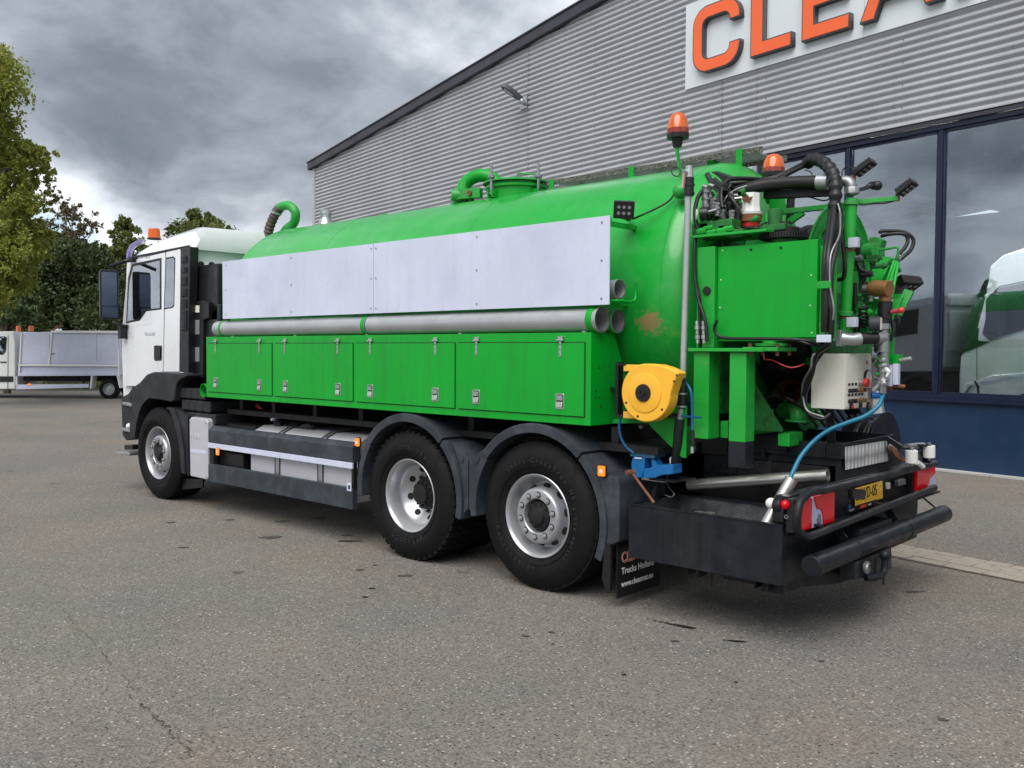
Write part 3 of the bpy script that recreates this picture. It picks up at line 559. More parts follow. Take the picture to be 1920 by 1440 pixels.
# small white tag on base panel
# sign
sg = empty('roof_sign', wp(0, 7.3, .06), 'white fascia sign with big raised orange letters high on the warehouse wall', 'sign')
b = MB(); wbox(b, -8.5, 4.80, 6.56, 8.10, .056, .085); b.build('board', 'signw', sg, bevel=.003)
for s_ in (2.95, 1.18, -.6, -2.4):
    b = MB(); wbox(b, s_ - .002, s_ + .002, 6.562, 8.098, .0852, .0856); b.build('board_joint', 'signg', sg)
LH, LB, ST = 1.18, 6.73, .235
def Cshape(w):
    r = .34; ri = .13; o = []
    def arc(cx_, cy_, rr, a0, a1, n=8): return [(cx_ + rr * math.cos(math.radians(a0 + (a1 - a0) * i / n)), cy_ + rr * math.sin(math.radians(a0 + (a1 - a0) * i / n))) for i in range(n + 1)]
    tl = .40   # terminal height
    o += [(w, LH - tl)] + arc(w - r, LH - r, r, 0, 90) + arc(r, LH - r, r, 90, 180) + arc(r, r, r, 180, 270) + arc(w - r, r, r, 270, 360) + [(w, tl)]
    o += [(w - ST, tl)] + arc(w - ST - ri, ST + ri, ri, 360, 270) + arc(ST + ri, ST + ri, ri, 270, 180) + arc(ST + ri, LH - ST - ri, ri, 180, 90) + arc(w - ST - ri, LH - ST - ri, ri, 90, 0) + [(w - ST, LH - tl)]
    return [o]
E_ = lambda w: [[(0, 0), (w, 0), (w, ST), (ST, ST), (ST, .50), (w * .93, .50), (w * .93, .70), (ST, .70), (ST, LH - ST), (w, LH - ST), (w, LH), (0, LH)]]
L_ = lambda w: [[(0, 0), (w, 0), (w, ST), (ST + .03, ST), (ST + .03, LH), (0, LH)]]
def A_(w): return [[(0, 0), (.25, 0), (.345, .26), (w - .345, .26), (w - .25, 0), (w, 0), (w / 2 + .15, LH), (w / 2 - .15, LH)], [(.42, .46), (w / 2, LH - .25), (w - .42, .46)]]
N_ = lambda w: [[(0, 0), (ST, 0), (ST, .80), (w - ST, 0), (w, 0), (w, LH), (w - ST, LH), (w - ST, .40), (ST, LH), (0, LH)]]
M_ = lambda w: [[(0, 0), (ST, 0), (ST, .75), (w / 2, .20), (w - ST, .75), (w - ST, 0), (w, 0), (w, LH), (w - ST, LH), (w / 2, .62), (ST, LH), (0, LH)]]
T_ = lambda w: [[(w / 2 - ST / 2, 0), (w / 2 + ST / 2, 0), (w / 2 + ST / 2, LH - ST), (w, LH - ST), (w, LH), (0, LH), (0, LH - ST), (w / 2 - ST / 2, LH - ST)]]
def letter(loops, s, par):
    for nm, off, e, d, m in (('letter', 0, .055, .140, 'signg'), ('letter_face', -.022, .004, .199, 'orange')):
        cu = bpy.data.curves.new(nm, 'CURVE'); cu.dimensions = '2D'; cu.fill_mode = 'BOTH'; cu.extrude = e; cu.offset = off
        for L in loops:
            sp = cu.splines.new('POLY'); sp.points.add(len(L) - 1); sp.use_cyclic_u = True
            for i, q in enumerate(L): sp.points[i].co = (q[0], q[1], 0, 1)
        o = mesh_from_curve(cu, nm, m, par, frame_mat(wp(s, LB, d), -WU, (0, 0, 1)))
        par = o if nm == 'letter' else par
for fn, s_, w_ in ((Cshape, 4.53, 1.07), (L_, 3.24, .83), (E_, 2.22, .865), (A_, 1.19, 1.29), (N_, -.27, 1.10), (M_, -1.57, 1.32), (A_, -3.06, 1.29), (T_, -4.5, 1.05)):
    letter(fn(w_), s_, sg)
# wall lamp
wl = empty('wall_lamp', wp(9.68, 7.35, .06), 'grey floodlight arm fixed high on the corrugated wall, left of the sign', 'lamp')
b = MB(); wbox(b, 9.55, 9.80, 7.22, 7.50, .06, .085); b.build('bracket_plate', 'alu', wl, bevel=.005)
b = MB(); b.cyl(wp(9.62, 7.33, .08), wp(9.55, 7.34, .22), .05, n=10); b.sphere(wp(9.55, 7.34, .22), .07, 10); b.build('arm', 'alu', wl)
b = MB(); a_, c_ = wp(9.56, 7.36, .24), wp(9.72, 7.64, .66); dd = (c_ - a_).normalized(); sd_ = dd.cross(Vector((0, 0, 1))).normalized(); up_ = sd_.cross(dd)
v = []
for t, wd in ((0, .05), (.15, .06), (.35, .11), (.6, .13), (.85, .11), (1.0, .05)):
    q = a_.lerp(c_, t); v += [q + sd_ * wd - up_ * .02, q - sd_ * wd - up_ * .02, q - sd_ * wd * .7 + up_ * .09, q + sd_ * wd * .7 + up_ * .09]
f = [(4 * i + k, 4 * i + (k + 1) % 4, 4 * i + 4 + (k + 1) % 4, 4 * i + 4 + k) for i in range(5) for k in range(4)] + [(0, 3, 2, 1), (20, 21, 22, 23)]
b.add(v, f); b.build('lamp_head', 'signg', wl, bevel=.008)
b = MB(); b.obox(a_.lerp(c_, .62) - up_ * .024, dd * .12, sd_ * .07, up_ * .004); b.build('lamp_glass', 'grille', wl)
# ================================================================== gutter of pavers between the two asphalt fields
ga = at(1658, 1017, z=0); gb = at(1920, 1064, z=0); gd = -WU; gn = WN            # gd to the right, gn towards the camera
gut = empty('paver_gutter', ga, 'shallow gutter strip of worn brick pavers crossing the asphalt behind the truck', 'gutter')
gut['kind'] = 'structure'; del gut['category'], gut['label']
def gp(s, t, z): return ga + gd * s + gn * t + Vector((0, 0, z))
b = MB(); b.add([gp(-14, -.02, .003), gp(12, -.02, .003), gp(12, .52, .003), gp(-14, .52, .003)], [(0, 1, 2, 3)]); b.build('gutter_bed', 'joint', gut)
b = MB(); b.add([gp(-14, -.035, .005), gp(12, -.035, .005), gp(12, -.012, .005), gp(-14, -.012, .005)], [(0, 1, 2, 3)]); b.build('gutter_seam', 'crackm', gut)
def paver(w_, h_, nm):
    b = MB(); b.box(-w_ / 2, -h_ / 2, -.02, w_ / 2, h_ / 2, .013); o = b.build(nm, 'paver', None, loc=(0, 0, 0), bevel=.004, seg=1); COL.objects.unlink(o); return o
proto = paver(.195, .098, 'paver'); protob = paver(.30, .135, 'edge_stone')
yaw = math.atan2(gd.y, gd.x)
def putp(pr, s, t):
    o = pr.copy(); COL.objects.link(o); o.parent = gut; q = gp(s, t, -.004 + random.uniform(0, .005)) - ga; o.location = q; o.rotation_euler = (random.gauss(0, .008), random.gauss(0, .008), yaw + random.gauss(0, .012))
for r in range(3):
    for k in range(-14, 22): putp(proto, k * .205 + (.1 if r % 2 else 0), .05 + r * .108)
for k in range(-9, 15): putp(protob, k * .31, .41)
# ================================================================== background trees
def leaves(name, clumps, n_, size, m, parent, depth=1.0):
    ctr = []; tot = sum(c[1] ** 2 for c in clumps)
    for c, r in clumps:
        k = max(20, int(n_ * r * r / tot)); d = rng.normal(size=(k, 3)); d /= np.linalg.norm(d, axis=1)[:, None]
        # sub clusters give a ragged outline
        nc = max(6, k // 45); cc = rng.normal(size=(nc, 3)); cc /= np.linalg.norm(cc, axis=1)[:, None]; cc *= (rng.uniform(.45, 1.12, (nc, 1)))
        idx = rng.integers(0, nc, k); pts = cc[idx] + d * rng.uniform(0, .30, (k, 1)) ; ctr.append(np.array(c) + pts * r * np.array([1, 1, .92]))
    C_ = np.concatenate(ctr); k = len(C_)
    a = rng.normal(size=(k, 3)); a /= np.linalg.norm(a, axis=1)[:, None]; t = rng.normal(size=(k, 3)); b_ = np.cross(a, t); b_ /= np.linalg.norm(b_, axis=1)[:, None]
    sz = (size * rng.uniform(.55, 1.35, k))[:, None]
    v = np.stack([C_ - a * sz, C_ + b_ * sz * .55, C_ + a * sz, C_ - b_ * sz * .55], 1).reshape(-1, 3) - np.array(parent['o3'])
    me = bpy.data.meshes.new(name); me.vertices.add(4 * k); me.vertices.foreach_set('co', v.astype(np.float32).ravel()); me.loops.add(4 * k); me.loops.foreach_set('vertex_index', np.arange(4 * k, dtype=np.int32))
    me.polygons.add(k); me.polygons.foreach_set('loop_start', np.arange(0, 4 * k, 4, dtype=np.int32)); me.polygons.foreach_set('loop_total', np.full(k, 4, dtype=np.int32)); me.update(); me.validate()
    me.materials.append(M[m]); o = bpy.data.objects.new(name, me); COL.objects.link(o); o.parent = parent; return o
def tree(label, basepx, dist, clumps, n_, size, m, cat='tree', group=None, trunk_r=.22, nm='tree', layers=3):
    base = far(basepx, dist); t = empty(nm, base, label, cat, group)
    cl = []
    for px, py, r in clumps:
        rm = r / FPX * dist
        for k in range(layers):
            dd_ = dist + rng.uniform(-1.2, 1.2) * rm * 1.5; q = Vector(CAMP) + (CF + CR * ((px - 960) / FPX) - CU * ((py - 720) / FPX)) * dd_
            cl.append(((q.x + rng.normal(0, .15) * rm, q.y + rng.normal(0, .15) * rm, max(q.z + rng.normal(0, .1) * rm, rm * .8)), rm * rng.uniform(.8, 1.0)))
    leaves('crown', cl, n_, size, m, t)
    top = max(c[0][2] for c in cl); b = MB(); mid = [base + Vector((rng.normal(0, .1), rng.normal(0, .1), top * k / 5)) for k in range(5)]
    b.tube(mid, trunk_r, 8, 3, rf=lambda t_, i: trunk_r * (1 - .75 * t_)); 
    b.build('trunk', 'trunk', t)
    for (c, r) in cl[::max(1, len(cl) // 10)]:
        b = MB(); s0 = mid[min(4, 1 + int(c[2] / top * 3))]; c = Vector(c); mm_ = s0.lerp(c, .5) + Vector((0, 0, .25 * r)); b.tube([s0, mm_, c], .06, 6, 3, rf=lambda t_, i: trunk_r * .38 * (1 - .85 * t_)); b.build('limb', 'trunk', t)
    return t
tree('tall maple with yellow green leaves at the left edge of the yard', -60, 27, [(-60, 170, 90), (-8, 105, 22), (12, 110, 16), (-10, 175, 22), (-5, 215, 30), (12, 240, 16), (5, 285, 40), (45, 290, 32), (78, 300, 26), (92, 322, 14), (40, 340, 40), (0, 370, 50), (50, 390, 42), (78, 430, 22), (30, 450, 50), (60, 480, 30), (-20, 480, 60), (20, 520, 45), (-50, 320, 90), (-60, 440, 80), (-30, 560, 60)], 85000, .062, 'leaf_y', trunk_r=.35)
tree('pale leaved low tree hanging over the far white tipper truck', 10, 34, [(5, 560, 34), (35, 565, 26), (50, 585, 20), (15, 590, 30), (-20, 580, 40), (62, 560, 10)], 9000, .11, 'leaf_p', trunk_r=.15)
tree('sparse reddish tree between the maple and the dark evergreens', 140, 54, [(110, 385, 26), (135, 400, 26), (160, 420, 26), (120, 430, 34), (180, 425, 14), (95, 360, 16), (150, 450, 34), (125, 470, 40), (165, 480, 34), (110, 505, 40)], 9000, .09, 'leaf_r', trunk_r=.12)
tree('broad dark green tree in front of the sparse reddish one', 130, 47, [(90, 480, 50), (135, 495, 50), (175, 510, 46), (60, 540, 50), (110, 560, 55), (160, 575, 50), (205, 560, 46), (225, 590, 40), (185, 480, 20), (20, 560, 50), (-20, 560, 50), (60, 600, 40)], 70000, .10, 'leaf_d', trunk_r=.3)
tree('slender mid green tree just left of the white cab', 240, 52, [(235, 425, 22), (215, 440, 16), (250, 440, 20), (240, 470, 34), (210, 480, 24), (265, 480, 28), (232, 415, 12), (222, 510, 36), (260, 520, 36), (240, 560, 40)], 22000, .10, 'leaf_m', trunk_r=.2)
tree('rounded green tree showing over the white cab roof', 375, 60, [(362, 400, 15), (385, 412, 20), (345, 425, 18), (405, 425, 16), (325, 432, 12), (425, 433, 12), (370, 432, 26), (436, 436, 8), (375, 470, 60)], 20000, .11, 'leaf_m', trunk_r=.25)
# evergreen hedge mass at the yard's far edge
hg = empty('evergreen_hedge', far(120, 44), 'dark dense hedge running behind the far white tipper truck', 'hedge')
hc = []
for k in range(60):
    q = far(-420 + k * 16 + rng.normal(0, 6), 44 + rng.uniform(-1, 1)); hc.append(((q.x, q.y, rng.uniform(.5, 3.2)), rng.uniform(1.0, 1.6)))
leaves('foliage', hc, 45000, .11, 'leaf_d', hg)
# low wood on the horizon all round, so the yard does not end in bare sky
wd = empty('far_wood', (0, 0, 0), None or 'low wood on the horizon', 'trees'); hc = []
for k in range(420):
    a = 2 * math.pi * k / 420 + rng.normal(0, .01); r = rng.uniform(88, 130); hc.append(((r * math.cos(a), r * math.sin(a), rng.uniform(1, 4.0)), rng.uniform(2.2, 4.2)))
o = leaves('far_wood', hc, 60000, .45, 'leaf_d', wd); o.parent = None; bpy.data.objects.remove(wd); tag(o, 'low dark wood on the horizon all round the yard', 'wood', kind='stuff')
# ================================================================== the tanker truck
SY = -1.25
T = empty('suction_tanker_truck', (-6.5, 0, 0), 'big green and white suction tanker truck with silver hose pipes along its side', 'truck')
def hexnut(b, c, ax, r, h):
    c = Vector(c); b.cyl(c, c + Vector(ax) * h, r, n=6)
def wheel(x, y, kind, side=-1, R=.525, txt=None):
    """side=-1: outer face towards -Y"""
    s = side; c = (x, y, R); ax = (0, s, 0)
    e = bpy.data.objects.new('wheel', None); COL.objects.link(e); e.parent = T; e.location = Vector(c) - Vector(T['o3']); e['o3'] = c
    W = .30 if kind != 'super' else .37
    k = R / .525
    prof = [(-.02, .292), (.012, .300), (.034, .325), (.052, .370), (.058, .405), (.052, .440), (.034, .475), (.020, .496), (.006, .5135), (-.022, .5215 * k)]
    gr = [-.062, -.116, -.172, -.226] if kind != 'super' else [-.07, -.13, -.19, -.25, -.30]
    for g0 in gr: prof += [(g0 + .009, .524 * k), (g0 + .006, .512 * k), (g0 - .006, .512 * k), (g0 - .009, .524 * k)]
    prof += [(-W + .03, .5215 * k), (-W + .002, .5135), (-W - .03, .475), (-W - .05, .42), (-W - .04, .34), (-W, .30), (-W + .02, .292)]
    b = MB(); b.lathe(prof, c, ax, 72)
    # sidewall ribs
    for r_ in (.345, .352): b.lathe([(.040, r_ - .003), (.0455 if r_ < .35 else .048, r_), (.040, r_ + .004)], c, ax, 72)
    b.build('tyre', 'tyre', e, smooth=28)
    lug = MB(); n_ = 46
    for i in range(n_):
        a = 2 * math.pi * i / n_
        for side_t, tw in ((-.005, .030), (-W + .005, .03)):
            rr = .514 * k; cc = Vector(c) + Vector((math.cos(a) * rr, s * (side_t - .012), math.sin(a) * rr)); ra = Vector((math.cos(a), 0, math.sin(a))); ta = Vector((-math.sin(a), 0, math.cos(a)))
            if kind == 'drive' : lug.obox(cc, ra * .0145, ta * .022, Vector((0, tw, 0)))
            elif kind == 'steer': lug.obox(cc + ra * -.002, ra * .0105, ta * .030, Vector((0, .016, 0)))
            else: lug.obox(cc + ra * -.0035, ra * .0105, ta * .031, Vector((0, .016, 0)))
        if kind == 'drive':
            for q in (-.10, -.15, -.20):
                a2 = a + (.05 if q == -.15 else 0); cc = Vector(c) + Vector((math.cos(a2) * .520, s * q, math.sin(a2) * .520)); ra = Vector((math.cos(a2), 0, math.sin(a2))); ta = Vector((-math.sin(a2), 0, math.cos(a2))); lug.obox(cc, ra * .012, ta * .024, Vector((0, .021, 0)))
    lg = lug.build('tread_lugs', 'tyre', e, bevel=0); lg['kind'] = 'stuff'
    # rim
    b = MB()
    if kind == 'drive':    # deep dished outer wheel of a pair
        b.lathe([(.012, .292), (.022, .302), (.026, .296), (.020, .286), (.004, .276), (-.03, .268), (-.05, .262), (-.085, .257), (-.105, .250), (-.120, .238), (-.132, .228), (-.160, .198), (-.185, .168), (-.192, .155), (-.194, .138)], c, ax, 64)
        b.lathe([(-.194, .138), (-.24, .137)], c, ax, 48)
        hub = MB(); hub.lathe([(-.24, .137), (-.16, .134), (-.150, .118), (-.125, .108), (-.120, .085), (-.085, .078), (-.08, .0)], c, ax, 32)
        for i in range(12):
            a = 2 * math.pi * i / 12; hub.cyl(Vector(c) + Vector((math.cos(a) * .098, s * -.125, math.sin(a) * .098)), Vector(c) + Vector((math.cos(a) * .098, s * -.105, math.sin(a) * .098)), .009, n=6)
        for i in range(10):
            a = 2 * math.pi * (i + .5) / 10; hub.cyl(Vector(c) + Vector((math.cos(a) * .150, s * -.195, math.sin(a) * .150)), Vector(c) + Vector((math.cos(a) * .150, s * -.168, math.sin(a) * .150)), .012, n=6)
        hub.build('hub', 'grime', e)
        holes, hz, hr, hs = 8, -.160, .198, .0265
    else:
        b.lathe([(.014, .290), (.024, .302), (.029, .296), (.022, .285), (.004, .276), (-.035, .266), (-.06, .258), (-.075, .250), (-.085, .238), (-.080, .222), (-.055, .208), (-.015, .203), (.010, .198), (.022, .188), (.024, .178), (.024, .128), (.018, .122), (-.03, .118), (-.04, .112)], c, ax, 64)
        hub = MB(); hub.lathe([(-.035, .116), (-.01, .108), (.006, .098), (.010, .082), (.012, .070), (.034, .062), (.040, .03), (.041, .0)], c, ax, 32)
        for i in range(10):
            a = 2 * math.pi * i / 10; hub.cyl(Vector(c) + Vector((math.cos(a) * .088, s * .006, math.sin(a) * .088)), Vector(c) + Vector((math.cos(a) * .088, s * .018, math.sin(a) * .088)), .008, n=6)
        hub.build('hub', 'grime', e)
        nb = MB(); rb = MB()
        for i in range(10):
            a = 2 * math.pi * (i + .35) / 10; q = Vector(c) + Vector((math.cos(a) * .153, s * .024, math.sin(a) * .153))
            rb.cyl(q, q + Vector((0, s * .002, 0)), .0235, n=16); nb.cyl(q, q + Vector((0, s * .010, 0)), .0175, n=14); nb.cyl(q + Vector((0, s * .010, 0)), q + Vector((0, s * .024, 0)), .0125, .0105, n=6)
        rb.build('nut_seats', 'dark', e)['kind'] = 'stuff'
        nb.build('wheel_nuts', 'rim', e)['kind'] = 'stuff'
        holes, hz, hr, hs = 10, -.058, .2135, .020
    b.build('rim', 'rim', e, smooth=40)
    hb = MB()
    for i in range(holes):
        a = 2 * math.pi * (i + .3) / holes; ra = Vector((math.cos(a), 0, math.sin(a))); ta = Vector((-math.sin(a), 0, math.cos(a)))
        q = Vector(c) + ra * hr + Vector((0, s * hz, 0))
        nrm = (ra * -.64 + Vector((0, s, 0)) * .77).normalized() if kind == 'drive' else (ra * .86 + Vector((0, s, 0)) * .5).normalized()
        u_ = ta; v_ = nrm.cross(u_); ww = .030
        ringp = [q + u_ * math.cos(2 * math.pi * j / 18) * ww + v_ * math.sin(2 * math.pi * j / 18) * hs for j in range(18)]
        hb.prism([p - nrm * .02 for p in ringp], nrm * (.0225 if kind == 'drive' else .030))
    hb.build('hand_holes', 'dark', e)['kind'] = 'stuff'
    if txt:
        for (st, rad, ang, stp, sz, uo) in txt: ring_text('tyre_lettering', st, rad, ang, stp, sz, c, 'tyre_mark', e, y + s * .0568, uo)
    return e
YW = -1.20
wheel(-9.91, YW, 'steer', txt=[('AEOLUS', .385, 112, 9.5, .062, True), ('315/80R22.5', .40, 300, -5.2, .034, False)])
wheel(-5.575, YW, 'drive', txt=[('GOODYEAR', .385, 245, -8.0, .055, False), ('OMNITRAC', .385, 100, 7.5, .05, True)])
wheel(-4.20, YW, 'super', R=.535, txt=[('Conti CrossTrac HS', .385, 128, 6.0, .05, True), ('Continental', .385, 200, -7, .05, False), ('315/80 R22.5', .39, 318, -5.2, .04, False)])
for x, k in ((-9.91, 'steer'), (-5.575, 'drive'), (-4.20, 'super')):
    wheel(x, -YW, k, side=1, R=.535 if k == 'super' else .525)
# inner tyres of the drive pair and axles
b = MB()
for s in (-1, 1):
    b.lathe([(0, .3), (.03, .34), (.04, .42), (.02, .5), (-.02, .522), (-.26, .522), (-.3, .48), (-.3, .3)], (-5.575, s * .84, .525), (0, s, 0), 48)
b.split('inner_tyre', 'tyre', T)
for x in (-9.91, -5.575, -4.20):
    b = MB(); b.cyl((x, -.9, .52), (x, .9, .52), .075, n=12); b.lathe([(-.2, .08), (-.15, .2), (.15, .2), (.2, .08)], (x, .05, .54), (0, 1, 0), 16); b.build('axle', 'grime', T)
# chassis
for s in (-1, 1):
    b = MB(); b.box(-11.0, s * .36, .72, -2.36, s * .43, .99); b.build('frame_rail', 'grime', T, bevel=.006, seg=1)
for x in (-10.6, -9.2, -8.0, -6.9, -6.2, -4.9, -3.6, -2.9):
    b = MB(); b.box(x - .05, -.359, .75, x + .05, .359, .95); b.build('cross_member', 'grime', T)
b = MB(); b.box(-11.0, -.5, .45, -9.2, .5, 1.25); b.box(-9.2, -.28, .55, -7.4, .28, 1.0); b.cyl((-7.4, 0, .72), (-5.7, 0, .6), .06); b.build('engine_and_gearbox', 'grime', T, bevel=.03)
b = MB(); b.box(-8.7, -1.05, 1.03, -3.3, 1.05, 1.08); b.box(-8.7, -.5, 1.0, -3.1, .5, 1.22)
for x in (-8.5, -7.9, -7.2, -6.5, -5.9, -5.1, -4.4, -3.7): b.box(x, -1.02, 1.08, x + .06, 1.02, 1.19)
b.build('subframe', 'grime', T)
b = MB()
for y, z, r in ((-.62, .93, .02), (-.68, .98, .012), (-.55, .86, .016), (-.74, .90, .010)): b.tube([(-8.9, y, z), (-8, y + .03, z - .03), (-7, y - .02, z + .02), (-6.3, y, z)], r, 8, 5)
b.split('chassis_line', 'hose', T)
for x0 in (-7.0, -7.7):
    b = MB(); b.cyl((x0 - .3, -.62, .74), (x0 + .25, -.62, .74), .1, n=16); b.build('air_tank', 'grime', T, bevel=.01)
# ---- tank
TZ, TR = 2.14, .953
def ell(n_, depth, sgn, x0): return [(x0 + sgn * depth * math.sin(math.pi / 2 * i / n_), TR * math.cos(math.pi / 2 * i / n_) ** .62) for i in range(1, n_ + 1)]
prof = [(x, r) for x, r in ell(14, .40, -1, -8.80)][::-1] + [(-8.80, TR)] + [(-8.7 + .25 * k, TR) for k in range(21)] + [(-3.36, TR)]
prof += ell(14, .34, 1, -3.36)
b = MB(); b.lathe(prof, (0, 0, TZ), (1, 0, 0), 128, ref=(0, 0, 1)); tank = b.build('tank', 'tank', T, smooth=50)
for xs_ in (-8.80, -7.35, -5.35, -3.36):
    b = MB(); b.lathe([(-.007, TR - .002), (-.004, TR + .0025), (.004, TR + .0025), (.007, TR - .002)], (xs_, 0, TZ), (1, 0, 0), 128); b.build('weld_seam', 'tank', tank)
# saddle plates and gussets under the tank
b = MB()
for x in (-8.2, -6.6, -5.2, -3.8): b.prism([(x, -.85, 1.22), (x, .85, 1.22), (x, .98, 1.9), (x, .8, 1.7), (x, -.8, 1.7), (x, -.98, 1.9)], (.02, 0, 0))
b.split('saddle_plate', 'green', T)
# side sheets on stand-offs
for a, c in ((-8.425, -6.002), (-5.996, -3.558)):
    b = MB(); b.box(a, SY - .003, 2.018, c, SY + .006, 2.60); b.build('side_sheet', 'film', T, bevel=.001, seg=1)
b = MB(); b.box(-8.42, SY + .008, 2.56, -3.57, SY + .035, 2.59); b.box(-8.42, SY + .008, 2.02, -3.57, SY + .035, 2.045)
for x in (-8.3, -7.2, -6.0, -4.8, -3.65): b.box(x, SY + .036, 2.55, x + .03, -.80, 2.58); b.box(x, SY + .036, 2.02, x + .03, -.85, 2.045)
b.split('sheet_bracket', 'green', T)
b = MB()
for x in (-8.36, -7.2, -6.03, -5.965, -4.78, -3.62):
    for z in (2.06, 2.31, 2.56): b.cyl((x, SY - .003, z), (x, SY - .007, z), .007, n=8)
b.build('sheet_rivets', 'fitting', T)['kind'] = 'stuff'
# ---- storage bin with four doors
bin_ = MB(); z0, z1 = 1.210, 1.838; bx0, bx1 = -8.765, -3.705
bin_.prism([(bx0, SY, z0), (bx0, SY, z1), (bx0, -.985, z1), (bx0, -.80, 1.44), (bx0, -.80, z0)], (bx1 - bx0, 0, 0))
bo = bin_.build('storage_bin', 'green', T, bevel=.004)
def pxx(px): return at(px, 700, y=SY).x
doors = [(391, 511), (516, 663), (669, 854), (860.5, 1097)]
for a, c in doors:
    xa, xc = pxx(a), pxx(c); d_ = MB(); d_.box(xa - .004, SY - .0015, z0 + .052, xc + .004, SY + .004, z1 - .064); d_.build('door_gap', 'dark', bo)
    d_ = MB(); d_.box(xa + .003, SY - .010, z0 + .059, xc - .003, SY + .003, z1 - .071); d_.build('bin_door', 'green', bo, bevel=.003)
for px in (406, 488, 536, 635, 696, 818, 895, 1052):
    x = pxx(px); h = MB()
    h.box(x - .022, SY - .016, z1 - .055, x + .022, SY - .002, z1 - .025); h.cyl((x - .028, SY - .018, z1 - .052), (x + .028, SY - .018, z1 - .052), .008, n=10); h.box(x - .011, SY - .016, z1 - .165, x + .011, SY - .0095, z1 - .055)
    h.build('hinge', 'alu', bo, bevel=.002, seg=1)
    h = MB()
    for q in (.080, .115, .150): h.cyl((x, SY - .016, z1 - q), (x, SY - .020, z1 - q), .0055, n=8)
    h.build('hinge_bolts', 'fitting', bo)['kind'] = 'stuff'
for px in (406, 488, 537, 635.5, 696, 818, 895, 1052):
    x = pxx(px); zc_ = z0 + .155; P_ = rrect(-.038, -.055, .038, .055, .012)
    l = MB(); l.prism([(x + u, SY - .010, zc_ + v) for u, v in P_], (0, -.004, 0)); lo = l.build('latch', 'alu', bo, bevel=.0015, seg=1)
    l = MB(); l.prism([(x + u * .78, SY - .0142, zc_ + .002 + v * .80) for u, v in rrect(-.038, -.055, .038, .055, .008)], (0, -.001, 0)); l.build('latch_recess', 'dark', bo)
    l = MB(); l.obox((x, SY - .019, zc_ - .022), (.026, 0, 0), (0, .002, .019), (0, .0035, 0)); l.build('latch_handle', 'steel', bo, bevel=.001, seg=1)
    l = MB(); l.obox((x, SY - .0160, zc_ + .024), (.026, 0, 0), (0, .0, .017), (0, .0012, 0)); l.cyl((x + .012, SY - .0175, zc_ + .024), (x + .012, SY - .020, zc_ + .024), .006, n=10); l.build('latch_lock', 'alu', bo)
b = MB()   # slanting lower flange near the reel and small bolts in end plate
for px, py in ((1123, 690), (1116.5, 733), (1123, 745), (1125, 762), (1116, 744)):
    q = at(px, py, x=bx1); b.cyl(q, q + Vector((.004, 0, 0)), .006, n=8)
b.build('end_plate_holes', 'dark', T)
b = MB(); b.prism([(bx1 + .001, -1.0, 1.212), (bx1 + .26, -.92, 1.225), (bx1 + .26, -.80, 1.225), (bx1 + .001, -.80, 1.212)], (0, 0, .03)); b.build('bin_flange', 'green', T, bevel=.003)
b = MB(); b.cyl((-8.845, -1.245, 1.275), (-8.835, -.9, 1.275), .072, n=28, hollow=.005); b.build('stub_pipe', 'green', T)
# ---- suction pipes lying on the bin top, each a thing of its own
def spipe(x0, x1, y, z, r, lab, grp, bands, loc=None):
    e = empty('suction_pipe', (x1, y, z - r), lab, 'pipe', grp)
    b = MB(); b.cyl((x0, y, z), (x1, y, z), r, n=40, hollow=.006); b.build('pipe_body', 'galv', e, smooth=40)
    for xb, w_, dr in bands:
        b = MB(); b.lathe([(0, r + .0005), (0, r + dr), (w_ * .3, r + dr + .003), (w_ * .7, r + dr + .003), (w_, r + dr), (w_, r + .0005)], (xb, y, z), (1, 0, 0), 40); b.build('pipe_band', 'green', e)
    b = MB(); b.lathe([(-.014, r - .006), (-.014, r + .004), (0, r + .004), (0, r - .007)], (x1, y, z), (1, 0, 0), 40); b.build('pipe_mouth', 'galv', e)
    return e
RP = .083
spipe(-6.095, -3.66, SY + .065, 1.838 + RP + .003, RP, 'rear half of the front grey suction pipe, with a green collar above the yellow reel', 'grey suction pipes carried along the tank', [(-3.745, .05, .004)])
spipe(-8.62, -6.105, SY + .065, 1.838 + RP + .001, RP - .002, 'front half of the long grey suction pipe, running to the white cab', 'grey suction pipes carried along the tank', [(-8.50, .035, .003), (-6.16, .05, .006)])
spipe(-8.4, -3.655, SY + .235, 1.838 + RP - .003, RP - .006, 'second grey suction pipe with green mouth behind the front one', 'grey suction pipes carried along the tank', [(-3.70, .042, .007)])
spipe(-6.5, -3.56, -1.13, 2.125, .064, 'upper thin grey pipe whose open end shows beside the white side sheet', 'grey suction pipes carried along the tank', [])
b = MB()
for x in (-8.3, -7.2, -6.14, -5.0, -3.8): b.box(x, SY + .02, 1.8385, x + .03, -.93, 1.846)
b.split('pipe_rest', 'galv', T)
b = MB(); b.tube([(-3.52, -1.20, 2.045), (-3.50, -1.06, 2.045), (-3.50, -1.03, 2.10), (-3.50, -1.04, 2.17)], .010, 8, 4); b.tube([(-3.60, -1.2, 2.045), (-3.52, -1.2, 2.045)], .010, 8, 0); b.build('pipe_hook', 'green', T)
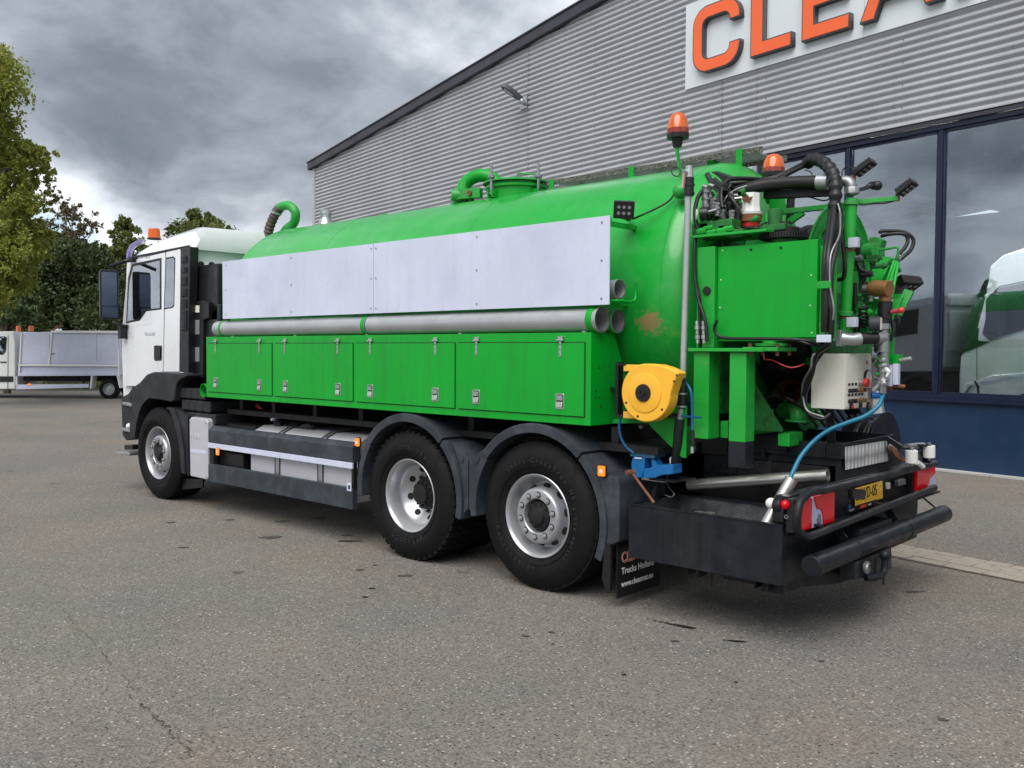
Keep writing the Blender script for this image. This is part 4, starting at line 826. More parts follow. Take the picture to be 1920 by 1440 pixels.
# ---- top fittings
def pt(px, py, y): return at(px, py, y=y)
hc_ = Vector((-5.52, .0, 0)); zt = 3.05
b = MB(); b.cyl((hc_.x, 0, zt - .06), (hc_.x, 0, 3.20), .262, n=48); mw_ = b.build('manway', 'green', T)
b = MB(); b.lathe([(0, .262), (0, .285), (.022, .285), (.022, .262)], (hc_.x, 0, 3.155), (0, 0, 1), 48); b.build('manway_flange', 'green', mw_)
b = MB(); b.lathe([(0, .305), (.014, .305), (.020, .29), (.040, .18), (.048, .0)], (hc_.x, 0, 3.20), (0, 0, 1), 48); b.build('manway_lid', 'green_old', mw_, smooth=30)
for a in (-95, -175, -10, 90):
    ca, sa = math.cos(math.radians(a)), math.sin(math.radians(a)); q = Vector((hc_.x + ca * .305, sa * .305, 0)); ta = Vector((-sa, ca, 0))
    b = MB(); b.tube([q + Vector((0, 0, 3.08)), q + Vector((0, 0, 3.30))], .013, 8, 0); b.lathe([(0, .03), (.02, .03), (.03, .016)], q + Vector((0, 0, 3.225)), (0, 0, 1), 10)
    b.tube([q + Vector((0, 0, 3.28)), q + Vector((0, 0, 3.33)) , q + Vector((0, 0, 3.345))], .012, 8, 0); b.build('clamp_bolt', 'fitting', mw_)
    b = MB(); b.obox(q + ta * .028 + Vector((0, 0, 3.09)) - Vector((ca, sa, 0)) * .01, Vector((ca, sa, 0)) * .03, ta * .006, Vector((0, 0, .035))); b.obox(q - ta * .028 + Vector((0, 0, 3.09)) - Vector((ca, sa, 0)) * .01, Vector((ca, sa, 0)) * .03, ta * .006, Vector((0, 0, .035)))
    b.cyl(q - ta * .042 + Vector((0, 0, 3.09)), q + ta * .042 + Vector((0, 0, 3.09)), .012, n=8); b.build('clamp_lug', 'green', mw_)
b = MB(); b.tube(fillet([(hc_.x + .06, -.06, 3.235), (hc_.x + .06, -.06, 3.29), (hc_.x + .24, .06, 3.27), (hc_.x + .24, .06, 3.22)], .02), .007, 8, 0); b.build('lid_handle', 'green', mw_)
# shut off valve with elbow in front of the manway
vx = -6.22
b = MB(); b.cyl((vx, 0, zt - .05), (vx, 0, 3.20), .075, n=28)
for z in (3.095, 3.145): b.cyl((vx, 0, z), (vx, 0, z + .016), .115, n=32)
b.cyl((vx, 0, 3.18), (vx, 0, 3.235), .085, n=28)
vo = b.build('outlet_valve', 'green', T)
b = MB()
for i in range(10):
    a = 2 * math.pi * i / 10; b.cyl((vx + .1 * math.cos(a), .1 * math.sin(a), 3.075), (vx + .1 * math.cos(a), .1 * math.sin(a), 3.18), .0085, n=8)
b.build('valve_bolts', 'fitting', vo)['kind'] = 'stuff'
b = MB(); arc = [(vx + .165 - .165 * math.cos(t), 0 + .05 * t, 3.235 + .13 * math.sin(t) ** .9 if t < math.pi else 3.235) for t in [math.pi * i / 14 for i in range(15)]]
b.tube([(vx, 0, 3.22)] + arc[1:] + [(vx + .34, .17, 3.05)], .062, 20, 3); b.build('valve_elbow', 'green', vo)
b = MB(); b.cyl((vx + .03, -.16, 3.165), (vx + .10, -.11, 3.165), .055, n=20); b.obox((vx + .20, -.10, 3.165), (.12, .03, 0), (-.012, .035, 0), (0, 0, .045)); b.obox((vx + .15, -.12, 3.25), (.008, 0, 0), (0, .003, 0), (0, .01, .045)); b.build('valve_actuator', 'green_old', vo, bevel=.006)
b = MB(); b.cyl((vx + .235, -.135, 3.165), (vx + .237, -.15, 3.165), .026, n=14); b.build('actuator_port', 'rust', vo)
# breather hose and swan neck at the tank front
b = MB(); b.tube([at(500, 455, y=-.15), at(506, 425, y=-.13), at(518, 398, y=-.1), at(526, 389, y=-.08)], .055, 20, 8, rf=lambda t, i: .058 if i % 2 else .050); b.build('flexible_breather', 'corr', T)
b = MB(); b.tube([at(516, 400, y=-.1), at(527, 388, y=-.08), at(543, 386, y=-.05), at(554, 399, y=-.03), at(551, 418, y=-.01), at(537, 430, y=0), at(528, 445, y=0.02)], .052, 22, 8); b.build('swan_neck', 'green_old', T)
b = MB(); q = at(518, 399, y=-.1); b.lathe([(-.012, .060), (-.012, .064), (.012, .064), (.012, .060)], q, (.35, .1, .9), 20); b.build('hose_clip', 'alu', T)
b = MB(); q = at(611, 425, y=.25); b.cyl(q - Vector((0, 0, .12)), q + Vector((0, 0, .02)), .07, n=20); b.cyl(q + Vector((0, 0, .02)), q + Vector((0, 0, .10)), .095, .06, n=20); b.cyl(q + Vector((0, 0, .10)), q + Vector((0, 0, .16)), .062, n=20); b.cyl(q + Vector((0, 0, .14)), q + Vector((0, 0, .19)), .07, n=20); b.build('breather_valve', 'alu', T)
for px in (721,):
    q = at(px, 404, y=-.05); b = MB(); b.prism([q + Vector((-.06, 0, -.05)), q + Vector((.06, 0, -.05)), q + Vector((.04, 0, .01)), q + Vector((0, 0, .028)), q + Vector((-.04, 0, .01))], (0, .016, 0)); b.build('lifting_eye', 'green', T)
# walkway grating on top
wy0, wy1 = -.06, .34
b = MB()
for k in range(60):
    x = -5.10 + k * (1.92 / 60); b.box(x, wy0 + .01, 3.165, x + .022, wy1 - .01, 3.175)
b.build('walkway_tread', 'galv', T)['kind'] = 'stuff'
b = MB(); b.box(-5.12, wy0, 3.138, -3.10, wy0 + .012, 3.182); b.box(-5.12, wy1 - .012, 3.138, -3.10, wy1, 3.182); b.split('walkway_side', 'tread', T)
b = MB()
for x in (-5.08, -4.25, -3.3):
    b.box(x, wy0 - .012, 3.06, x + .05, wy0 - .001, 3.185); b.box(x, wy1 + .001, 3.0, x + .05, wy1 + .012, 3.185)
b.split('walkway_bracket', 'green', T, bevel=.002)
b = MB(); b.beam(at(1331, 302, y=.0), at(1374, 319, y=.62), .045, .05); b.build('walkway_hinge_bar', 'green', T, bevel=.003)
b = MB(); a_, c_ = at(1362, 309, y=.62), at(1420, 304, y=.62); b.beam(a_, c_, .05, .03); b.beam(c_ + Vector((-.02, 0, 0)), c_ + Vector((-.02, 0, -.12)), .03, .03); b.beam(at(1370, 318, y=.60), at(1398, 316, y=.60), .05, .03); b.build('walkway_end_bar', 'galv', T, bevel=.002)
b = MB(); b.beam(at(1392, 308, y=.58), at(1393, 325, y=.58), .05, .03); b.beam(at(1378, 326, y=.6), at(1397, 322, y=.6), .04, .03); b.build('walkway_end_bracket', 'green_old', T, bevel=.002)
# ---- cab
CY = -1.125
def pp(px, py, y=CY): return at(px, py, y=y)
cabz = [(-10.98, 1.27), (-11.06, 1.62), (-11.02, 2.03), (-10.93, 2.45), (-10.80, 2.80)]
b = MB(); body = [Vector((x, CY, z)) for x, z in cabz] + [Vector((-9.33, CY, 2.83)), Vector((-9.33, CY, 1.40)), Vector((-9.50, CY, 1.27))]
b.prism(body, (0, 2.25, 0)); cab = b.build('cab', 'white', T, bevel=.035, seg=3)
b = MB()   # lower cab front
b.prism([(-11.08, CY + .03, 1.0), (-11.12, CY + .03, 1.62), (-10.9, CY + .03, 1.62), (-10.8, CY + .03, 1.0)], (0, 2.19, 0)); b.build('front_panel', 'white', cab, bevel=.03)
b = MB()   # roof: lofted
def rsec(x, z0_, z1_, w0, w1): return [(x, -w0, z0_), (x, -w1, z0_ + (z1_ - z0_) * .72), (x, -w1 + .10, z1_ - .01), (x, 0, z1_ + .012), (x, w1 - .10, z1_ - .01), (x, w1, z0_ + (z1_ - z0_) * .72), (x, w0, z0_)]
R_ = [rsec(-10.86, 2.76, 2.80, 1.08, 1.05), rsec(-10.70, 2.78, 2.90, 1.115, 1.05), rsec(-10.35, 2.80, 2.99, 1.12, 1.05), rsec(-9.95, 2.815, 3.04, 1.12, 1.055), rsec(-9.45, 2.83, 3.075, 1.12, 1.06), rsec(-9.34, 2.83, 3.07, 1.12, 1.06), rsec(-9.28, 2.80, 2.96, 1.09, 1.03)]
v = [q for r in R_ for q in r]; f = [(7 * i + k, 7 * i + k + 1, 7 * i + 8 + k, 7 * i + 7 + k) for i in range(len(R_) - 1) for k in range(6)] + [tuple(range(7)), tuple(range(7 * len(R_) - 1, 7 * len(R_) - 8, -1))] + [(7 * i, 7 * i + 7, 7 * i + 13, 7 * i + 6) for i in range(len(R_) - 1)]
b.add(v, f); b.build('cab_roof', 'white', cab, smooth=32)
b = MB(); b.beam((-10.80, CY - .006, 2.800), (-9.33, CY - .006, 2.835), .02, .022); b.build('rain_gutter', 'plastic', cab, bevel=.003)
# rear wall pressing
b = MB(); b.box(-9.33, -1.02, 1.75, -9.285, 1.02, 2.66); b.build('rear_wall_panel', 'white', cab, bevel=.03)
# door seam, glass, handle
def poly_on(name, pts, y, th, m, par, bev=.0): 
    b = MB(); b.prism([at(px, py, y=y) for px, py in pts], (0, th, 0)); return b.build(name, m, par, bevel=bev, seg=2)
poly_on('door', [(243, 489), (309.5, 473), (304.5, 697), (288, 699), (262, 718), (254, 724), (230.5, 723.5), (229, 660), (232, 606), (240, 520)], CY - .014, .010, 'white', cab, .006)
poly_on('door_seal', [(247, 495), (302.5, 483), (302.5, 580), (274, 583.5), (262, 601), (236, 606.5), (240, 520)], CY - .017, .006, 'bplastic', cab, .002)
poly_on('door_window', [(250, 499.5), (299.5, 488.5), (299.5, 577.5), (272.5, 580.5), (260, 598), (238.5, 602.5), (242.5, 530)], CY - .0195, .004, 'cabglass', cab, .001)
poly_on('rear_quarter_panel', [(311.5, 472.5), (338, 466.5), (335.5, 697), (306.5, 697)], CY - .012, .008, 'white', cab, .006)
poly_on('side_window_seal', [(310.8, 483), (325, 480.5), (328.5, 484), (326.5, 574), (322, 578), (307, 580)], CY - .0145, .004, 'plastic2', cab, .002)
poly_on('side_window', [(312.0, 486), (324, 483.5), (327, 486), (325.4, 572), (321, 576), (308.5, 577.5)], CY - .017, .004, 'cabglass', cab, .001)
poly_on('cab_interior', [(250, 500), (299, 489), (299, 577), (272, 580), (260, 597), (240, 601)], CY + .05, .03, 'dark', cab)
poly_on('door_handle_recess', [(288.5, 649), (291, 647.5), (303.5, 648), (303.2, 676), (291, 677), (288.5, 674)], CY - .0165, .004, 'bplastic', cab, .003)
poly_on('door_handle', [(293.5, 652), (300, 652), (300, 672), (293.5, 672)], CY - .030, .010, 'bplastic', cab, .006)
b = MB(); q = at(272, 627, y=CY - .0142); text('model_badge', 'TGS 26.320', .052, at(271, 629.5, y=CY - .0145), (1, 0, 0), (0, 0, 1), 'fitting', cab, sx=1.05)
for k in range(3): b.cyl(at(274 + 3 * k, 483.5 - .6 * k, y=CY - .014), at(274 + 3 * k, 483.5 - .6 * k, y=CY - .017), .006, n=8)
b.build('badge_dots', 'bplastic', cab)['kind'] = 'stuff'
# black air baffle strip down the back edge with six louvre groups
bs = poly_on('air_baffle', [(339, 466), (357, 462), (353.5, 598), (353.5, 699), (335.5, 697), (336.5, 600)], CY - .055, .10, 'bplastic', cab, .01)
for (a_, c_) in ((480, 494), (501, 512), (519, 536), (541, 557), (562, 577), (582, 621)):
    b = MB()
    for k in range(int((c_ - a_) / 3.6)):
        q = at(340.5, a_ + 3.6 * k + 1, y=CY - .057); b.box(q.x, q.y - .012, q.z - .012, q.x + .085, q.y, q.z)
    for k in range(4): q = at(341 + 2.6 * k, a_, y=CY - .057); q2 = at(341 + 2.6 * k, c_, y=CY - .057); b.box(q.x, q.y - .011, q2.z, q.x + .01, q.y, q.z)
    b.build('louvre', 'plastic2', cab)['kind'] = 'stuff'
# intake stack and box behind the cab
b = MB(); b.box(at(360, 600, y=-1.06).x, -1.06, 1.40, at(409, 600, y=-1.06).x, -.66, at(385, 496, y=-1.06).z); b.build('intake_stack', 'bplastic', T, bevel=.02)
b = MB(); b.cyl(at(377, 496, y=-1.03), at(377, 496, y=-1.0), .035, n=14); b.cyl(at(397, 497, y=-1.03), at(397, 497, y=-1.0), .035, n=14); b.split('stack_lug', 'bplastic', T)
b = MB(); b.prism([at(362, 567, y=-1.10), at(380, 563, y=-1.10), at(391, 567, y=-1.10), at(391, 597, y=-1.10), at(380, 600, y=-1.10), at(380, 708, y=-1.10), at(362, 708, y=-1.10)], (0, .25, 0)); b.build('marker_housing', 'bplastic', T, bevel=.012)
b = MB(); b.prism([at(391.5, 569, y=-1.06), at(413, 570, y=-1.06), at(413, 600, y=-1.06), at(391.5, 602, y=-1.06)], (0, .3, 0)); b.build('side_box', 'bplastic', T, bevel=.012)
for y0_, y1_, m in ((573, 586, 'boxw'), (600, 627, 'grille'), (651, 678, 'grille')):
    b = MB(); q = [at(px, py, y=-1.104) for px, py in ((365, y0_), (373.5, y0_ - .3), (373.5, y1_), (365, y1_))]; b.prism(q, (0, .003, 0)); b.build('reflector_panel', m, T, bevel=.002, seg=1)
# roof beacon, visor, mirror
def beacon(par, c, r, h, nm='beacon', base=.35):
    c = Vector(c); b = MB(); b.lathe([(0, 0), (0, r * 1.0), (h * base * .45, r * 1.02), (h * base * .6, r * .9)], c, (0, 0, 1), 24); o = b.build(nm + '_base', 'bplastic', par)
    b = MB(); b.lathe([(h * base * .45, r * .98), (h * base, r * .99)], c, (0, 0, 1), 28); b.build(nm + '_collar', 'amberd', par)
    b = MB(); b.lathe([(h * base, r * .985), (h * .62, r * .90), (h * .82, r * .72), (h * .94, r * .45), (h, 0)], c, (0, 0, 1), 28); b.build(nm + '_dome', 'amber', par)
    b = MB(); b.cyl(c + Vector((0, 0, h * base)), c + Vector((0, 0, h * .8)), r * .35, n=12); b.build(nm + '_bulb', 'steel', par)
c_ = at(289, 449, y=-.75); b = MB(); b.cyl(c_, c_ + Vector((0, 0, .012)), .085, n=24); b.build('cab_beacon_foot', 'bplastic', cab)
b = MB(); b.cyl(c_ + Vector((0, 0, .012)), c_ + Vector((0, 0, .135)), .076, .066, n=28); b.build('cab_beacon', 'amber', cab, bevel=.012)
b = MB(); b.tube([at(242, 487, y=-.9), at(243, 474, y=-.8), at(249, 462, y=-.6), at(262, 454, y=-.3), at(268, 453, y=0)], .035, 12, 6); b.build('sun_visor', 'purple', cab)
b = MB(); b.tube(fillet([at(255, 487, y=CY - .02), at(236, 489, y=CY - .08), at(206, 500, y=CY - .30)], .08), .022, 12, 0); b.obox(at(248, 487, y=CY - .03), (.075, 0, .0), (0, .04, 0), (0, 0, .022)); b.build('mirror_arm', 'bplastic', cab)
b = MB(); b.tube([at(240, 612, y=CY - .02), at(225, 609, y=CY - .12), at(212, 604, y=CY - .25)], .016, 10, 4); b.obox(at(231, 622, y=CY - .05), (.04, 0, 0), (0, .05, 0), (0, 0, .085)); b.build('lower_mirror_arm', 'bplastic', cab, bevel=.008)
mc = at(205, 552, x=-10.82); mr_ = Vector((.30, .955, 0)).normalized(); mn = Vector((.955, -.30, 0)).normalized()
hh = abs(at(205, 505, x=-10.82).z - at(205, 598, x=-10.82).z) / 2; ww = (at(221, 552, x=-10.82) - at(188, 552, x=-10.82)).length / 2
b = MB(); b.prism([mc + mr_ * u * ww + Vector((0, 0, v * hh)) - mn * .10 for u, v in rrect(-1, -1, 1, 1, .18)], mn * .10); b.build('mirror_housing', 'bplastic', cab, bevel=.02)
b = MB(); b.prism([mc + mr_ * u * ww * .80 + Vector((0, 0, .22 * hh + v * hh * .68)) + mn * .001 for u, v in rrect(-1, -1, 1, 1, .15)], mn * .004); b.build('mirror_glass', 'mirror', cab)
b = MB(); m2 = (mn + Vector((0, -.1, -.25))).normalized(); b.prism([mc + mr_ * u * ww * .80 + Vector((0, 0, -.72 * hh + v * hh * .22)) + mn * (.002 + .02) for u, v in rrect(-1, -1, 1, 1, .15)], mn * .004); b.build('wide_mirror_glass', 'mirror', cab)
# windscreen pillar trim
b = MB(); b.prism([at(238, 492, y=CY - .012), at(247, 491, y=CY - .012), at(239.5, 530, y=CY - .012), at(236, 607, y=CY - .012), at(232.5, 607, y=CY - .012)], (0, .02, 0)); b.build('pillar', 'white', cab, bevel=.004)
# ---- front corner steps, wheel housing
def side_poly(name, pts, y0_, y1_, m, par=T, bev=.01): 
    b = MB(); b.prism([at(px, py, y=y0_) for px, py in pts], (0, y1_ - y0_, 0)); return b.build(name, m, par, bevel=bev)
side_poly('step_panel', [(247, 727), (255, 723), (262, 735), (262, 810), (256, 823), (236, 826), (229, 816), (227, 752), (230, 743), (240, 738)], -1.16, 1.16, 'plastic', T, .015)
side_poly('step_recess', [(231, 745), (245, 741), (247, 812), (229, 812)], -1.168, -1.0, 'plastic', T, .01)
for x0_, y0_, x1_ in ((233, 756, 250), (230, 804, 248)):
    b = MB(); b.beam(at(x0_, y0_, y=-1.19), at(x1_, y0_ + 4, y=-1.19), .05, .035); b.build('cab_step', 'alu', T, bevel=.006)
b = MB(); b.sphere(at(242, 799, y=-1.21), .035, 14); b.build('step_lamp', 'paper', T)
b = MB(); b.beam(at(231, 849, y=-1.12), at(258, 850, y=-1.12), .20, .045); b.build('low_step', 'alu', T, bevel=.01)
b = MB(); b.beam(at(243, 838, y=-1.05), at(259, 838, y=-1.05), .14, .06); b.build('low_step_bracket', 'bplastic', T, bevel=.01)
def arch(name, outer, inner, y0_, y1_, m, par=T, bev=.012):
    P_ = [at(px, py, y=SY) for px, py in outer + inner[::-1]]
    for p in P_: p.y = y0_
    b = MB(); b.prism(P_, (0, y1_ - y0_, 0)); return b.build(name, m, par, bevel=bev, seg=2, )
arch('front_fender', [(245, 822), (244, 790), (248, 758), (254, 735), (263, 718), (277, 702), (289, 697.5), (320, 699), (353, 703.5), (348, 707), (339, 711), (332, 722), (328, 752)],
     [(256, 822), (259, 796), (264, 775), (270, 760), (277, 751), (284, 746), (305, 749), (323, 753)], -1.262, -.72, 'plastic')
arch('fender_lip', [(252, 822), (255, 794), (260, 771), (266, 756), (273, 747), (281, 742), (304, 744.5), (327, 749)], [(256, 822), (259, 796), (264, 775), (270, 760), (277, 751), (284, 746), (305, 749), (326, 753)], -1.275, -1.2625, 'plastic', bev=.004)
arch('rear_fender_band', [(315, 763), (326, 765), (332, 783), (340, 810), (346, 842), (348, 889)], [(312, 767), (318, 768), (325, 785), (333, 812), (338, 845), (341, 888)], -1.262, -.72, 'plastic')
side_poly('fender_side_plate', [(327, 765), (352, 781), (353, 893), (349, 888), (347, 842), (341, 810), (333, 782)], -1.235, -.75, 'plastic', T, .006)
# chequer step treads
stp = MB()
for k in range(3):
    for j in range(4):
        z = 1.285 - .13 * k; x = -9.50 + .10 * k + j * .155; stp.box(x, -1.20, z - .115, x + .145, -.85 + 0, z)
so = stp.build('tread_step', 'plastic', T, bevel=.012, seg=1)
b = MB(); b.box(-9.48, -1.17, .80, -8.80, -.8, 1.0); b.build('step_block', 'plastic', T, bevel=.01)
# battery cover
bc = side_poly('battery_cover', [(354, 786), (358, 782), (385, 785), (389, 790), (389.5, 897), (386, 899.5), (356, 893)], -1.262, -.85, 'aluw', T, .018)
text('battery_cover_lettering', 'MAN', .085, at(358, 822, y=-1.2625), (1, 0, 0), (0, 0, 1), 'aluw', T, ext=.002)
b = MB(); b.prism([at(px, py, y=-1.264) for px, py in ((357, 841), (386, 845), (386, 852), (357, 848))], (0, .003, 0)); b.build('battery_cover_label', 'film', T)
b = MB()
for px, py in ((356.5, 792), (386, 794), (357, 887), (386.5, 894)): q = at(px, py, y=-1.262); b.cyl(q, q + Vector((0, -.004, 0)), .007, n=8)
b.build('cover_screws', 'fitting', T)['kind'] = 'stuff'
side_poly('splash_flap', [(341, 897), (380, 899), (380, 914), (341, 918)], -1.15, -1.13, 'bplastic', T, .002)
# side guards
xg0, xg1 = -8.760, -6.29
b = MB(); b.prism([(xg0, SY, .838), (xg0, SY, .868), (xg0, SY + .05, .905), (xg0, SY + .09, .905), (xg0, SY + .09, .735), (xg0, SY, .735)], (xg1 - xg0, 0, 0)); b.build('side_rail', 'plastic2', T, bevel=.005)
b = MB(); b.box(xg0 - .01, SY - .006, .680, xg1 + .0, SY + .06, .733); b.build('rail_stripe', 'film', T, bevel=.004)
b = MB(); b.box(xg0, SY - .002, .325, xg1, SY + .05, .510); b.build('lower_skirt', 'plastic2', T, bevel=.008)
b = MB(); b.box(xg1 - .03, SY + .012, .50, xg1 - .0, SY + .05, .735); b.box(xg0 + .0, SY + .01, .505, xg0 + .11, SY + .05, .683); b.split('guard_upright', 'grime', T)
for px, py in ((409, 847), (671, 829), (1129, 883)):
    b = MB(); c_ = at(px, py, y=SY - .008); b.prism([(c_.x + u, c_.y, c_.z + v) for u, v in rrect(-.034, -.040, .034, .040, .012)], (0, .012, 0)); b.build('marker_base', 'bplastic', T)
    b = MB(); b.prism([(c_.x + u, c_.y - .013, c_.z + v) for u, v in rrect(-.029, -.035, .029, .035, .01)], (0, .013, 0)); mo = b.build('side_marker', 'marker', T, bevel=.004)
    b = MB(); b.box(c_.x - .012, c_.y - .0145, c_.z - .014, c_.x + .012, c_.y - .0135, c_.z + .012); b.build('marker_core', 'boxw', T)
b = MB(); c_ = at(655, 913, y=SY - .003); b.box(c_.x - .03, c_.y - .004, c_.z - .035, c_.x + .03, c_.y, c_.z + .035); b.build('hook_plate', 'film', T); b = MB(); b.box(c_.x - .01, c_.y - .006, c_.z - .02, c_.x + .015, c_.y - .0042, c_.z + .015); b.build('hook_slot', 'dark', T)
# fuel tank with straps behind the guard
fx0, fx1 = -8.05, -6.36
def ftp(k=0): return [(SY + .075 - k + .0, .36 - k), (SY + .075 - k, .80), (SY + .12 - k * .6, .90 + k * .6), (SY + .22, .945 + k), (-.55, .945 + k), (-.50, .90), (-.50, .36 - k)]
b = MB(); b.prism([(fx0, y, z) for y, z in ftp()], (fx1 - fx0, 0, 0)); ft = b.build('fuel_tank', 'aluw', T, bevel=.02, seg=3)
for x in (fx0 + .46, fx0 + 1.16):
    b = MB(); b.prism([(x, y, z) for y, z in ftp(.006)], (.065, 0, 0)); b.build('tank_strap', 'alu', ft, bevel=.003)
    for dx in (-.012, .065):
        b = MB(); b.prism([(x + dx, y, z) for y, z in ftp(.0075)], (.012, 0, 0)); b.build('strap_rubber', 'hose', ft)
b = MB(); q = Vector((fx0 + .22, -.98, .95)); b.cyl(q, q + Vector((0, -.02, .05)), .045, n=16); b.build('filler_cap', 'bplastic', ft); b = MB(); b.obox(q + Vector((-.03, -.02, .075)), (.05, 0, .02), (0, .03, 0), (0, 0, .012)); b.build('cap_flap', 'film', ft, bevel=.004)
b = MB(); b.tube([(fx0 + .62, -1.0, .955), (fx0 + .72, -.98, .985), (fx0 + .82, -1.0, .97)], .022, 10, 4); b.cyl((fx0 + .72, -.98, .95), (fx0 + .72, -.98, .99), .04, n=14); b.build('sender_unit', 'hose', ft)
b = MB(); b.box(-8.70, -1.08, .42, -8.12, -.6, .93); b.build('battery_box', 'grime', T, bevel=.03)
b = MB(); b.box(-8.70, -1.165, .42, -8.2, -1.09, .64); b.build('black_tray', 'bplastic', T, bevel=.01)
b = MB(); q = at(411, 758, y=-.95); b.box(q.x - .08, -.95, q.z - .05, q.x + .10, -.90, q.z + .05); b.build('work_lamp', 'grille', T, bevel=.005)
b = MB(); b.tube([(-8.5, -.8, 1.05), (-8.45, -.85, 1.12), (-8.38, -.8, 1.05)], .03, 10, 6, rf=lambda t, i: .03 if i % 2 else .024); b.build('coiled_cable', 'redp', T)
# ---- rear fenders
def arc_pts(cx, cz, r, a0, a1, n): return [(cx + r * math.cos(math.radians(a0 + (a1 - a0) * i / n)), cz + r * math.sin(math.radians(a0 + (a1 - a0) * i / n))) for i in range(n + 1)]
def fender(cx, cz, r0, r1, a0, a1, y0_, y1_, name, m='plastic2', sx=1.0):
    o_ = [(cx + (x - cx) * sx, z) for x, z in arc_pts(cx, cz, r1, a0, a1, 14)]; i_ = [(cx + (x - cx) * sx, z) for x, z in arc_pts(cx, cz, r0, a0, a1, 14)]
    b = MB(); b.prism([(x, y0_, z) for x, z in o_ + i_[::-1]], (0, y1_ - y0_, 0)); return b.build(name, m, T, bevel=.010, seg=2)
for cx, tag_ in ((-5.575, 0), (-4.20, 1)):
    cz = .545
    fender(cx, cz, .585, .655, 48, 142, -1.265, -.66, 'fender_top')
    fender(cx, cz, .580, .640, 142.5, 188, -1.258, -.66, 'fender_front')
    fender(cx, cz, .580, .640, -12 if not tag_ else -22, 47.5, -1.258, -.66, 'fender_rear')
# web between the two arches
for xa, xb in ((-5.12, -4.895), (-4.885, -4.66)):
    b = MB(); sgn = 1 if xa == -5.12 else -1
    if sgn == 1: pts = [(-5.07, 1.00), (-4.895, .88), (-4.895, .50), (-4.95, .45), (-4.97, .78)]
    else: pts = [(-4.885, .88), (-4.70, .99), (-4.79, .80), (-4.83, .45), (-4.885, .50)]
    b.prism([(x, -1.225, z) for x, z in pts], (0, .5, 0)); b.build('fender_web', 'plastic2', T, bevel=.006)
b = MB()
for x, z in ((-4.97, .88), (-4.80, .89)): b.cyl((x, -1.225, z), (x, -1.231, z), .03, n=20)
b.split('web_plug', 'plastic2', T)
b = MB(); b.prism([(-3.76, -1.24, .985), (-3.66, -1.24, .90), (-3.50, -1.24, .885), (-3.47, -1.24, .84), (-3.47, -1.24, .46), (-3.585, -1.24, .40), (-3.575, -1.24, .62), (-3.66, -1.24, .82)], (0, .56, 0)); rf_ = b.build('fender_end', 'plastic2', T, bevel=.014)
# mudflap with lettering
mf = MB(); mf.box(-3.52, -1.20, .065, -3.508, -.69, .47); mfo = mf.build('mudflap', 'bplastic', T, bevel=.002)
def flt(s, size, z, m, sx=1.0, bold=.0): text('mudflap_lettering', s, size, (-3.5065, -1.155, z), (0, 1, 0), (0, 0, 1), m, mfo, ext=.0006, sx=sx, bold=bold)
flt('CLEANMAT', .098, .30, 'inkw', .86, .0028); text('mudflap_lettering', 'CLEANMAT', .098, (-3.5052, -1.155, .30), (0, 1, 0), (0, 0, 1), 'inkr', mfo, ext=.0005, sx=.86)
flt('Trucks Holland', .062, .222, 'inkw', 1.0, .0012); flt('www.cleanmat.eu', .057, .135, 'inkw', .92, .001)
b = MB(); b.prism([(-3.58, -1.25, .44), (-3.53, -1.25, .44), (-3.53, -1.25, .12), (-3.56, -1.25, .10), (-3.60, -1.25, .2)], (0, .03, 0)); b.build('flap_edge', 'bplastic', T, bevel=.004)
for x in (-10.5,): pass
b = MB(); b.box(-3.52, .69, .065, -3.508, 1.2, .47); b.build('mudflap', 'bplastic', T)
# far side skirt, bin and fender so that reflections and other views are whole
b = MB(); b.prism([(bx0, .80, z0), (bx0, .80, 1.44), (bx0, .985, z1), (bx0, -SY, z1), (bx0, -SY, z0)], (bx1 - bx0, 0, 0)); b.build('storage_bin', 'green', T, bevel=.004)
b = MB(); b.box(-8.42, 1.244, 2.018, -3.56, 1.253, 2.60); b.build('side_sheet', 'film', T)
for cx in (-5.575, -4.20):
    o_ = arc_pts(cx, .545, .655, -12, 188, 20); i_ = arc_pts(cx, .545, .585, -12, 188, 20); b = MB(); b.prism([(x, .66, z) for x, z in o_ + i_[::-1]], (0, .6, 0)); b.build('fender_top', 'plastic2', T, bevel=.01)
b = MB(); b.box(-8.76, 1.16, .325, -6.29, 1.25, .51); b.box(-8.76, 1.16, .735, -6.29, 1.25, .905); b.build('side_rail', 'plastic2', T)
b = MB(); o_ = arc_pts(-9.91, .545, .72, 0, 185, 20); i_ = arc_pts(-9.91, .545, .60, 0, 185, 20); b.prism([(x, .72, z) for x, z in o_ + i_[::-1]], (0, .54, 0)); b.build('front_fender', 'plastic', T, bevel=.01)
b = MB(); b.prism([(-10.80, 1.128, 2.05), (-10.72, 1.128, 2.70), (-10.05, 1.128, 2.74), (-10.05, 1.128, 2.15)], (0, .012, 0)); b.build('door_window', 'bplastic', cab)
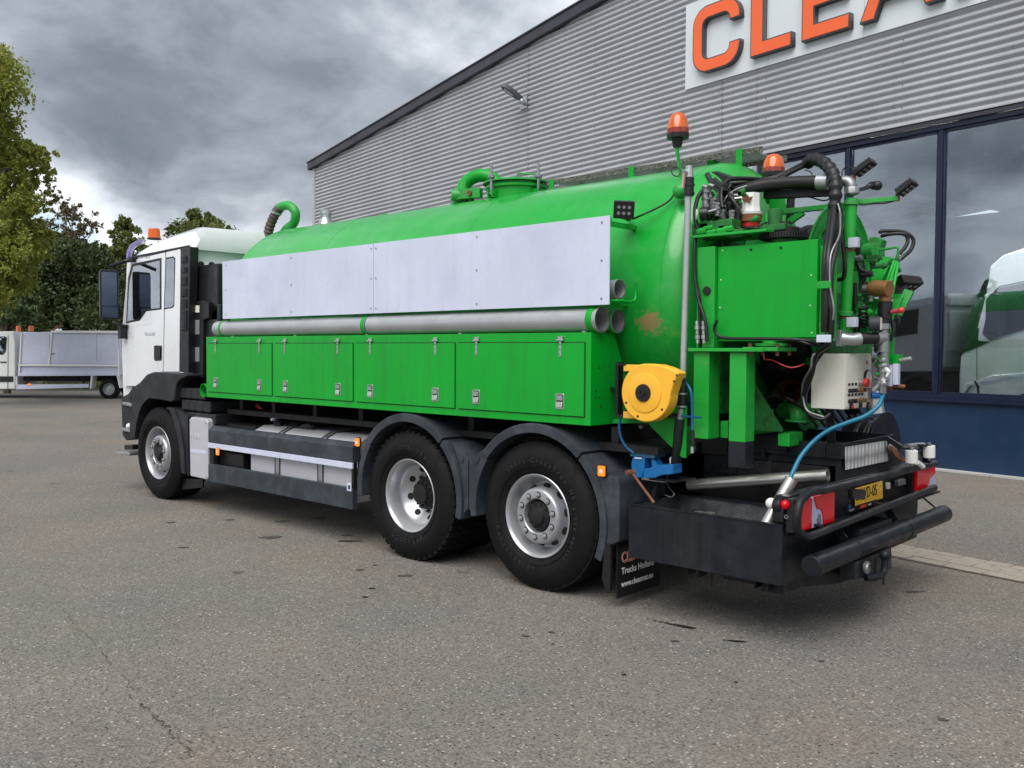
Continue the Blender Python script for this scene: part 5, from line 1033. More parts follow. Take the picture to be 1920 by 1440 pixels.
# ================================================================== rear of the truck
# ---- tray with loose steel pipes
tx0, tx1, ty0, ty1, tz0, tz1 = -3.385, -2.325, SY, -.655, .375, .72
b = MB(); th = .006
b.box(tx0, ty0, tz0, tx1, ty0 + th, tz1); tr = b.build('tray_front', 'black', T, bevel=.002, seg=1)
b = MB(); b.box(tx0 + .008, ty0 + th + .0005, tz0 + .1, tx1 - .008, ty0 + th + .0015, tz1 - .002); b.box(tx0 + .008, ty1 - th - .0015, tz0 + .1, tx1 - .008, ty1 - th - .0005, tz1 - .002); b.box(tx0 + th + .0005, ty0 + .01, tz0 + .1, tx0 + th + .0015, ty1 - .01, tz1 - .002); b.split('tray_lining', 'traym', T)
b = MB(); b.box(tx0, ty1 - th, tz0, tx1, ty1, tz1 + .01); b.build('tray_side', 'alu', T, bevel=.001, seg=1) if False else b.build('tray_side', 'black', T, bevel=.001, seg=1)
b = MB(); b.box(tx0, ty0 + th, tz0, tx0 + th, ty1 - th, tz1); b.build('tray_side', 'black', T)
b = MB(); b.box(tx1 - th, ty0 + th, tz0, tx1, ty1 - th, tz1); b.build('tray_side', 'black', T)
b = MB(); b.box(tx0 + th, ty0 + th, tz0 + .12, tx1 - th, ty1 - th, tz0 + .128); b.build('tray_floor', 'traym', T)
b = MB()
for y in (ty0 + .0, ty1 - .02): b.box(tx0 - .002, y - .004, tz1, tx1 + .002, y + .016, tz1 + .008)
b.box(tx0 - .002, ty0, tz1 + .0005, tx0 + .02, ty1, tz1 + .0078); b.box(tx1 - .02, ty0, tz1 + .0005, tx1 + .001, ty1, tz1 + .0078); b.build('tray_rim', 'black', T)
b = MB()
for px, py in ((1290, 974), (1298, 974), (1302, 980), (1410, 990), (1414, 994), (1421, 999), (1432, 994), (1292, 1055), (1315, 1052), (1327, 1057), (1356, 1047), (1368, 1067)):
    q = at(px, py, y=SY); b.sphere(q, .0045, 8)
b.build('tray_weld_spots', 'black', T)['kind'] = 'stuff'
b = MB()
for x in (-2.98, -2.90): b.box(x, -1.2, .318, x + .008, -1.1, .374)
b.box(-2.98, -1.2, .366, -2.892, -1.1, .374)
for x in (-2.52, -2.44): b.box(x, -1.2, .318, x + .008, -1.1, .374)
b.box(-2.52, -1.2, .366, -2.432, -1.1, .374); b.tube([(-2.86, -1.1, .37), (-2.86, -1.1, .25)], .004, 6, 0); b.split('tray_foot', 'black', T)
G1 = 'loose bright steel pipes in the rear tray'
def loose(a, c, r, lab):
    e = empty('steel_pipe', (a + c) / 2, lab, 'pipe', G1); b = MB(); b.cyl(a, c, r, n=36, hollow=.003); b.build('pipe_tube', 'steel', e, smooth=40)
    d = (c - a).normalized(); b = MB(); b.lathe([(-.002, r), (-.002, r + .0015), (.002, r + .0015), (.002, r - .003)], c, d, 36); b.build('pipe_rim', 'steel', e)
loose(Vector((-3.28, -.70, .80)), at(1552, 891, y=-.62), .037, 'long bright steel pipe lying across the back of the black rear tray')
loose(Vector((-2.515, -1.20, .58)), at(1484, 899, y=-1.02), .038, 'short bright steel pipe leaning up out of the rear tray beside the left tail lamp')
for k, (px, py) in enumerate(((1312, 963), (1331, 964.5))):
    q = at(px, py, y=-1.12); b = MB(); b.cyl(q, q + Vector((0, 0, .012)), .032, n=24, hollow=.008); o = b.build('steel_ring', 'steel'); tag(o, ('left' if k == 0 else 'right') + ' one of two flat steel rings lying inside the rear tray', 'ring', 'flat steel rings in the rear tray')
# ---- rear deck boxes and black frame
b = MB(); b.box(-3.55, -.43, .70, -2.335, .44, 1.035); b.build('rear_deck', 'black', T, bevel=.005)
b = MB(); b.box(-3.2, -.46, 1.036, -2.32, .47, 1.06); b.build('deck_plate', 'black', T, bevel=.003)
for (x0_, y0_, x1_, y1_) in ((-2.95, -.46, -2.32, -.452), (-2.95, .455, -2.32, .463), (-2.328, -.452, -2.32, .455), (-2.958, -.46, -2.95, .463)):
    b = MB(); b.box(x0_, y0_, 1.0605, x1_, y1_, 1.135); b.build('deck_wall', 'black', T, bevel=.0015, seg=1)
b = MB(); b.box(-3.3, -.47, .62, -2.40, -.435, .98); b.build('side_plate', 'grime', T, bevel=.004)
for px, py, w_, h_ in ((1350, 858, .11, .09), (1430, 862, .03, .03)):
    pass
b = MB(); q = at(1350, 860, y=-.50); b.box(q.x - .13, -.49, q.z - .10, q.x + .12, -.471, q.z + .10); b.build('bolted_plate', 'black', T, bevel=.003)
b = MB()
for px in (1336, 1348, 1362):
    q = at(px, 872, y=-.492); b.cyl(q, q + Vector((0, -.014, 0)), .013, n=6)
b.build('plate_bolts', 'black', T)['kind'] = 'stuff'
b = MB()
for px, py in ((1474, 841), (1545, 847), (1432, 850)):
    q = at(px, py, y=-.462); b.box(q.x - .012, -.475, q.z - .03, q.x + .012, -.462, q.z + .03)
b.split('deck_lug', 'black', T)
b = MB(); c_ = at(1420, 885, y=-.55); b.prism([(c_.x - .06, -.58, c_.z - .09), (c_.x + .09, -.58, c_.z + .085), (c_.x + .11, -.58, c_.z + .09), (c_.x + .11, -.58, c_.z - .09)], (0, .012, 0)); b.build('gusset', 'black', T, bevel=.002)
# swirl plate on the rear face
A_q = [at(1584, 838, x=-2.316), at(1662, 826, x=-2.316), at(1665, 864, x=-2.316), at(1585, 881, x=-2.316)]
b = MB(); b.prism(A_q, (.003, 0, 0)); b.build('polished_plate', 'swirl', T)
# cross beam with number plate and lamps
b = MB(); b.box(-2.40, -1.20, .66, -2.315, 1.18, .885); b.build('rear_beam', 'black', T, bevel=.006)
b = MB(); b.box(-2.314, -1.18, .655, -2.215, 1.16, .667); b.build('beam_shelf', 'black', T, bevel=.002)
XL = -2.255
def quad_x(name, pts, x, th, m, par=T, bev=.002): 
    b = MB(); b.prism([at(px, py, x=x) for px, py in pts], (th, 0, 0)); return b.build(name, m, par, bevel=bev)
def lamp(pts, split, par=T):
    base = quad_x('tail_lamp', pts, -2.312, .055, 'bplastic', par, .008)
    return base
lb = MB(); lb.box(-2.314, -1.235, .683, -2.262, -.735, .878); l1 = lb.build('tail_lamp', 'bplastic', T, bevel=.008)
lb = MB(); lb.box(-2.2615, -1.232, .690, -2.235, -1.05, .873); lb.build('lamp_lens', 'tail', l1, bevel=.012)
lb = MB(); lb.prism([(-2.2615, -1.048, .69), (-2.2615, -1.048, .873), (-2.2615, -1.03, .873), (-2.2615, -.99, .80), (-2.2615, -.93, .785), (-2.2615, -.905, .75), (-2.2615, -.895, .69)], (.022, 0, 0)); lb.build('lamp_clear_lens', 'tailw', l1, bevel=.004)
lb = MB(); lb.prism([(-2.2615, -1.028, .873), (-2.2615, -.988, .803), (-2.2615, -.928, .788), (-2.2615, -.903, .752), (-2.2615, -.893, .69), (-2.2615, -.738, .69), (-2.2615, -.738, .873)], (.026, 0, 0)); lb.build('lamp_lens', 'tail', l1, bevel=.006)
lb = MB(); lb.box(-2.2614, -.80, .692, -2.234, -.739, .80) if False else None
lb = MB(); lb.cyl((-2.24, -.955, .735), (-2.237, -.955, .735), .028, n=16); lb.build('lamp_bulb_spot', 'fitting', l1)
lb = MB(); lb.box(-2.314, .70, .69, -2.262, 1.115, .872); l2 = lb.build('tail_lamp', 'bplastic', T, bevel=.008)
lb = MB(); lb.prism([(-2.2615, .71, .695), (-2.2615, .71, .868), (-2.2615, 1.105, .868), (-2.2615, 1.105, .80), (-2.2615, 1.0, .78), (-2.2615, .93, .695)], (.024, 0, 0)); lb.build('lamp_lens', 'tail', l2, bevel=.006)
lb = MB(); lb.prism([(-2.2615, .935, .695), (-2.2615, 1.003, .777), (-2.2615, 1.105, .797), (-2.2615, 1.105, .695)], (.022, 0, 0)); lb.build('lamp_clear_lens', 'tailw', l2, bevel=.004)
np_ = quad_x('number_plate', [(1603, 915.5), (1653, 901.5), (1654, 934), (1603, 949)], -2.30, .006, 'plate', T, .001)
a_ = at(1603.5, 943, x=-2.292); text('plate_lettering', 'BV-VD-05', .108, Vector((-2.2925, a_.y + .012, .752)), (0, 1, 0), (0, 0, 1), 'ink', np_, ext=.0008, sx=.80, bold=.0)
b = MB(); b.box(-2.300, -.42, .690, -2.285, .07, .722); ph = b.build('plate_holder', 'bplastic', T)
b = MB(); b.box(-2.2848, -.418, .715, -2.2838, -.37, .742); b.build('plate_blue_strip', 'bluehose', ph)
b = MB(); b.box(-2.2848, -.22, .696, -2.2838, -.12, .716); b.build('holder_print', 'inkr', ph)
text('holder_print', 'cleanmat', .022, (-2.2842, -.40, .700), (0, 1, 0), (0, 0, 1), 'inkw', ph, ext=.0003); text('holder_print', 'trucks', .022, (-2.2842, -.09, .700), (0, 1, 0), (0, 0, 1), 'inkw', ph, ext=.0003)
quad_x('plate_lamp', [(1588, 916), (1612, 917), (1612, 936), (1589, 936)], -2.22, .04, 'bplastic', T, .010)
quad_x('rear_reflector', [(1660, 905), (1664, 904), (1664.5, 916), (1660.5, 917)], -2.312, .02, 'boxw', T, .003)
quad_x('socket_box', [(1676, 901), (1690, 897), (1691, 907), (1677, 911)], -2.30, .03, 'fitting', T, .003)
# tubular guard around the lamps
gz0, gz1 = .668, .905
b = MB(); b.tube(fillet([at(1753, 869, x=-2.20), Vector((-2.20, -1.02, .912)), Vector((-2.20, -1.14, .93)), Vector((-2.20, -1.30, .885)), Vector((-2.20, -1.335, .80)), Vector((-2.20, -1.325, .72)), Vector((-2.20, -1.20, .665)), at(1752, 914, x=-2.20)], .05, 5), .024, 14, 0); b.build('lamp_guard', 'black', T, smooth=50)
b = MB(); b.tube([at(1748, 872, x=-2.21), (-2.22, -.3, .925), (-2.23, -1.0, .928)], .008, 6, 0); b.build('guard_cable', 'hose', T)
for y in (-1.0, 0, 1.0):
    b = MB(); b.box(-2.33, y - .02, .70, -2.20, y + .02, .712); b.build('guard_stay', 'black', T)
# under-run tube with two clamps
uy0, uy1, uz, ux, ur = -1.20, 1.12, .505, -2.17, .062
a0_, a1_ = Vector((ux - .005, uy0, uz)), Vector((ux - .005, uy1, uz))
b = MB(); b.cyl(a0_, a1_, ur, n=48); b.build('underrun_tube', 'black', T, bevel=.010, seg=3)
for px in (1602, 1697):
    y = at(px, 1010 if px == 1602 else 975, x=ux).y; b = MB(); b.lathe([(-.006, ur + .0005), (-.006, ur + .005), (.006, ur + .005), (.006, ur + .0005)], (ux - .005, y, uz), (0, 1, 0), 36); b.beam((ux - .06, y, uz + ur - .01), (ux - .25, y, uz + .26), .055, .012, up=(0, 1, 0)) ; b.beam((ux - .05, y, uz - ur), (ux - .2, y, uz - ur + .02), .05, .03); b.build('underrun_clamp', 'black', T, bevel=.002, seg=1)
b = MB(); b.beam((ux - .02, .98, uz + ur - .01), (ux - .22, .90, uz + .24), .03, .012); b.build('underrun_strut', 'black', T)
b = MB(); b.box(-2.50, -1.15, .30, -2.36, 1.1, .62); b.build('rear_cross_beam', 'black', T, bevel=.004)
b = MB(); b.prism([(-2.45, -1.06, .30), (-2.25, -.62, .285), (-2.22, -.20, .285), (-2.8, -.20, .285), (-2.8, -1.06, .30)], (0, 0, .14)); b.build('coupling_skirt', 'black', T, bevel=.003)
b = MB(); b.box(-2.5, -.42, .30, -2.20, .12, .60); b.build('hitch_block', 'black', T, bevel=.008)
b = MB(); b.box(-2.199, -.40, .29, -2.15, -.05, .44); b.box(-2.149, -.36, .31, -2.12, -.10, .42); b.build('tow_plate', 'black', T, bevel=.006)
b = MB(); tq = at(1660, 1041, x=-2.07); b.tube([(-2.12, tq.y - .18, tq.z - .12), (-2.08, tq.y - .1, tq.z - .12), (-2.07, tq.y - .02, tq.z - .10), (-2.07, tq.y, tq.z)], .022, 10, 4); b.sphere(tq, .036, 14); b.lathe([(-.006, .016), (-.006, .028), (.006, .028), (.006, .016)], tq + Vector((0, -.02, -.155)), (1, .3, 0), 16); b.build('tow_ball', 'black', T)
b = MB(); b.lathe([(0, .02), (0, .038), (.012, .038), (.014, .0)], (-2.11, -.56, .40), (1, -.1, .1), 18); b.lathe([(0, .0), (.0, .028), (.010, .020)], (-2.098, -.56, .40), (1, -.1, .1), 18); b.build('tow_socket', 'fitting', T)
b = MB(); b.box(-2.6, 1.05, .33, -2.59, 1.25, .66); b.build('far_mudflap', 'bplastic', T)
b = MB(); b.prism([at(px, py, x=-2.13) for px, py in ((1603, 1054), (1650, 1036), (1652, 1066), (1630, 1081), (1604, 1088))], (-.10, 0, 0)); b.build('hitch_housing', 'black', T, bevel=.006)
# side marker lamp on rubber stalk
mk = at(1461, 945, y=-1.24); b = MB(); b.cyl(mk + Vector((-.03, 0, -.01)), mk + Vector((.02, 0, -.004)), .040, n=24); b.box(mk.x - .035, mk.y - .02, mk.z - .10, mk.x + .035, mk.y + .02, mk.z - .02); ml = b.build('outline_marker', 'bplastic', T, bevel=.008)
b = MB(); b.sphere(mk + Vector((.035, 0, 0)), .028, 14); b.build('marker_red_lens', 'tail', ml); b = MB(); b.sphere(mk + Vector((-.045, -.01, 0)), .032, 14); b.build('marker_amber_lens', 'boxw', ml)
b = MB(); q = at(1474, 969, y=-1.24); b.lathe([(0, .006), (0, .012), (.004, .012), (.004, .006)], q, (.6, -.8, 0), 14); b.build('guard_bolt', 'fitting', T)
# rollers on the far corner
rl = MB(); a_ = at(1694, 845, x=-2.2)
for px, y0_, y1_ in ((1709, 844, 868), (1742, 835, 858)):
    a_, c_ = at(px, y0_, x=-2.12), at(px, y1_, x=-2.12); b = MB(); b.cyl(c_, a_, .040, n=24); b.build('hose_roller', 'paper', T, bevel=.006); b = MB(); b.cyl(c_ - Vector((0, 0, .02)), a_ + Vector((0, 0, .02)), .012, n=10); b.build('roller_pin', 'fitting', T)
for p_ in (((1700, 839), (1731, 836)), ((1712, 856), (1730, 853))):
    b = MB(); b.cyl(at(*p_[0], x=-2.2), at(*p_[1], x=-2.2), .026, n=18); b.build('roller_bar', 'fitting', T)
b = MB(); b.beam(at(1721, 834, x=-2.18), at(1748, 836, x=-2.12), .10, .012); b.beam(at(1662, 821, x=-2.3), at(1690, 839, x=-2.2), .03, .03); b.beam(at(1690, 839, x=-2.2), at(1703, 841, x=-2.14), .05, .012); b.beam(at(1736, 840, x=-2.16), at(1738, 866, x=-2.16), .05, .04); b.split('roller_frame', 'black', T)
b = MB(); b.cyl(at(1718, 866, x=-2.12), at(1730, 875, x=-2.12), .018, n=12); b.build('grease_fitting', 'paper', T)
b = MB(); P_ = [at(1672, 835, x=-2.22), at(1680, 850, x=-2.2), at(1692, 862, x=-2.18), at(1702, 870, x=-2.16)]; b.cyl(at(1661, 846, x=-2.4), at(1675, 838, x=-2.25), .03, n=16); b.build('reel_axle_stub', 'fitting', T)
b = MB(); b.prism([at(px, py, x=-2.2) for px, py in ((1672, 836), (1684, 845), (1700, 862), (1703, 869), (1692, 866), (1680, 856), (1673, 845))], (-.02, 0, 0)); b.build('reel_guide', 'rust', T, bevel=.002)
# low black hose reel
lr = Vector((-2.50, .78, .93))
b = MB()
for dx in (-.22, .0): b.lathe([(dx - .004, .03), (dx - .004, .34), (dx, .345), (dx + .004, .34), (dx + .004, .03)], lr, (1, 0, 0), 56)
b.cyl(lr + Vector((-.22, 0, 0)), lr, .14, n=32); b.build('low_hose_reel', 'black', T)
for k, (r, x) in enumerate(((.285, -.05), (.26, -.09), (.29, -.13), (.25, -.17), (.225, -.035))):
    b = MB(); b.lathe([(x - .013 + .013 * (1 - math.cos(t)), r + .013 * math.sin(t)) for t in [2 * math.pi * i / 8 for i in range(9)]], lr, (1, 0, 0), 48); b.build('wound_hose', 'hose', T)
# ---- green columns, shelves, frame
def gbox(name, x0_, x1_, y0_, y1_, z0_, z1_, m='frame', bev=.006): b = MB(); b.box(x0_, y0_, z0_, x1_, y1_, z1_); return b.build(name, m, T, bevel=bev)
FY = -.95
gbox('column', -3.10, -2.985, FY, FY + .14, 1.150, 1.712)
gbox('column', -2.838, -2.722, FY - .005, FY + .115, 1.148, 1.710)
gbox('column_foot', -2.838, -2.722, FY - .005, FY + .115, .985, 1.147, 'black')
gbox('column', -3.095, -2.965, FY + .02, FY + .15, 1.737, 2.385)
gbox('shelf_plate', -3.125, -2.60, FY - .03, -.62, 1.714, 1.736, 'frame', .002)
gbox('column', -3.09, -2.98, .55, .70, 1.06, 2.4)
gbox('top_plate', -3.11, -2.60, FY - .01, -.60, 2.445, 2.462, 'frame', .002)
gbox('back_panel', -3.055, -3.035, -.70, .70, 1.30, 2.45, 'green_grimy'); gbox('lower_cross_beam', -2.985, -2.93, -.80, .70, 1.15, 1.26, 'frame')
gbox('lower_cross_beam', -2.68, -2.60, -.60, -.40, 1.105, 1.19, 'frame')
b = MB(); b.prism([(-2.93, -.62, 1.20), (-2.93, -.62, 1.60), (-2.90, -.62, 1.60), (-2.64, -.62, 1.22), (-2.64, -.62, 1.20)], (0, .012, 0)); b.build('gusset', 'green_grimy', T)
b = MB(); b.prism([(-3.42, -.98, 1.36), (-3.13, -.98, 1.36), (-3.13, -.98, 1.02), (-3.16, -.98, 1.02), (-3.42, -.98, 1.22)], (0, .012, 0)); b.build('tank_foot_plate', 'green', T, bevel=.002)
b = MB(); b.prism([at(px, py, y=-.78) for px, py in ((1278, 800), (1300, 800), (1303, 845), (1287, 857), (1276, 846))], (0, .02, 0)); b.build('mud_shield', 'green_grimy', T)
# swivel mount under green box, ring gear above
c_ = at(1446, 655, y=-.84); b = MB(); b.lathe([(0, .075), (.012, .075), (.012, .10), (.03, .10), (.03, .055), (.055, .055), (.055, .062), (.075, .062)], (c_.x, -.84, 1.737), (0, 0, 1), 32)
b.box(c_.x - .13, -.96, 1.718, c_.x + .10, -.70, 1.742); b.build('swivel_mount', 'frame', T, bevel=.002)
b = MB()
for dx, dy in ((-.10, -.08), (.08, -.08), (-.10, .08), (.08, .08)): b.cyl((c_.x + dx, -.84 + dy, 1.69), (c_.x + dx, -.84 + dy, 1.765), .012, n=8)
b.build('mount_bolts', 'rust', T)['kind'] = 'stuff'
b = MB(); b.tube([at(1432, 662, y=-.9), at(1433, 673, y=-.9), at(1438, 674, y=-.88), at(1450, 676, y=-.86), at(1466, 684, y=-.84), at(1483, 689, y=-.82), at(1500, 686, y=-.80), at(1508, 682, y=-.8)], .004, 6, 5); b.build('loose_red_wire', 'redp', T)
# the green swing box
b = MB(); gx0, gx1, gy, gz0_, gz1_ = -2.962, -2.300, -.90, 1.800, 2.380
b.box(gx0, gy, gz0_, gx1, gy + .16, gz1_); gb_ = b.build('swing_box', 'green', T, bevel=.004)
b = MB(); b.box(gx0 - .012, gy + .02, gz0_ - .02, gx1 + .05, gy + .17, gz0_ - .001); b.box(gx1 + .002, gy + .03, gz0_, gx1 + .05, gy + .17, gz1_ - .04); b.build('swing_box_edge', 'frame', T, bevel=.003)
b = MB()
for px, py in ((1408, 468), (1464, 464.5)): q = at(px, py, y=gy); b.cyl(q, q + Vector((0, -.002, 0)), .009, n=10)
b.build('box_hole', 'dark', gb_)
b = MB()
for px, py in ((1355, 470), (1352, 525), (1350, 577), (1521, 516), (1519, 573), (1522, 624), (1415, 633)): q = at(px, py, y=gy); b.sphere(q, .0045, 8)
b.build('paint_chips', 'paper', gb_)['kind'] = 'stuff'
b = MB(); q = at(1326, 545, y=FY + .02); b.cyl(q, q + Vector((0, -.012, 0)), .028, n=24); b.build('rubber_plug', 'bplastic', T, bevel=.004)
b = MB(); q = Vector((-2.58, -.76, 2.43)); b.lathe([(-.018, .0), (-.018, .138), (.018, .138), (.018, .09), (.05, .09), (.06, .05), (.09, .045), (.09, 0)], q, (0, 0, 1), 40)
for i in range(54):
    a = 2 * math.pi * i / 54; b.obox(q + Vector((math.cos(a) * .141, math.sin(a) * .141, 0)), Vector((math.cos(a), math.sin(a), 0)) * .006, Vector((-math.sin(a), math.cos(a), 0)) * .0045, Vector((0, 0, .017)))
b.build('ring_gear', 'grime', T)
b = MB(); b.lathe([(-.06, .0), (-.06, .085), (-.02, .085)], q, (0, 0, 1), 32); b.build('gear_seat', 'green_grimy', T)
q = at(1451, 442, y=-.80); b = MB(); b.box(q.x - .06, -.86, 2.46, q.x + .10, -.72, 2.50); b.cyl((q.x, -.79, 2.5), (q.x, -.79, 2.60), .045, n=16); b.build('pivot_block', 'green_grimy', T, bevel=.006)
b = MB(); b.cyl(at(1443, 428, y=-.78), at(1443, 400, y=-.78), .035, n=18); b.build('pivot_post', 'frame', T)
# ---- hydraulic block cluster above the top plate
rr = random.Random(3)
def cyl_px(name, a, c, r, m, n=14, par=T): b = MB(); b.cyl(a, c, r, n=n); return b.build(name, m, par, bevel=min(.003, r * .2), seg=1)
def hose_(pts, r, m='hose', nm='hydraulic_hose', n=10, rf=None): 
    b = MB(); b.tube([at(*p[:2], y=p[2]) for p in pts], r, n, 7, rf=rf); return b.build(nm, m, T, smooth=60)
b = MB()
for px, py, w_, h_ in ((1318, 430, .06, .035), (1352, 432, .05, .03), (1365, 425, .05, .045), (1385, 438, .05, .025), (1335, 422, .07, .02)):
    q = at(px, py, y=-.88); b.box(q.x - w_, -.92, q.z - h_, q.x + w_, -.80, q.z + h_)
b.build('valve_block', 'green_grimy', T, bevel=.006)
for px, py, s_ in ((1316, 434, .022), (1334, 436, .018), (1353, 434, .022), (1328, 428, .016), (1365, 430, .02)):
    q = at(px, py, y=-.93); b = MB(); b.cyl(q + Vector((-.03, 0, 0)), q + Vector((.035, 0, .004)), s_, n=6); b.build('valve_spool', 'frame', T, bevel=.003)
b = MB()
for (px, py, py2, r, y) in ((1323, 395, 355, .022, -.86), (1331, 390, 350, .014, -.82), (1338, 395, 372, .018, -.84), (1345, 405, 380, .016, -.88), (1356, 410, 385, .015, -.80), (1372, 415, 395, .014, -.88)):
    b.cyl(at(px, py, y=y), at(px - 1.5, py2, y=y), r, n=10)
    for k in range(3): q = at(px, py + (py2 - py) * (k + .5) / 3, y=y); b.cyl(q, q + Vector((0, 0, .014)), r * 1.3, n=6)
b.build('relief_valves', 'fitting', T, smooth=40)['kind'] = 'stuff'
for px, py in ((1318, 349), (1330, 347)): cyl_px('elbow_fitting', at(px, py, y=-.84), at(px + 9, py + 3, y=-.84), .014, 'fitting')
q = at(1312, 401, y=-.95); b = MB(); b.cyl(q + Vector((.045, .02, 0)), q, .040, n=24); go = b.build('pressure_gauge', 'bplastic', T, bevel=.004); dq = (Vector((CAMP.x, CAMP.y, 2.3)) - q).normalized()
b = MB(); b.cyl(at(1306.5, 402, y=-.965), at(1306.5, 402, y=-.965) + Vector((-.004, -.003, 0)), .034, n=24); b.build('gauge_dial', 'gauge', go)
cyl_px('gauge_stem', at(1318, 400, y=-.93), at(1344, 393, y=-.90), .010, 'fitting')
b = MB(); b.prism([at(px, py, y=-.80) for px, py in ((1345, 424), (1362, 414), (1362, 432), (1348, 432))], (0, .10, 0)); b.prism([at(px, py, y=-.78) for px, py in ((1340, 388), (1358, 382), (1364, 398), (1350, 410), (1342, 400))], (0, .1, 0)); b.prism([at(px, py, y=-.70) for px, py in ((1366, 395), (1378, 388), (1382, 405), (1370, 412))], (0, .1, 0)); b.build('bracket_plate', 'frame', T)
# white and red filter housing
q = at(1407, 428, y=-.70); zt_ = at(1407, 362, y=-.70).z; zb = q.z; X, Yq = q.x, -.70
def hz(py): return at(1407, py, y=-.70).z
b = MB(); b.lathe([(0, 0), (0, .072), (hz(398) - hz(403), .075), (hz(398) - hz(403), 0)], (X, Yq, hz(403)), (0, 0, 1), 32); b.lathe([(0, .066), (hz(384) - hz(398), .060), (hz(363) - hz(398), .060), (hz(362) - hz(398), 0)], (X, Yq, hz(398)), (0, 0, 1), 8); fo = b.build('filter_head', 'paper', T, smooth=25)
b = MB(); b.lathe([(0, .072), (hz(416) - hz(403), .070), (hz(417) - hz(403), .058), (hz(427) - hz(403), .050), (hz(436) - hz(403), .045)], (X, Yq, hz(403) - .001), (0, 0, 1), 28); b.build('filter_bowl', 'rust', fo)
b = MB(); b.lathe([(hz(418) - hz(403), .060), (hz(426) - hz(403), .056)], (X, Yq, hz(403)), (0, 0, 1), 28); b.build('filter_ring', 'redp', fo)
b = MB(); b.prism([at(px, py, y=-.765) for px, py in ((1392, 367), (1398, 362), (1402, 366), (1405, 370), (1411, 368), (1409, 374), (1404, 377), (1408, 381), (1400, 378), (1394, 378), (1391, 374))], (0, .006, 0)); b.build('rust_patch', 'rust', fo)
b = MB(); b.tube([at(1411, 413, y=-.78), at(1416, 410, y=-.80), at(1420, 405, y=-.80)], .016, 10, 5); b.build('filter_outlet', 'green_old', fo)
cyl_px('filter_pipe', at(1375, 373, y=-.74), at(1392, 371, y=-.72), .010, 'steel'); cyl_px('filter_pipe', at(1374, 367, y=-.72), at(1393, 366, y=-.70), .013, 'fitting')
# black motor/fan box high at the tank end
b = MB(); b.prism([at(px, py, y=-.45) for px, py in ((1331, 322), (1343, 320), (1372, 331), (1374, 347), (1350, 352), (1331, 340))], (0, .28, 0)); b.build('control_cabinet', 'bplastic', T, bevel=.012)
# hoses of the upper cluster
hose_([(1328, 452, -.9), (1309, 430, -.93), (1303, 400, -.93), (1308, 372, -.9), (1320, 354, -.87)], .014)
hose_([(1326, 327, -.62), (1336, 345, -.66), (1352, 362, -.72), (1370, 380, -.76), (1385, 402, -.74)], .019)
hose_([(1340, 336, -.7), (1356, 352, -.74), (1372, 372, -.8), (1386, 392, -.8)], .015)
hose_([(1355, 390, -.82), (1353, 372, -.8), (1357, 348, -.74), (1370, 336, -.66), (1400, 335, -.55), (1436, 336, -.4), (1470, 325, -.35), (1500, 310, -.35)], .015)
hose_([(1352, 345, -.6), (1400, 342, -.5), (1440, 338, -.4), (1480, 322, -.35), (1512, 304, -.35)], .017)
hose_([(1362, 360, -.6), (1400, 347, -.5), (1445, 342, -.42), (1490, 320, -.38), (1515, 308, -.38)], .013)
hose_([(1340, 352, -.66), (1358, 362, -.7), (1373, 366, -.72)], .012)
hose_([(1362, 392, -.85), (1358, 404, -.86), (1366, 425, -.88), (1374, 435, -.88), (1400, 427, -.9), (1425, 428, -.9)], .006)
hose_([(1375, 425, -.88), (1395, 430, -.86), (1412, 428, -.9), (1430, 420, -.85), (1440, 416, -.8)], .005)
hose_([(1355, 386, -.8), (1363, 368, -.8), (1380, 355, -.74), (1400, 348, -.7)], .004, 'fitting')
# big black hose to elbow, and metal elbow
hose_([(1340, 405, -.62), (1352, 385, -.62), (1375, 366, -.60), (1410, 352, -.58), (1450, 345, -.56), (1500, 342, -.55), (1537, 342, -.55)], .042, 'hose', 'arm_hose', 20)
cyl_px('hose_coupling', at(1533, 342, y=-.55), at(1555, 341, y=-.55), .050, 'alu', 24)
b = MB(); b.tube(fillet([at(1553, 340, y=-.55), at(1596, 339, y=-.55), at(1597, 366, y=-.55)], .085, 8), .033, 20, 0); b.build('elbow', 'fitting', T)
cyl_px('union_nut', at(1597, 352, y=-.55), at(1597, 364, y=-.55), .048, 'alu', 8)
b = MB(); b.beam(at(1435, 366, y=-.50), at(1560, 360, y=-.50), .06, .050); b.build('arm_beam', 'grime', T, bevel=.004)
b = MB(); b.beam(at(1443, 400, y=-.20), at(1552, 388, y=-.20), .04, .035); b.build('cross_arm', 'green_old', T, bevel=.004)
b = MB(); b.beam(at(1480, 416, y=-.20), at(1506, 398, y=-.20), .03, .04); b.build('arm_brace', 'frame', T)
# corrugated sleeve arching down
hose_([(1514, 306, -.42), (1524, 299, -.46), (1540, 302, -.52), (1556, 316, -.58), (1565, 335, -.62), (1567, 360, -.64), (1564, 392, -.64)], .036, 'hose', 'corrugated_sleeve', 18, rf=lambda t, i: (.040, .042, .034, .033)[i % 4] if True else 0)
for dx, dy, r in ((-6, 0, .017), (0, -.03, .019), (5, .02, .016), (-3, .03, .015), (9, .03, .014)):
    hose_([(1564 + dx, 390, -.64 + dy), (1560 + dx, 430, -.78 + dy), (1553 + dx, 480, -.92 + dy), (1550 + dx * .8, 540, -.94 + dy), (1549 + dx * .7, 590, -.94 + dy), (1548 + dx * .6, 622, -.92 + dy)], r)
hose_([(1572, 385, -.66), (1577, 410, -.66), (1572, 450, -.84), (1560, 500, -.95), (1557, 560, -.97), (1560, 590, -.97), (1555, 640, -.94), (1530, 665, -.85), (1522, 700, -.8), (1508, 740, -.7)], .017)
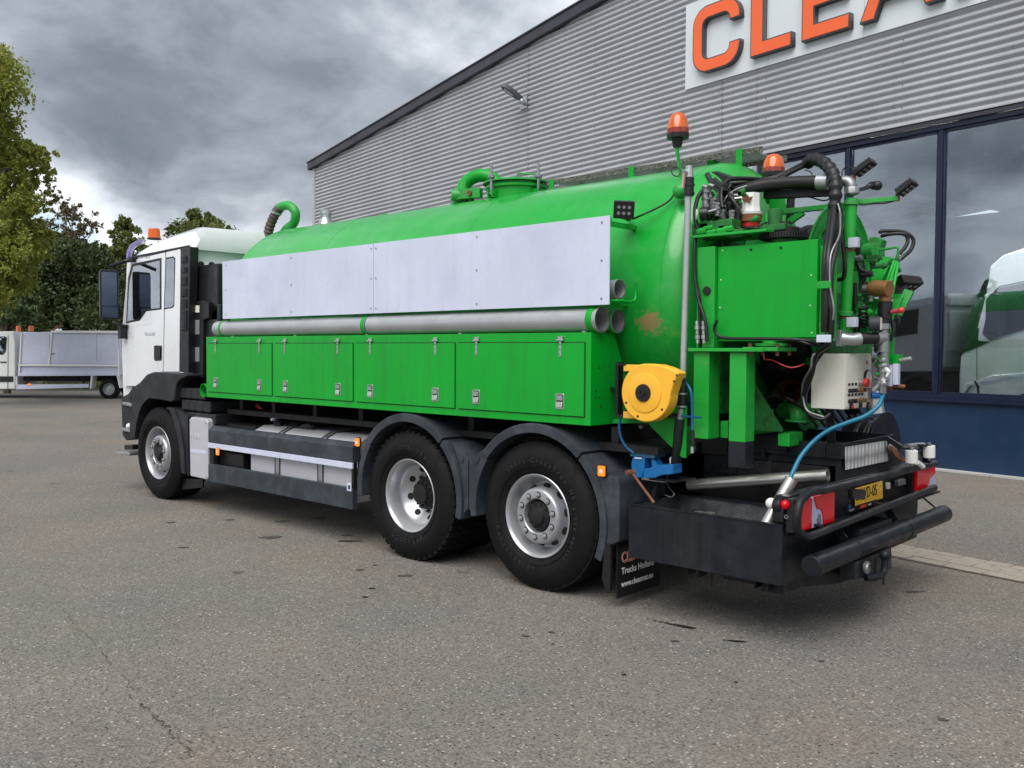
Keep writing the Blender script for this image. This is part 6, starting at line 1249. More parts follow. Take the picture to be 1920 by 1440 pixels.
hose_([(1571, 382, -.68), (1575, 400, -.70), (1574, 440, -.86), (1558, 478, -.97), (1556, 530, -.99), (1563, 575, -.99), (1562, 600, -.98)], .006, 'fitting', 'grey_cable')
hose_([(1556, 645, -.85), (1540, 655, -.86), (1524, 668, -.87), (1520, 690, -.85), (1506, 718, -.75), (1506, 745, -.7), (1514, 770, -.7), (1545, 782, -.7)], .007, 'fitting', 'grey_cable')
hose_([(1548, 615, -.75), (1556, 632, -.8), (1545, 655, -.8), (1528, 680, -.75), (1512, 720, -.7), (1508, 760, -.68)], .015)
hose_([(1506, 720, -.66), (1504, 750, -.64), (1516, 775, -.64), (1540, 786, -.64), (1556, 776, -.6)], .013)
hose_([(1345, 600, -.97), (1339, 615, -.965), (1345, 628, -.96), (1365, 634, -.955), (1420, 635, -.955), (1480, 636, -.95), (1520, 640, -.9), (1540, 650, -.85)], .010)
hose_([(1480, 636, -.95), (1500, 640, -.93), (1516, 645, -.92), (1530, 648, -.86)], .008)
hose_([(1313, 660, -.92), (1313, 620, -.95), (1311, 560, -.96), (1303, 520, -.95), (1302, 470, -.94), (1305, 440, -.92)], .013)
hose_([(1326, 640, -.98), (1322, 600, -.98), (1309, 560, -.97), (1303, 520, -.96)], .011)
for px, y0_, y1_ in ((1307, 602, 645), (1319, 602, 645)):
    b = MB()
    for k in range(5): q0, q1 = at(px + .3 * k, y0_ + (y1_ - y0_) * k / 5, y=-.97), at(px + .3 * k, y0_ + (y1_ - y0_) * (k + .85) / 5, y=-.97); b.cyl(q0, q1, .017 if k % 2 else .012, n=8)
    b.build('quick_coupling', 'alu', T)
# dense small fittings between the shelf and the arm
rr = random.Random(5)
for k in range(34):
    px, py, y = rr.uniform(1318, 1392), rr.uniform(350, 436), rr.uniform(-.84, -.62); q = at(px, py, y=y); d = Vector(rr.choice([(1, 0, 0), (0, 0, 1), (0, 0, 1), (.6, .3, .6), (0, 1, 0)])).normalized(); L_2 = rr.uniform(.02, .05); r_ = rr.uniform(.009, .018)
    b = MB(); b.cyl(q - d * L_2, q + d * L_2, r_, n=10); b.cyl(q + d * L_2 * .25, q + d * L_2 * .55, r_ * 1.45, n=6); b.cyl(q - d * L_2, q - d * L_2 * .7, r_ * 1.3, n=6); b.build('pipe_fitting', rr.choice(['fitting', 'green_grimy', 'bplastic', 'bplastic', 'green_grimy', 'grime']), T)
for k in range(9):
    x0_, y0_ = rr.uniform(1322, 1370), rr.uniform(400, 435); x1_, y1_ = rr.uniform(1340, 1400), rr.uniform(345, 372); y = rr.uniform(-.80, -.62)
    hose_([(x0_, y0_, y), (x0_ + rr.uniform(-14, 6), (y0_ + y1_) / 2, y - .03), ((x0_ + x1_) / 2 + rr.uniform(-8, 8), y1_ - rr.uniform(2, 12), y), (x1_, y1_, y + .04)], rr.uniform(.008, .013))
for k in range(12):
    px, py, y = rr.uniform(1500, 1560), rr.uniform(700, 780), rr.uniform(-.3, .2); q = at(px - 40, py, y=y); d = Vector(rr.choice([(1, 0, 0), (0, 0, 1), (.6, .3, .6)])).normalized()
    b = MB(); b.cyl(q - d * .06, q + d * .06, rr.uniform(.012, .03), n=12); b.build('pump_fitting', rr.choice(['grime', 'green_grimy', 'bplastic']), T)
# beacons
b = MB(); p0_ = at(1277, 335, y=-.5); b.beam(p0_, at(1270, 285, y=-.5), .03, .012); b.cyl(at(1270, 290, y=-.5), at(1270, 262, y=-.5), .014, n=10); b.build('beacon_post', 'frame', T)
b = MB(); b.cyl(at(1270, 276, y=-.5), at(1270, 258, y=-.5), .03, .045, n=14); b.build('beacon_socket', 'bplastic', T)
bb = at(1271, 260, y=-.5); beacon(T, bb, .078, at(1271, 210, y=-.5).z - bb.z, 'beacon', .36)
b = MB(); b.cyl(at(1450, 352, y=-.1), at(1450, 328, y=-.1), .03, n=12); b.build('beacon_socket', 'bplastic', T)
bb = at(1450, 331, y=-.1); beacon(T, bb, .078, at(1450, 288, y=-.1).z - bb.z, 'beacon', .36)
# work lights
def wlight(c, n_, up, w_, h_, d_, nm='work_light', lab=None):
    n_ = Vector(n_).normalized(); up = Vector(up); r_ = up.cross(n_).normalized(); up = n_.cross(r_)
    b = MB(); b.obox(c, r_ * w_, up * h_, n_ * d_)
    for k in range(7): b.obox(c - n_ * d_ * 1.2 + r_ * w_ * (-.85 + 1.7 * k / 6), r_ * w_ * .07, up * h_ * .9, n_ * d_ * .35)
    o = b.build(nm, 'bplastic', T, bevel=.004, label=lab); b = MB(); b.obox(c + n_ * (d_ + .001), r_ * w_ * .86, up * h_ * .82, n_ * .0015); b.build('light_glass', 'dark', o)
    b = MB()
    for i in (-1, 0, 1):
        for j in (-1, 1): q = c + n_ * (d_ + .0025) + r_ * w_ * .5 * i + up * h_ * .35 * j; b.cyl(q, q + n_ * .002, h_ * .2, n=8)
    b.build('light_led', 'grille', o); return o
wlight(at(1170, 393, y=-1.02), (.55, -.8, -.30), (0, .1, 1), .070, .058, .028)
b = MB(); b.beam(at(1165, 407, y=-1.0), at(1182, 412, y=-.92), .02, .02); b.cyl(at(1178, 410, y=-.95), at(1178, 410, y=-.85), .02, n=10); b.build('light_bracket', 'green', T)
hose_([(1186, 411, -.93), (1206, 402, -.92), (1236, 388, -.84), (1256, 375, -.78), (1266, 360, -.75), (1275, 350, -.72)], .007)
hose_([(1258, 318, -.6), (1262, 328, -.6), (1272, 330, -.58), (1276, 320, -.56), (1268, 313, -.55), (1260, 316, -.58)], .004)
b = MB(); b.sphere(at(1276, 358, y=-.80), .055, 14); b.build('valve_cap', 'green_old', T)
def wlight2(a, c):
    r_ = (c - a).normalized(); v = (CAMP - a).normalized(); sd2 = r_.cross(v).normalized()
    if sd2.z > 0: sd2 = -sd2
    n_ = (v * .42 + sd2 * .9).normalized(); wlight((a + c) / 2, n_, n_.cross(r_), (c - a).length / 2, .046, .017)
wlight2(at(1603, 325, y=-.42), at(1639, 303, y=-.42)); wlight2(at(1684, 362, y=-.42), at(1716, 341, y=-.42))
b = MB(); b.beam(at(1600, 330, y=-.42), at(1598, 348, y=-.46), .03, .02); b.beam(at(1601, 325, y=-.42), at(1607, 322, y=-.42), .02, .02); b.beam(at(1683, 377, y=-.42), at(1683, 364, y=-.42), .02, .02); b.beam(at(1682, 366, y=-.42), at(1690, 358, y=-.42), .02, .02); b.build('light_stalk', 'rust', T)
b = MB(); b.beam(at(1594, 380, y=-.50), at(1684, 372, y=-.42), .03, .028); b.build('light_arm', 'green_old', T, bevel=.002)
b = MB(); b.beam(at(1595, 360, y=-.52), at(1634, 350, y=-.45), .02, .022); b.build('camera_arm', 'bplastic', T); b = MB(); q = at(1634, 350, y=-.45); b.cyl(q, at(1643, 347, y=-.45), .022, n=14); b.sphere(at(1645, 348, y=-.45), .030, 14); b.build('rear_camera', 'bplastic', T)
hose_([(1594, 357, -.5), (1610, 355, -.48), (1622, 350, -.46), (1632, 342, -.45), (1640, 341, -.45)], .004)
hose_([(1580, 333, -.45), (1579, 322, -.42), (1586, 314, -.42), (1600, 315, -.42)], .004)
hose_([(1500, 363, -.4), (1520, 370, -.42), (1545, 376, -.45), (1560, 370, -.5)], .005); hose_([(1508, 318, -.4), (1519, 322, -.4), (1526, 332, -.45)], .005, 'fitting')
hose_([(1598, 372, -.45), (1612, 384, -.43), (1640, 382, -.42), (1660, 381, -.42), (1680, 376, -.42)], .004)
# green suction bend and black pipe behind
b = MB(); b.tube(fillet([at(1440, 368, y=-.2), at(1455, 366, y=-.2), at(1458, 380, y=-.2), at(1459, 398, y=-.2)], .06, 6), .055, 20, 0); b.build('suction_bend', 'green', T)
cyl_px('filler_hose', at(1481, 415, y=0), at(1483, 366, y=0), .028, 'hose', 16); cyl_px('filler_clip', at(1483, 374, y=0), at(1483, 370, y=0), .032, 'alu', 16)
# tall steel level pipe with valve on the tank end
LXY = (-3.10, -.98)
b = MB(); b.cyl(at(1291, 345, y=-.98), at(1280, 722, y=-.98), .021, n=20); b.build('level_pipe', 'galv', T)
b = MB(); b.cyl(at(1292, 318, y=-.98), at(1292, 336, y=-.98), .028, n=16); b.cyl(at(1292, 311, y=-.98), at(1292, 320, y=-.98), .022, n=16); b.cyl(at(1286, 322, y=-1.0), at(1284, 325, y=-1.02), .018, n=12); b.build('vent_valve', 'alu', T)
b = MB(); b.cyl(at(1292, 333, y=-.98), at(1291.5, 368, y=-.98), .032, n=18); b.cyl(at(1292, 345, y=-.98), at(1292, 349, y=-.98), .036, n=18); b.cyl(at(1292, 361, y=-.98), at(1292, 365, y=-.98), .036, n=18); b.build('pipe_sleeve', 'bplastic', T)
b = MB(); b.beam(at(1283, 325, y=-1.02), at(1281, 352, y=-1.02), .022, .012, up=(1, 0, 0)); b.build('valve_lever', mat('pale_pink_handle', (.55, .33, .36), .5), T)
cyl_px('pipe_sleeve', at(1279, 718, y=-.98), at(1278, 762, y=-.98), .032, 'hose', 18)
b = MB()
for py in (738, 762): b.lathe([(-.005, .0325), (-.005, .036), (.005, .036), (.005, .0325)], at(1278, py, y=-.98), (0, 0, 1), 18)
b.build('hose_clip', 'alu', T)
cyl_px('drain_valve', at(1277, 765, y=-.98), at(1275, 787, y=-.98), .024, 'alu', 12); b = MB(); b.beam(at(1279, 780, y=-1.01), at(1313, 783, y=-1.03), .03, .012); b.build('valve_lever', 'bluehose', T, bevel=.004)
hose_([(1275, 786, -.98), (1273, 810, -.98), (1270, 845, -.97), (1265, 885, -.93)], .034, 'hose', 'drain_hose', 18)
hose_([(1284, 716, -1.10), (1293, 728, -1.12), (1297, 745, -1.12), (1298, 790, -1.10), (1298, 808, -1.10)], .0085, 'bluehose', 'air_hose')
hose_([(1299, 806, -1.10), (1299, 836, -1.10)], .012, 'hose', 'air_hose_sleeve', 12, rf=lambda t, i: .014 if i % 2 else .011); cyl_px('air_coupling', at(1298, 837, y=-1.10), at(1298, 850, y=-1.10), .011, 'alu')
hose_([(1164, 780, -1.1), (1161, 800, -1.1), (1165, 822, -1.08), (1176, 840, -1.06), (1190, 850, -1.04)], .0095, 'bluehose', 'air_hose')
cyl_px('grease_nipple', at(1200, 802, y=-.9), at(1206, 798, y=-.9), .018, 'fitting')
# yellow hose reel
rc = Vector((-3.275, -1.19, 1.447)); rR = .187
def yr(a, r): return Vector((rc.x + math.cos(math.radians(a)) * r, 0, rc.z + math.sin(math.radians(a)) * r))
P_ = [yr(a, rR) for a in range(84, 366, 6)]; P_ += [Vector((-3.068, 0, 1.502)), Vector((-3.030, 0, 1.580)), Vector((-3.11, 0, 1.612)), Vector((-3.18, 0, 1.629))]
b = MB(); b.prism([(p.x, rc.y - .05, p.z) for p in P_], (0, .10, 0)); yo = b.build('yellow_hose_reel', 'yellow', T, bevel=.010, seg=3)
b = MB(); b.lathe([(0, .128), (.006, .126), (.008, .119), (.008, .0)], (rc.x - .005, rc.y - .0495, rc.z), (0, -1, 0), 56); b.build('reel_cover', 'yellow', yo)
b = MB(); b.lathe([(0, .058), (.012, .055), (.014, .0)], (rc.x - .01, rc.y - .056, rc.z), (0, -1, 0), 36); b.lathe([(0, .022), (.008, .020), (.008, .014), (.002, .012), (.002, 0)], (rc.x - .01, rc.y - .069, rc.z), (0, -1, 0), 24); b.build('reel_hub', 'bplastic', yo)
b = MB()
for px, py in ((1269, 704), (1264, 715)): q = at(px, py, y=rc.y - .051); b.cyl(q, q + Vector((0, -.003, 0)), .007, n=10)
for a in (-38, 250, 205): q = yr(a, rR - .025); b.cyl((q.x, rc.y - .048, q.z), (q.x, rc.y - .0525, q.z), .008, n=10)
b.build('reel_screws', 'bplastic', yo)['kind'] = 'stuff'
b = MB()
for z in (1.29, 1.60): b.box(-3.50, -1.165, z - .02, -3.38, -1.155, z + .025)
b.build('reel_ear', 'yellow', yo, bevel=.004)
b = MB(); bx = bx1 + .17
b.tube([(-3.48, -1.17, 1.625), (-3.57, -1.12, 1.625)], .008, 6, 0); b.box(-3.60, -1.12, 1.28, -3.575, -1.06, 1.64); b.box(-3.575, -1.15, 1.615, -3.42, -1.12, 1.63); b.box(-3.575, -1.15, 1.275, -3.42, -1.12, 1.29); b.beam((-3.59, -1.09, 1.45), (-3.70, -1.0, 1.45), .05, .03); b.box(-3.6, -1.06, 1.28, -3.2, -.95, 1.31); b.build('reel_bracket', 'bplastic', T, bevel=.003)
cyl_px('reel_outlet', at(1277, 708, y=-1.15), at(1283, 716, y=-1.13), .02, 'bplastic')
# blue bench vise
vc = at(1222, 880, y=-1.02)
V = lambda px, py, y=-1.04: at(px, py, y=y)
ve = MB(); ve.prism([V(1183, 870), V(1186, 858), V(1192, 853), V(1209, 855), V(1208, 880), V(1203, 896), V(1194, 896), V(1185, 886)], (0, .12, 0)); vo = ve.build('vise', 'blue', T, bevel=.006)
ve = MB(); ve.prism([V(1181.5, 847), V(1227, 850), V(1227.5, 859.5), V(1213, 859), V(1181.5, 855.5)], (0, .13, 0)); ve.build('vise_jaw', mat('worn_blue_steel', (.03, .13, .22), .4, metal=.3, var=.3, vs=20, dirt=.4, dcol=(.06, .07, .08), dscale=20), vo, bevel=.003)
ve = MB(); ve.prism([V(1208, 879), V(1220, 877), V(1224, 872), V(1230, 872), V(1262, 871), V(1262, 889), V(1240, 891), V(1228, 896), V(1205, 896)], (0, .11, 0)); ve.prism([V(1220, 860, -1.02), V(1226, 860, -1.02), V(1232, 873, -1.02), V(1222, 876, -1.02)], (0, .08, 0)); ve.build('vise_body', 'blue', vo, bevel=.005)
ve = MB(); ve.box(V(1220, 897).x - .06, -1.06, V(1220, 897).z - .012, V(1250, 897).x, -.90, V(1220, 897).z); ve.build('vise_base', 'fitting', vo)
ve = MB(); q = V(1187, 887, -1.06); ve.cyl(q + Vector((0, .06, 0)), q + Vector((-.03, -.03, 0)), .022, n=16); hq = V(1187, 889, -1.10); ve.cyl(hq, V(1225, 941, -1.12), .009, n=10); ve.sphere(V(1225, 941, -1.12), .013, 10); ve.build('vise_handle', 'rust', vo)
ve = MB(); ve.prism([V(1190, 857.5, -1.046), V(1203, 858.5, -1.046), V(1203, 860.5, -1.046), V(1190, 859.8, -1.046)], (0, .004, 0)); ve.build('vise_label', 'inkw', vo)
b = MB(); b.beam(at(1235, 900, y=-.98), at(1225, 940, y=-.98), .05, .03); b.box(-3.36, -1.06, .862, -3.16, -.80, .872); b.build('vise_stand', 'black', T)
b = MB(); b.tube([V(1252, 890, -.95), V(1250, 905, -.95), V(1258, 918, -.96), V(1264, 926, -.98), V(1258, 932, -.99), V(1247, 928, -1.0)], .0035, 6, 5); b.build('loose_wire', 'fitting', T)
b = MB(); b.tube([V(1258, 870, -.95), V(1257, 860, -.95), V(1261, 858, -.95)], .007, 8, 3); b.build('white_hook', 'paper', T)
# ---- big high pressure hose reel
HR = Vector((0, .05, 2.135)); xr0, xr1 = -3.02, -2.55
def disc(name, x, r, dep, m):
    b = MB(); b.lathe([(dep * .55, .10), (dep * .5, .26), (dep * .15, r * .86), (0, r - .012), (-.006 if dep > 0 else .006, r - .004), (0, r + .003), (.004 if dep > 0 else -.004, r), (dep * .15 + .004, r * .86)], (x, HR.y, HR.z), (1, 0, 0), 72); return b.build(name, m, T, smooth=45)
disc('reel_flange', xr1, .60, -.10, 'green'); disc('reel_flange', xr0, .57, .10, 'green_old')
b = MB(); b.cyl((xr0, HR.y, HR.z), (xr1, HR.y, HR.z), .30, n=40); b.build('reel_drum', 'green_grimy', T)
for k in range(7):
    x = xr0 + .08 + k * .062; rr_ = .425 + (.012 if k % 2 else 0); b = MB(); b.lathe([(x - .031 * math.cos(t), rr_ + .031 * math.sin(t)) for t in [2 * math.pi * i / 10 for i in range(11)]], (0, HR.y, HR.z), (1, 0, 0), 64); b.build('wound_hose', 'hose', T)
b = MB()
for a in range(0, 360, 45):
    ca, sa = math.cos(math.radians(a)), math.sin(math.radians(a)); b.beam((xr1 - .045, HR.y + ca * .12, HR.z + sa * .12), (xr1 - .012, HR.y + ca * .48, HR.z + sa * .48), .05, .01, up=(1, 0, 0))
b.lathe([(0, .13), (.06, .12), (.06, .0)], (xr1 - .05, HR.y, HR.z), (1, 0, 0), 24); b.build('reel_spokes', 'green', T)
# black drum added in place of the shade below the reel; pump, pipework
b = MB(); b.lathe([(-.1, .0), (-.1, .40), (-.04, .46), (.38, .46), (.44, .40), (.47, .1), (.47, 0)], (-3.03, .20, 1.85), (1, 0, 0), 40); b.build('shade_drum', 'bplastic', T)
b = MB(); b.lathe([(0, .0), (0, .11), (.03, .14), (.16, .14), (.20, .10), (.20, 0)], (-2.98, .05, 1.30), (1, 0, 0), 32); b.build('pump_casing', 'green_grimy', T)
for k in range(3): b = MB(); b.lathe([(0, .10), (0, .14), (.012, .14), (.012, .10)], (-2.84 + .03 * k, .0, 1.30), (1, 0, 0), 32); b.build('pump_flange', 'green_grimy', T)
q = at(1486, 772, y=-.30); b = MB(); b.tube([at(1470, 770, y=-.2), at(1488, 762, y=-.3), at(1496, 775, y=-.35), at(1496, 786, y=-.35)], .055, 18, 6); b.lathe([(0, .0), (0, .085), (.012, .085), (.012, 0)], at(1496, 790, y=-.35), (0, 0, 1), 24); b.sphere(at(1515, 768, y=-.28), .05, 14); b.build('pump_elbow', 'green_old', T)
b = MB(); b.cyl(at(1470, 732, y=-.35), at(1488, 734, y=-.45), .070, n=24, hollow=.004); b.build('rear_fog_lamp', mat('dark_red_shell', (.045, .004, .006), .3), T)
b = MB(); b.tube([at(1447, 738, y=-.3), at(1470, 727, y=-.40)], .006, 6, 0); b.tube([at(1452, 733, y=-.3), at(1468, 742, y=-.42)], .006, 6, 0); b.build('lamp_stay', 'alu', T)
b = MB(); b.cyl(at(1447, 760, y=.1), at(1447, 715, y=.1), .07, n=20); b.cyl(at(1447, 718, y=.1), at(1447, 712, y=.1), .02, n=10); b.build('oil_canister', 'green_grimy', T)
b = MB(); b.tube([(-2.95, -.2, 1.62), (-2.7, -.1, 1.55), (-2.6, 0, 1.42)], .03, 12, 5); b.tube([(-2.95, .3, 1.5), (-2.6, .3, 1.45), (-2.5, .2, 1.3)], .04, 12, 5); b.build('pump_pipe', 'grime', T)
b = MB()
for k in range(7): b.tube([(-2.98, -.5 + .12 * k, 1.3 + .03 * (k % 3)), (-2.8, -.45 + .12 * k, 1.42), (-2.62, -.4 + .12 * k, 1.36), (-2.52, -.35 + .12 * k, 1.22)], .014, 8, 5)
b.split('pump_hose', 'hose', T)
# ---- control box
KY = -.62; kx0, kx1 = at(1521, 700, y=KY).x, at(1584, 700, y=KY).x; kz0, kz1 = at(1578, 768, y=KY).z, at(1584, 663, y=KY).z; ky1 = at(1634, 668, x=kx1).y
b = MB(); b.box(kx0, KY, kz0, kx1, ky1, kz1); cb = b.build('control_box', 'boxw', T, bevel=.006)
def fc(u, v, d=0): return Vector((kx1 + d, KY + (ky1 - KY) * u, kz0 + (kz1 - kz0) * v))
b = MB(); b.box(kx1 + .0005, KY + .012, kz0 + .012, kx1 + .004, ky1 - .010, kz1 - .012); b.build('control_box_door', 'boxw', cb, bevel=.002)
for row, v in ((0, .335), (1, .145)):
    for k in range(5):
        m = ('bplastic', 'bplastic', 'brass', 'brass', 'brass')[k]; c_ = fc(.14 + .125 * k, v, .004); b = MB(); b.cyl(c_, c_ + Vector((.028, 0, 0)), .013, n=12); b.build('switch', m, cb)
        b = MB(); b.box(kx1 + .004, c_.y - .017, c_.z + .030, kx1 + .0055, c_.y + .017, c_.z + .046); b.build('switch_label', 'ink', cb)
b = MB(); c_ = fc(.52, .47, .004); b.cyl(c_, c_ + Vector((.03, 0, 0)), .022, n=18); b.build('emergency_collar', 'alu', cb); b = MB(); b.cyl(c_ + Vector((.03, 0, 0)), c_ + Vector((.058, 0, 0)), .028, n=20); b.build('emergency_button', 'redp', cb, bevel=.005)
b = MB(); c_ = fc(.80, .55, .004); b.cyl(c_, c_ + Vector((.014, 0, 0)), .052, n=30); b.build('hour_gauge', 'bplastic', cb); b = MB(); b.cyl(c_ + Vector((.0142, 0, 0)), c_ + Vector((.016, 0, 0)), .045, n=30); b.build('gauge_dial', 'paper', cb)
b = MB(); c_ = fc(.80, .84, .004); b.box(c_.x, c_.y - .008, c_.z - .012, c_.x + .003, c_.y + .008, c_.z + .012); b.build('warning_label', 'redp', cb)
b = MB(); c_ = fc(.20, .045, .004); b.cyl(c_, c_ + Vector((.02, 0, 0)), .012, n=12); b.build('red_switch', 'redp', cb)
b = MB(); c_ = fc(.93, .22, .0); b.box(c_.x + .004, c_.y - .03, c_.z - .03, c_.x + .02, c_.y + .03, c_.z + .05); b.build('socket', 'fitting', cb); b = MB(); b.cyl(c_ + Vector((.02, 0, .0)), c_ + Vector((.075, .02, 0)), .020, n=16); b.build('blue_plug', mat('blue_plug_plastic', (.01, .20, .75), .35), cb)
for u in (.2, .55, .85):
    b = MB(); c_ = fc(u, .0, .004); b.box(c_.x, c_.y - .014, c_.z + .002, c_.x + .012, c_.y + .014, c_.z + .035); b.build('box_catch', 'bplastic', cb)
b = MB()
for u in (.18, .80): c_ = fc(u, .97, .0045); b.box(c_.x, c_.y - .012, c_.z - .004, c_.x + .001, c_.y + .012, c_.z - .001)
b.build('door_mark', 'dark', cb)
b = MB(); b.box(kx0 - .01, KY + .01, kz1 + .001, kx1 - .05, ky1 - .05, kz1 + .006); b.build('box_lid', 'bplastic', cb)
b = MB(); b.beam((-2.38, KY + .12, kz0), (-2.42, -.36, 1.06), .05, .04); b.build('box_post', 'black', T)
b = MB(); b.beam((kx0 + .02, ky1 - .1, kz1 - .1), (-2.66, -.2, kz1 - .05), .05, .05); b.build('box_arm', 'frame', T)
b = MB(); P1, P2 = at(1647, 735, y=-.16), at(1643, 776, y=-.16); b.cyl(P2, P1 + Vector((-.04, 0, .0)), .055, n=24, hollow=.003); b.build('stainless_holster', 'steel', T)
# teal hose from the ball valve down into the tray
hose_([(1655, 735, -.42), (1654, 745, -.45), (1646, 762, -.5), (1622, 780, -.55), (1590, 792, -.6), (1555, 806, -.65), (1525, 828, -.70), (1502, 855, -.78), (1488, 882, -.84), (1478, 905, -.9)], .0135, 'teal', 'pressure_hose', 14)
hose_([(1470, 940, -.98), (1452, 968, -1.05), (1446, 978, -1.08)], .0135, 'teal', 'pressure_hose', 14)
# vertical tubes, ball valve, t-piece
YV = -.42
cyl_px('riser_pipe', at(1597, 372, y=-.55), at(1583, 640, y=-.55), .034, 'frame', 20)
for py in (376, 456, 584, 620): cyl_px('pipe_collar', at(1597 - (py - 372) * .052, py, y=-.55), at(1597 - (py + 9 - 372) * .052, py + 9, y=-.55), .046, 'green_old', 16)
for py in (466, 592): cyl_px('pipe_rubber', at(1597 - (py - 372) * .052, py, y=-.55), at(1597 - (py + 6 - 372) * .052, py + 6, y=-.55), .036, 'rust', 16)
for px, py in ((1597, 455), (1594, 604)): b = MB(); q = at(px, py, y=-.62); b.box(q.x - .02, q.y - .01, q.z - .03, q.x + .04, q.y + .03, q.z + .03); b.build('sensor_box', 'film', T, bevel=.004)
b = MB(); b.tube([at(1576, 634, y=-.60), at(1600, 636, y=-.56), at(1613, 635, y=-.53)], .040, 18, 3); b.box(at(1571, 634, y=-.62).x, -.65, at(1571, 634, y=-.62).z - .05, at(1580, 634, y=-.62).x, -.57, at(1571, 634, y=-.62).z + .05); b.build('swivel_joint', 'alu', T, bevel=.004)
b = MB(); b.cyl(at(1612, 635, y=-.53), at(1644, 634, y=-.46), .036, n=18); b.build('swivel_hose', 'hose', T)
b = MB(); b.cyl(at(1642, 634, y=-.465), at(1656, 633, y=YV), .042, n=18); b.cyl(at(1657, 625, y=YV), at(1657, 660, y=YV), .034, n=16); b.build('tee_piece', 'fitting', T)
cyl_px('valve_tube', at(1659, 655, y=YV), at(1656, 725, y=YV), .024, 'fitting', 16)
for py, r in ((672, .030), (682, .034), (694, .028), (708, .036), (716, .03)): cyl_px('tube_nut', at(1657, py, y=YV), at(1657, py + 7, y=YV), r, 'fitting', 8)
cyl_px('hose_tail', at(1656, 722, y=YV), at(1655, 738, y=YV), .022, 'fitting', 14)
b = MB(); q = at(1656.5, 715, y=YV - .035); b.box(q.x - .012, q.y - .004, q.z - .012, q.x + .012, q.y + .002, q.z + .014); b.build('white_tag', 'paper', T)
b = MB(); b.beam(at(1661, 690, y=YV - .04), at(1667, 698, y=YV - .05), .02, .012); b.beam(at(1667, 698, y=YV - .05), at(1663, 706, y=YV - .05), .02, .012); b.build('valve_handle', 'paper', T)
cyl_px('upper_valve', at(1660, 565, y=YV), at(1659, 598, y=YV), .042, 'bplastic', 18); cyl_px('upper_valve_neck', at(1659, 596, y=YV), at(1658, 606, y=YV), .038, 'hose', 16); cyl_px('upper_valve_nut', at(1658, 604, y=YV), at(1658, 618, y=YV), .036, 'fitting', 10); cyl_px('upper_valve_tube', at(1658, 616, y=YV), at(1657, 630, y=YV), .026, 'fitting', 14)
cyl_px('valve_lever', at(1672, 585, y=YV - .03), at(1689, 582, y=YV - .05), .014, mat('dull_red_handle', (.42, .05, .07), .45), 12)
b = MB(); b.sphere(at(1690, 582, y=YV - .05), .018, 10); b.build('lever_knob', 'redp', T)
b = MB(); b.cyl(at(1633, 541, y=YV), at(1668, 541, y=YV - .03), .050, n=22); b.cyl(at(1660, 552, y=YV), at(1660, 567, y=YV), .036, n=16); b.build('rotary_union', 'brass', T, bevel=.004)
b = MB(); b.cyl(at(1617, 541, y=YV), at(1634, 541, y=YV), .026, n=14); b.build('union_stem', 'fitting', T)
b = MB(); q = at(1650, 537, y=YV - .055); b.box(q.x - .02, q.y, q.z - .01, q.x + .02, q.y + .01, q.z + .015); b.build('union_label', 'paper', T)
q = at(1641, 607, y=-.48); b = MB(); b.cyl(q + Vector((-.03, -.02, 0)), q + Vector((.03, .0, 0)), .045, n=24); g2 = b.build('pressure_gauge', 'plastic2', T, bevel=.004); b = MB(); b.cyl(q + Vector((.03, .0, 0)), q + Vector((.034, .0, 0)), .038, n=24); b.build('gauge_dial', 'gauge', g2)
# reel drive: motor, slanted arms, small bars
b = MB(); q0, q1 = at(1625, 472, y=-.1), at(1646, 470, y=-.14); b.cyl(q0, q1, .055, n=20); b.build('drive_motor', 'green_old', T, bevel=.004)
b = MB(); b.prism([at(px, py, y=-.14) for px, py in ((1629, 445), (1642, 443), (1654, 450), (1650, 464), (1630, 460))], (0, .09, 0)); b.prism([at(px, py, y=-.16) for px, py in ((1630, 458), (1648, 457), (1649, 480), (1630, 480))], (0, .10, 0)); b.build('motor_block', 'green_old', T, bevel=.005)
hose_([(1650, 438, -.12), (1652, 434, -.12), (1666, 433, -.1), (1690, 434, -.06), (1706, 441, -.04), (1713, 452, -.03), (1708, 468, -.05), (1696, 480, -.1), (1687, 487, -.12)], .012)
hose_([(1652, 443, -.12), (1664, 440, -.12), (1682, 438, -.1), (1697, 440, -.08), (1702, 450, -.07), (1698, 462, -.09), (1690, 472, -.12), (1684, 482, -.14)], .012)
cyl_px('hose_end', at(1688, 478, y=-.13), at(1683, 488, y=-.13), .018, 'alu')
hose_([(1649, 468, -.16), (1662, 467, -.16), (1678, 464, -.16), (1684, 466, -.16), (1683, 476, -.16), (1680, 486, -.16)], .008, 'green_old', 'steel_line')
b = MB(); b.beam(at(1664, 485, y=-.20), at(1638, 535, y=-.30), .05, .095, up=(1, 0, 0)); b.build('inclined_arm', 'green', T, bevel=.004)
b = MB(); b.beam(at(1630, 486, y=-.15), at(1652, 484, y=-.15), .10, .04); b.box(at(1634, 495, y=-.1).x, -.12, at(1634, 520, y=-.1).z, at(1650, 495, y=-.1).x, 0, at(1634, 492, y=-.1).z); b.build('arm_head', 'green_grimy', T)
for k, (a_, c_) in enumerate((((1677, 488), (1662, 530)), ((1681, 490), (1668, 530)), ((1684, 493), (1671, 560)), ((1650, 560), (1634, 610)), ((1654, 562), (1641, 590)), ((1645, 575), (1637, 640)), ((1630, 560), (1612, 600)))):
    cyl_px('steel_line', at(*a_, y=-.26 - .03 * (k > 2)), at(*c_, y=-.34 - .02 * k), .011, 'green', 10)
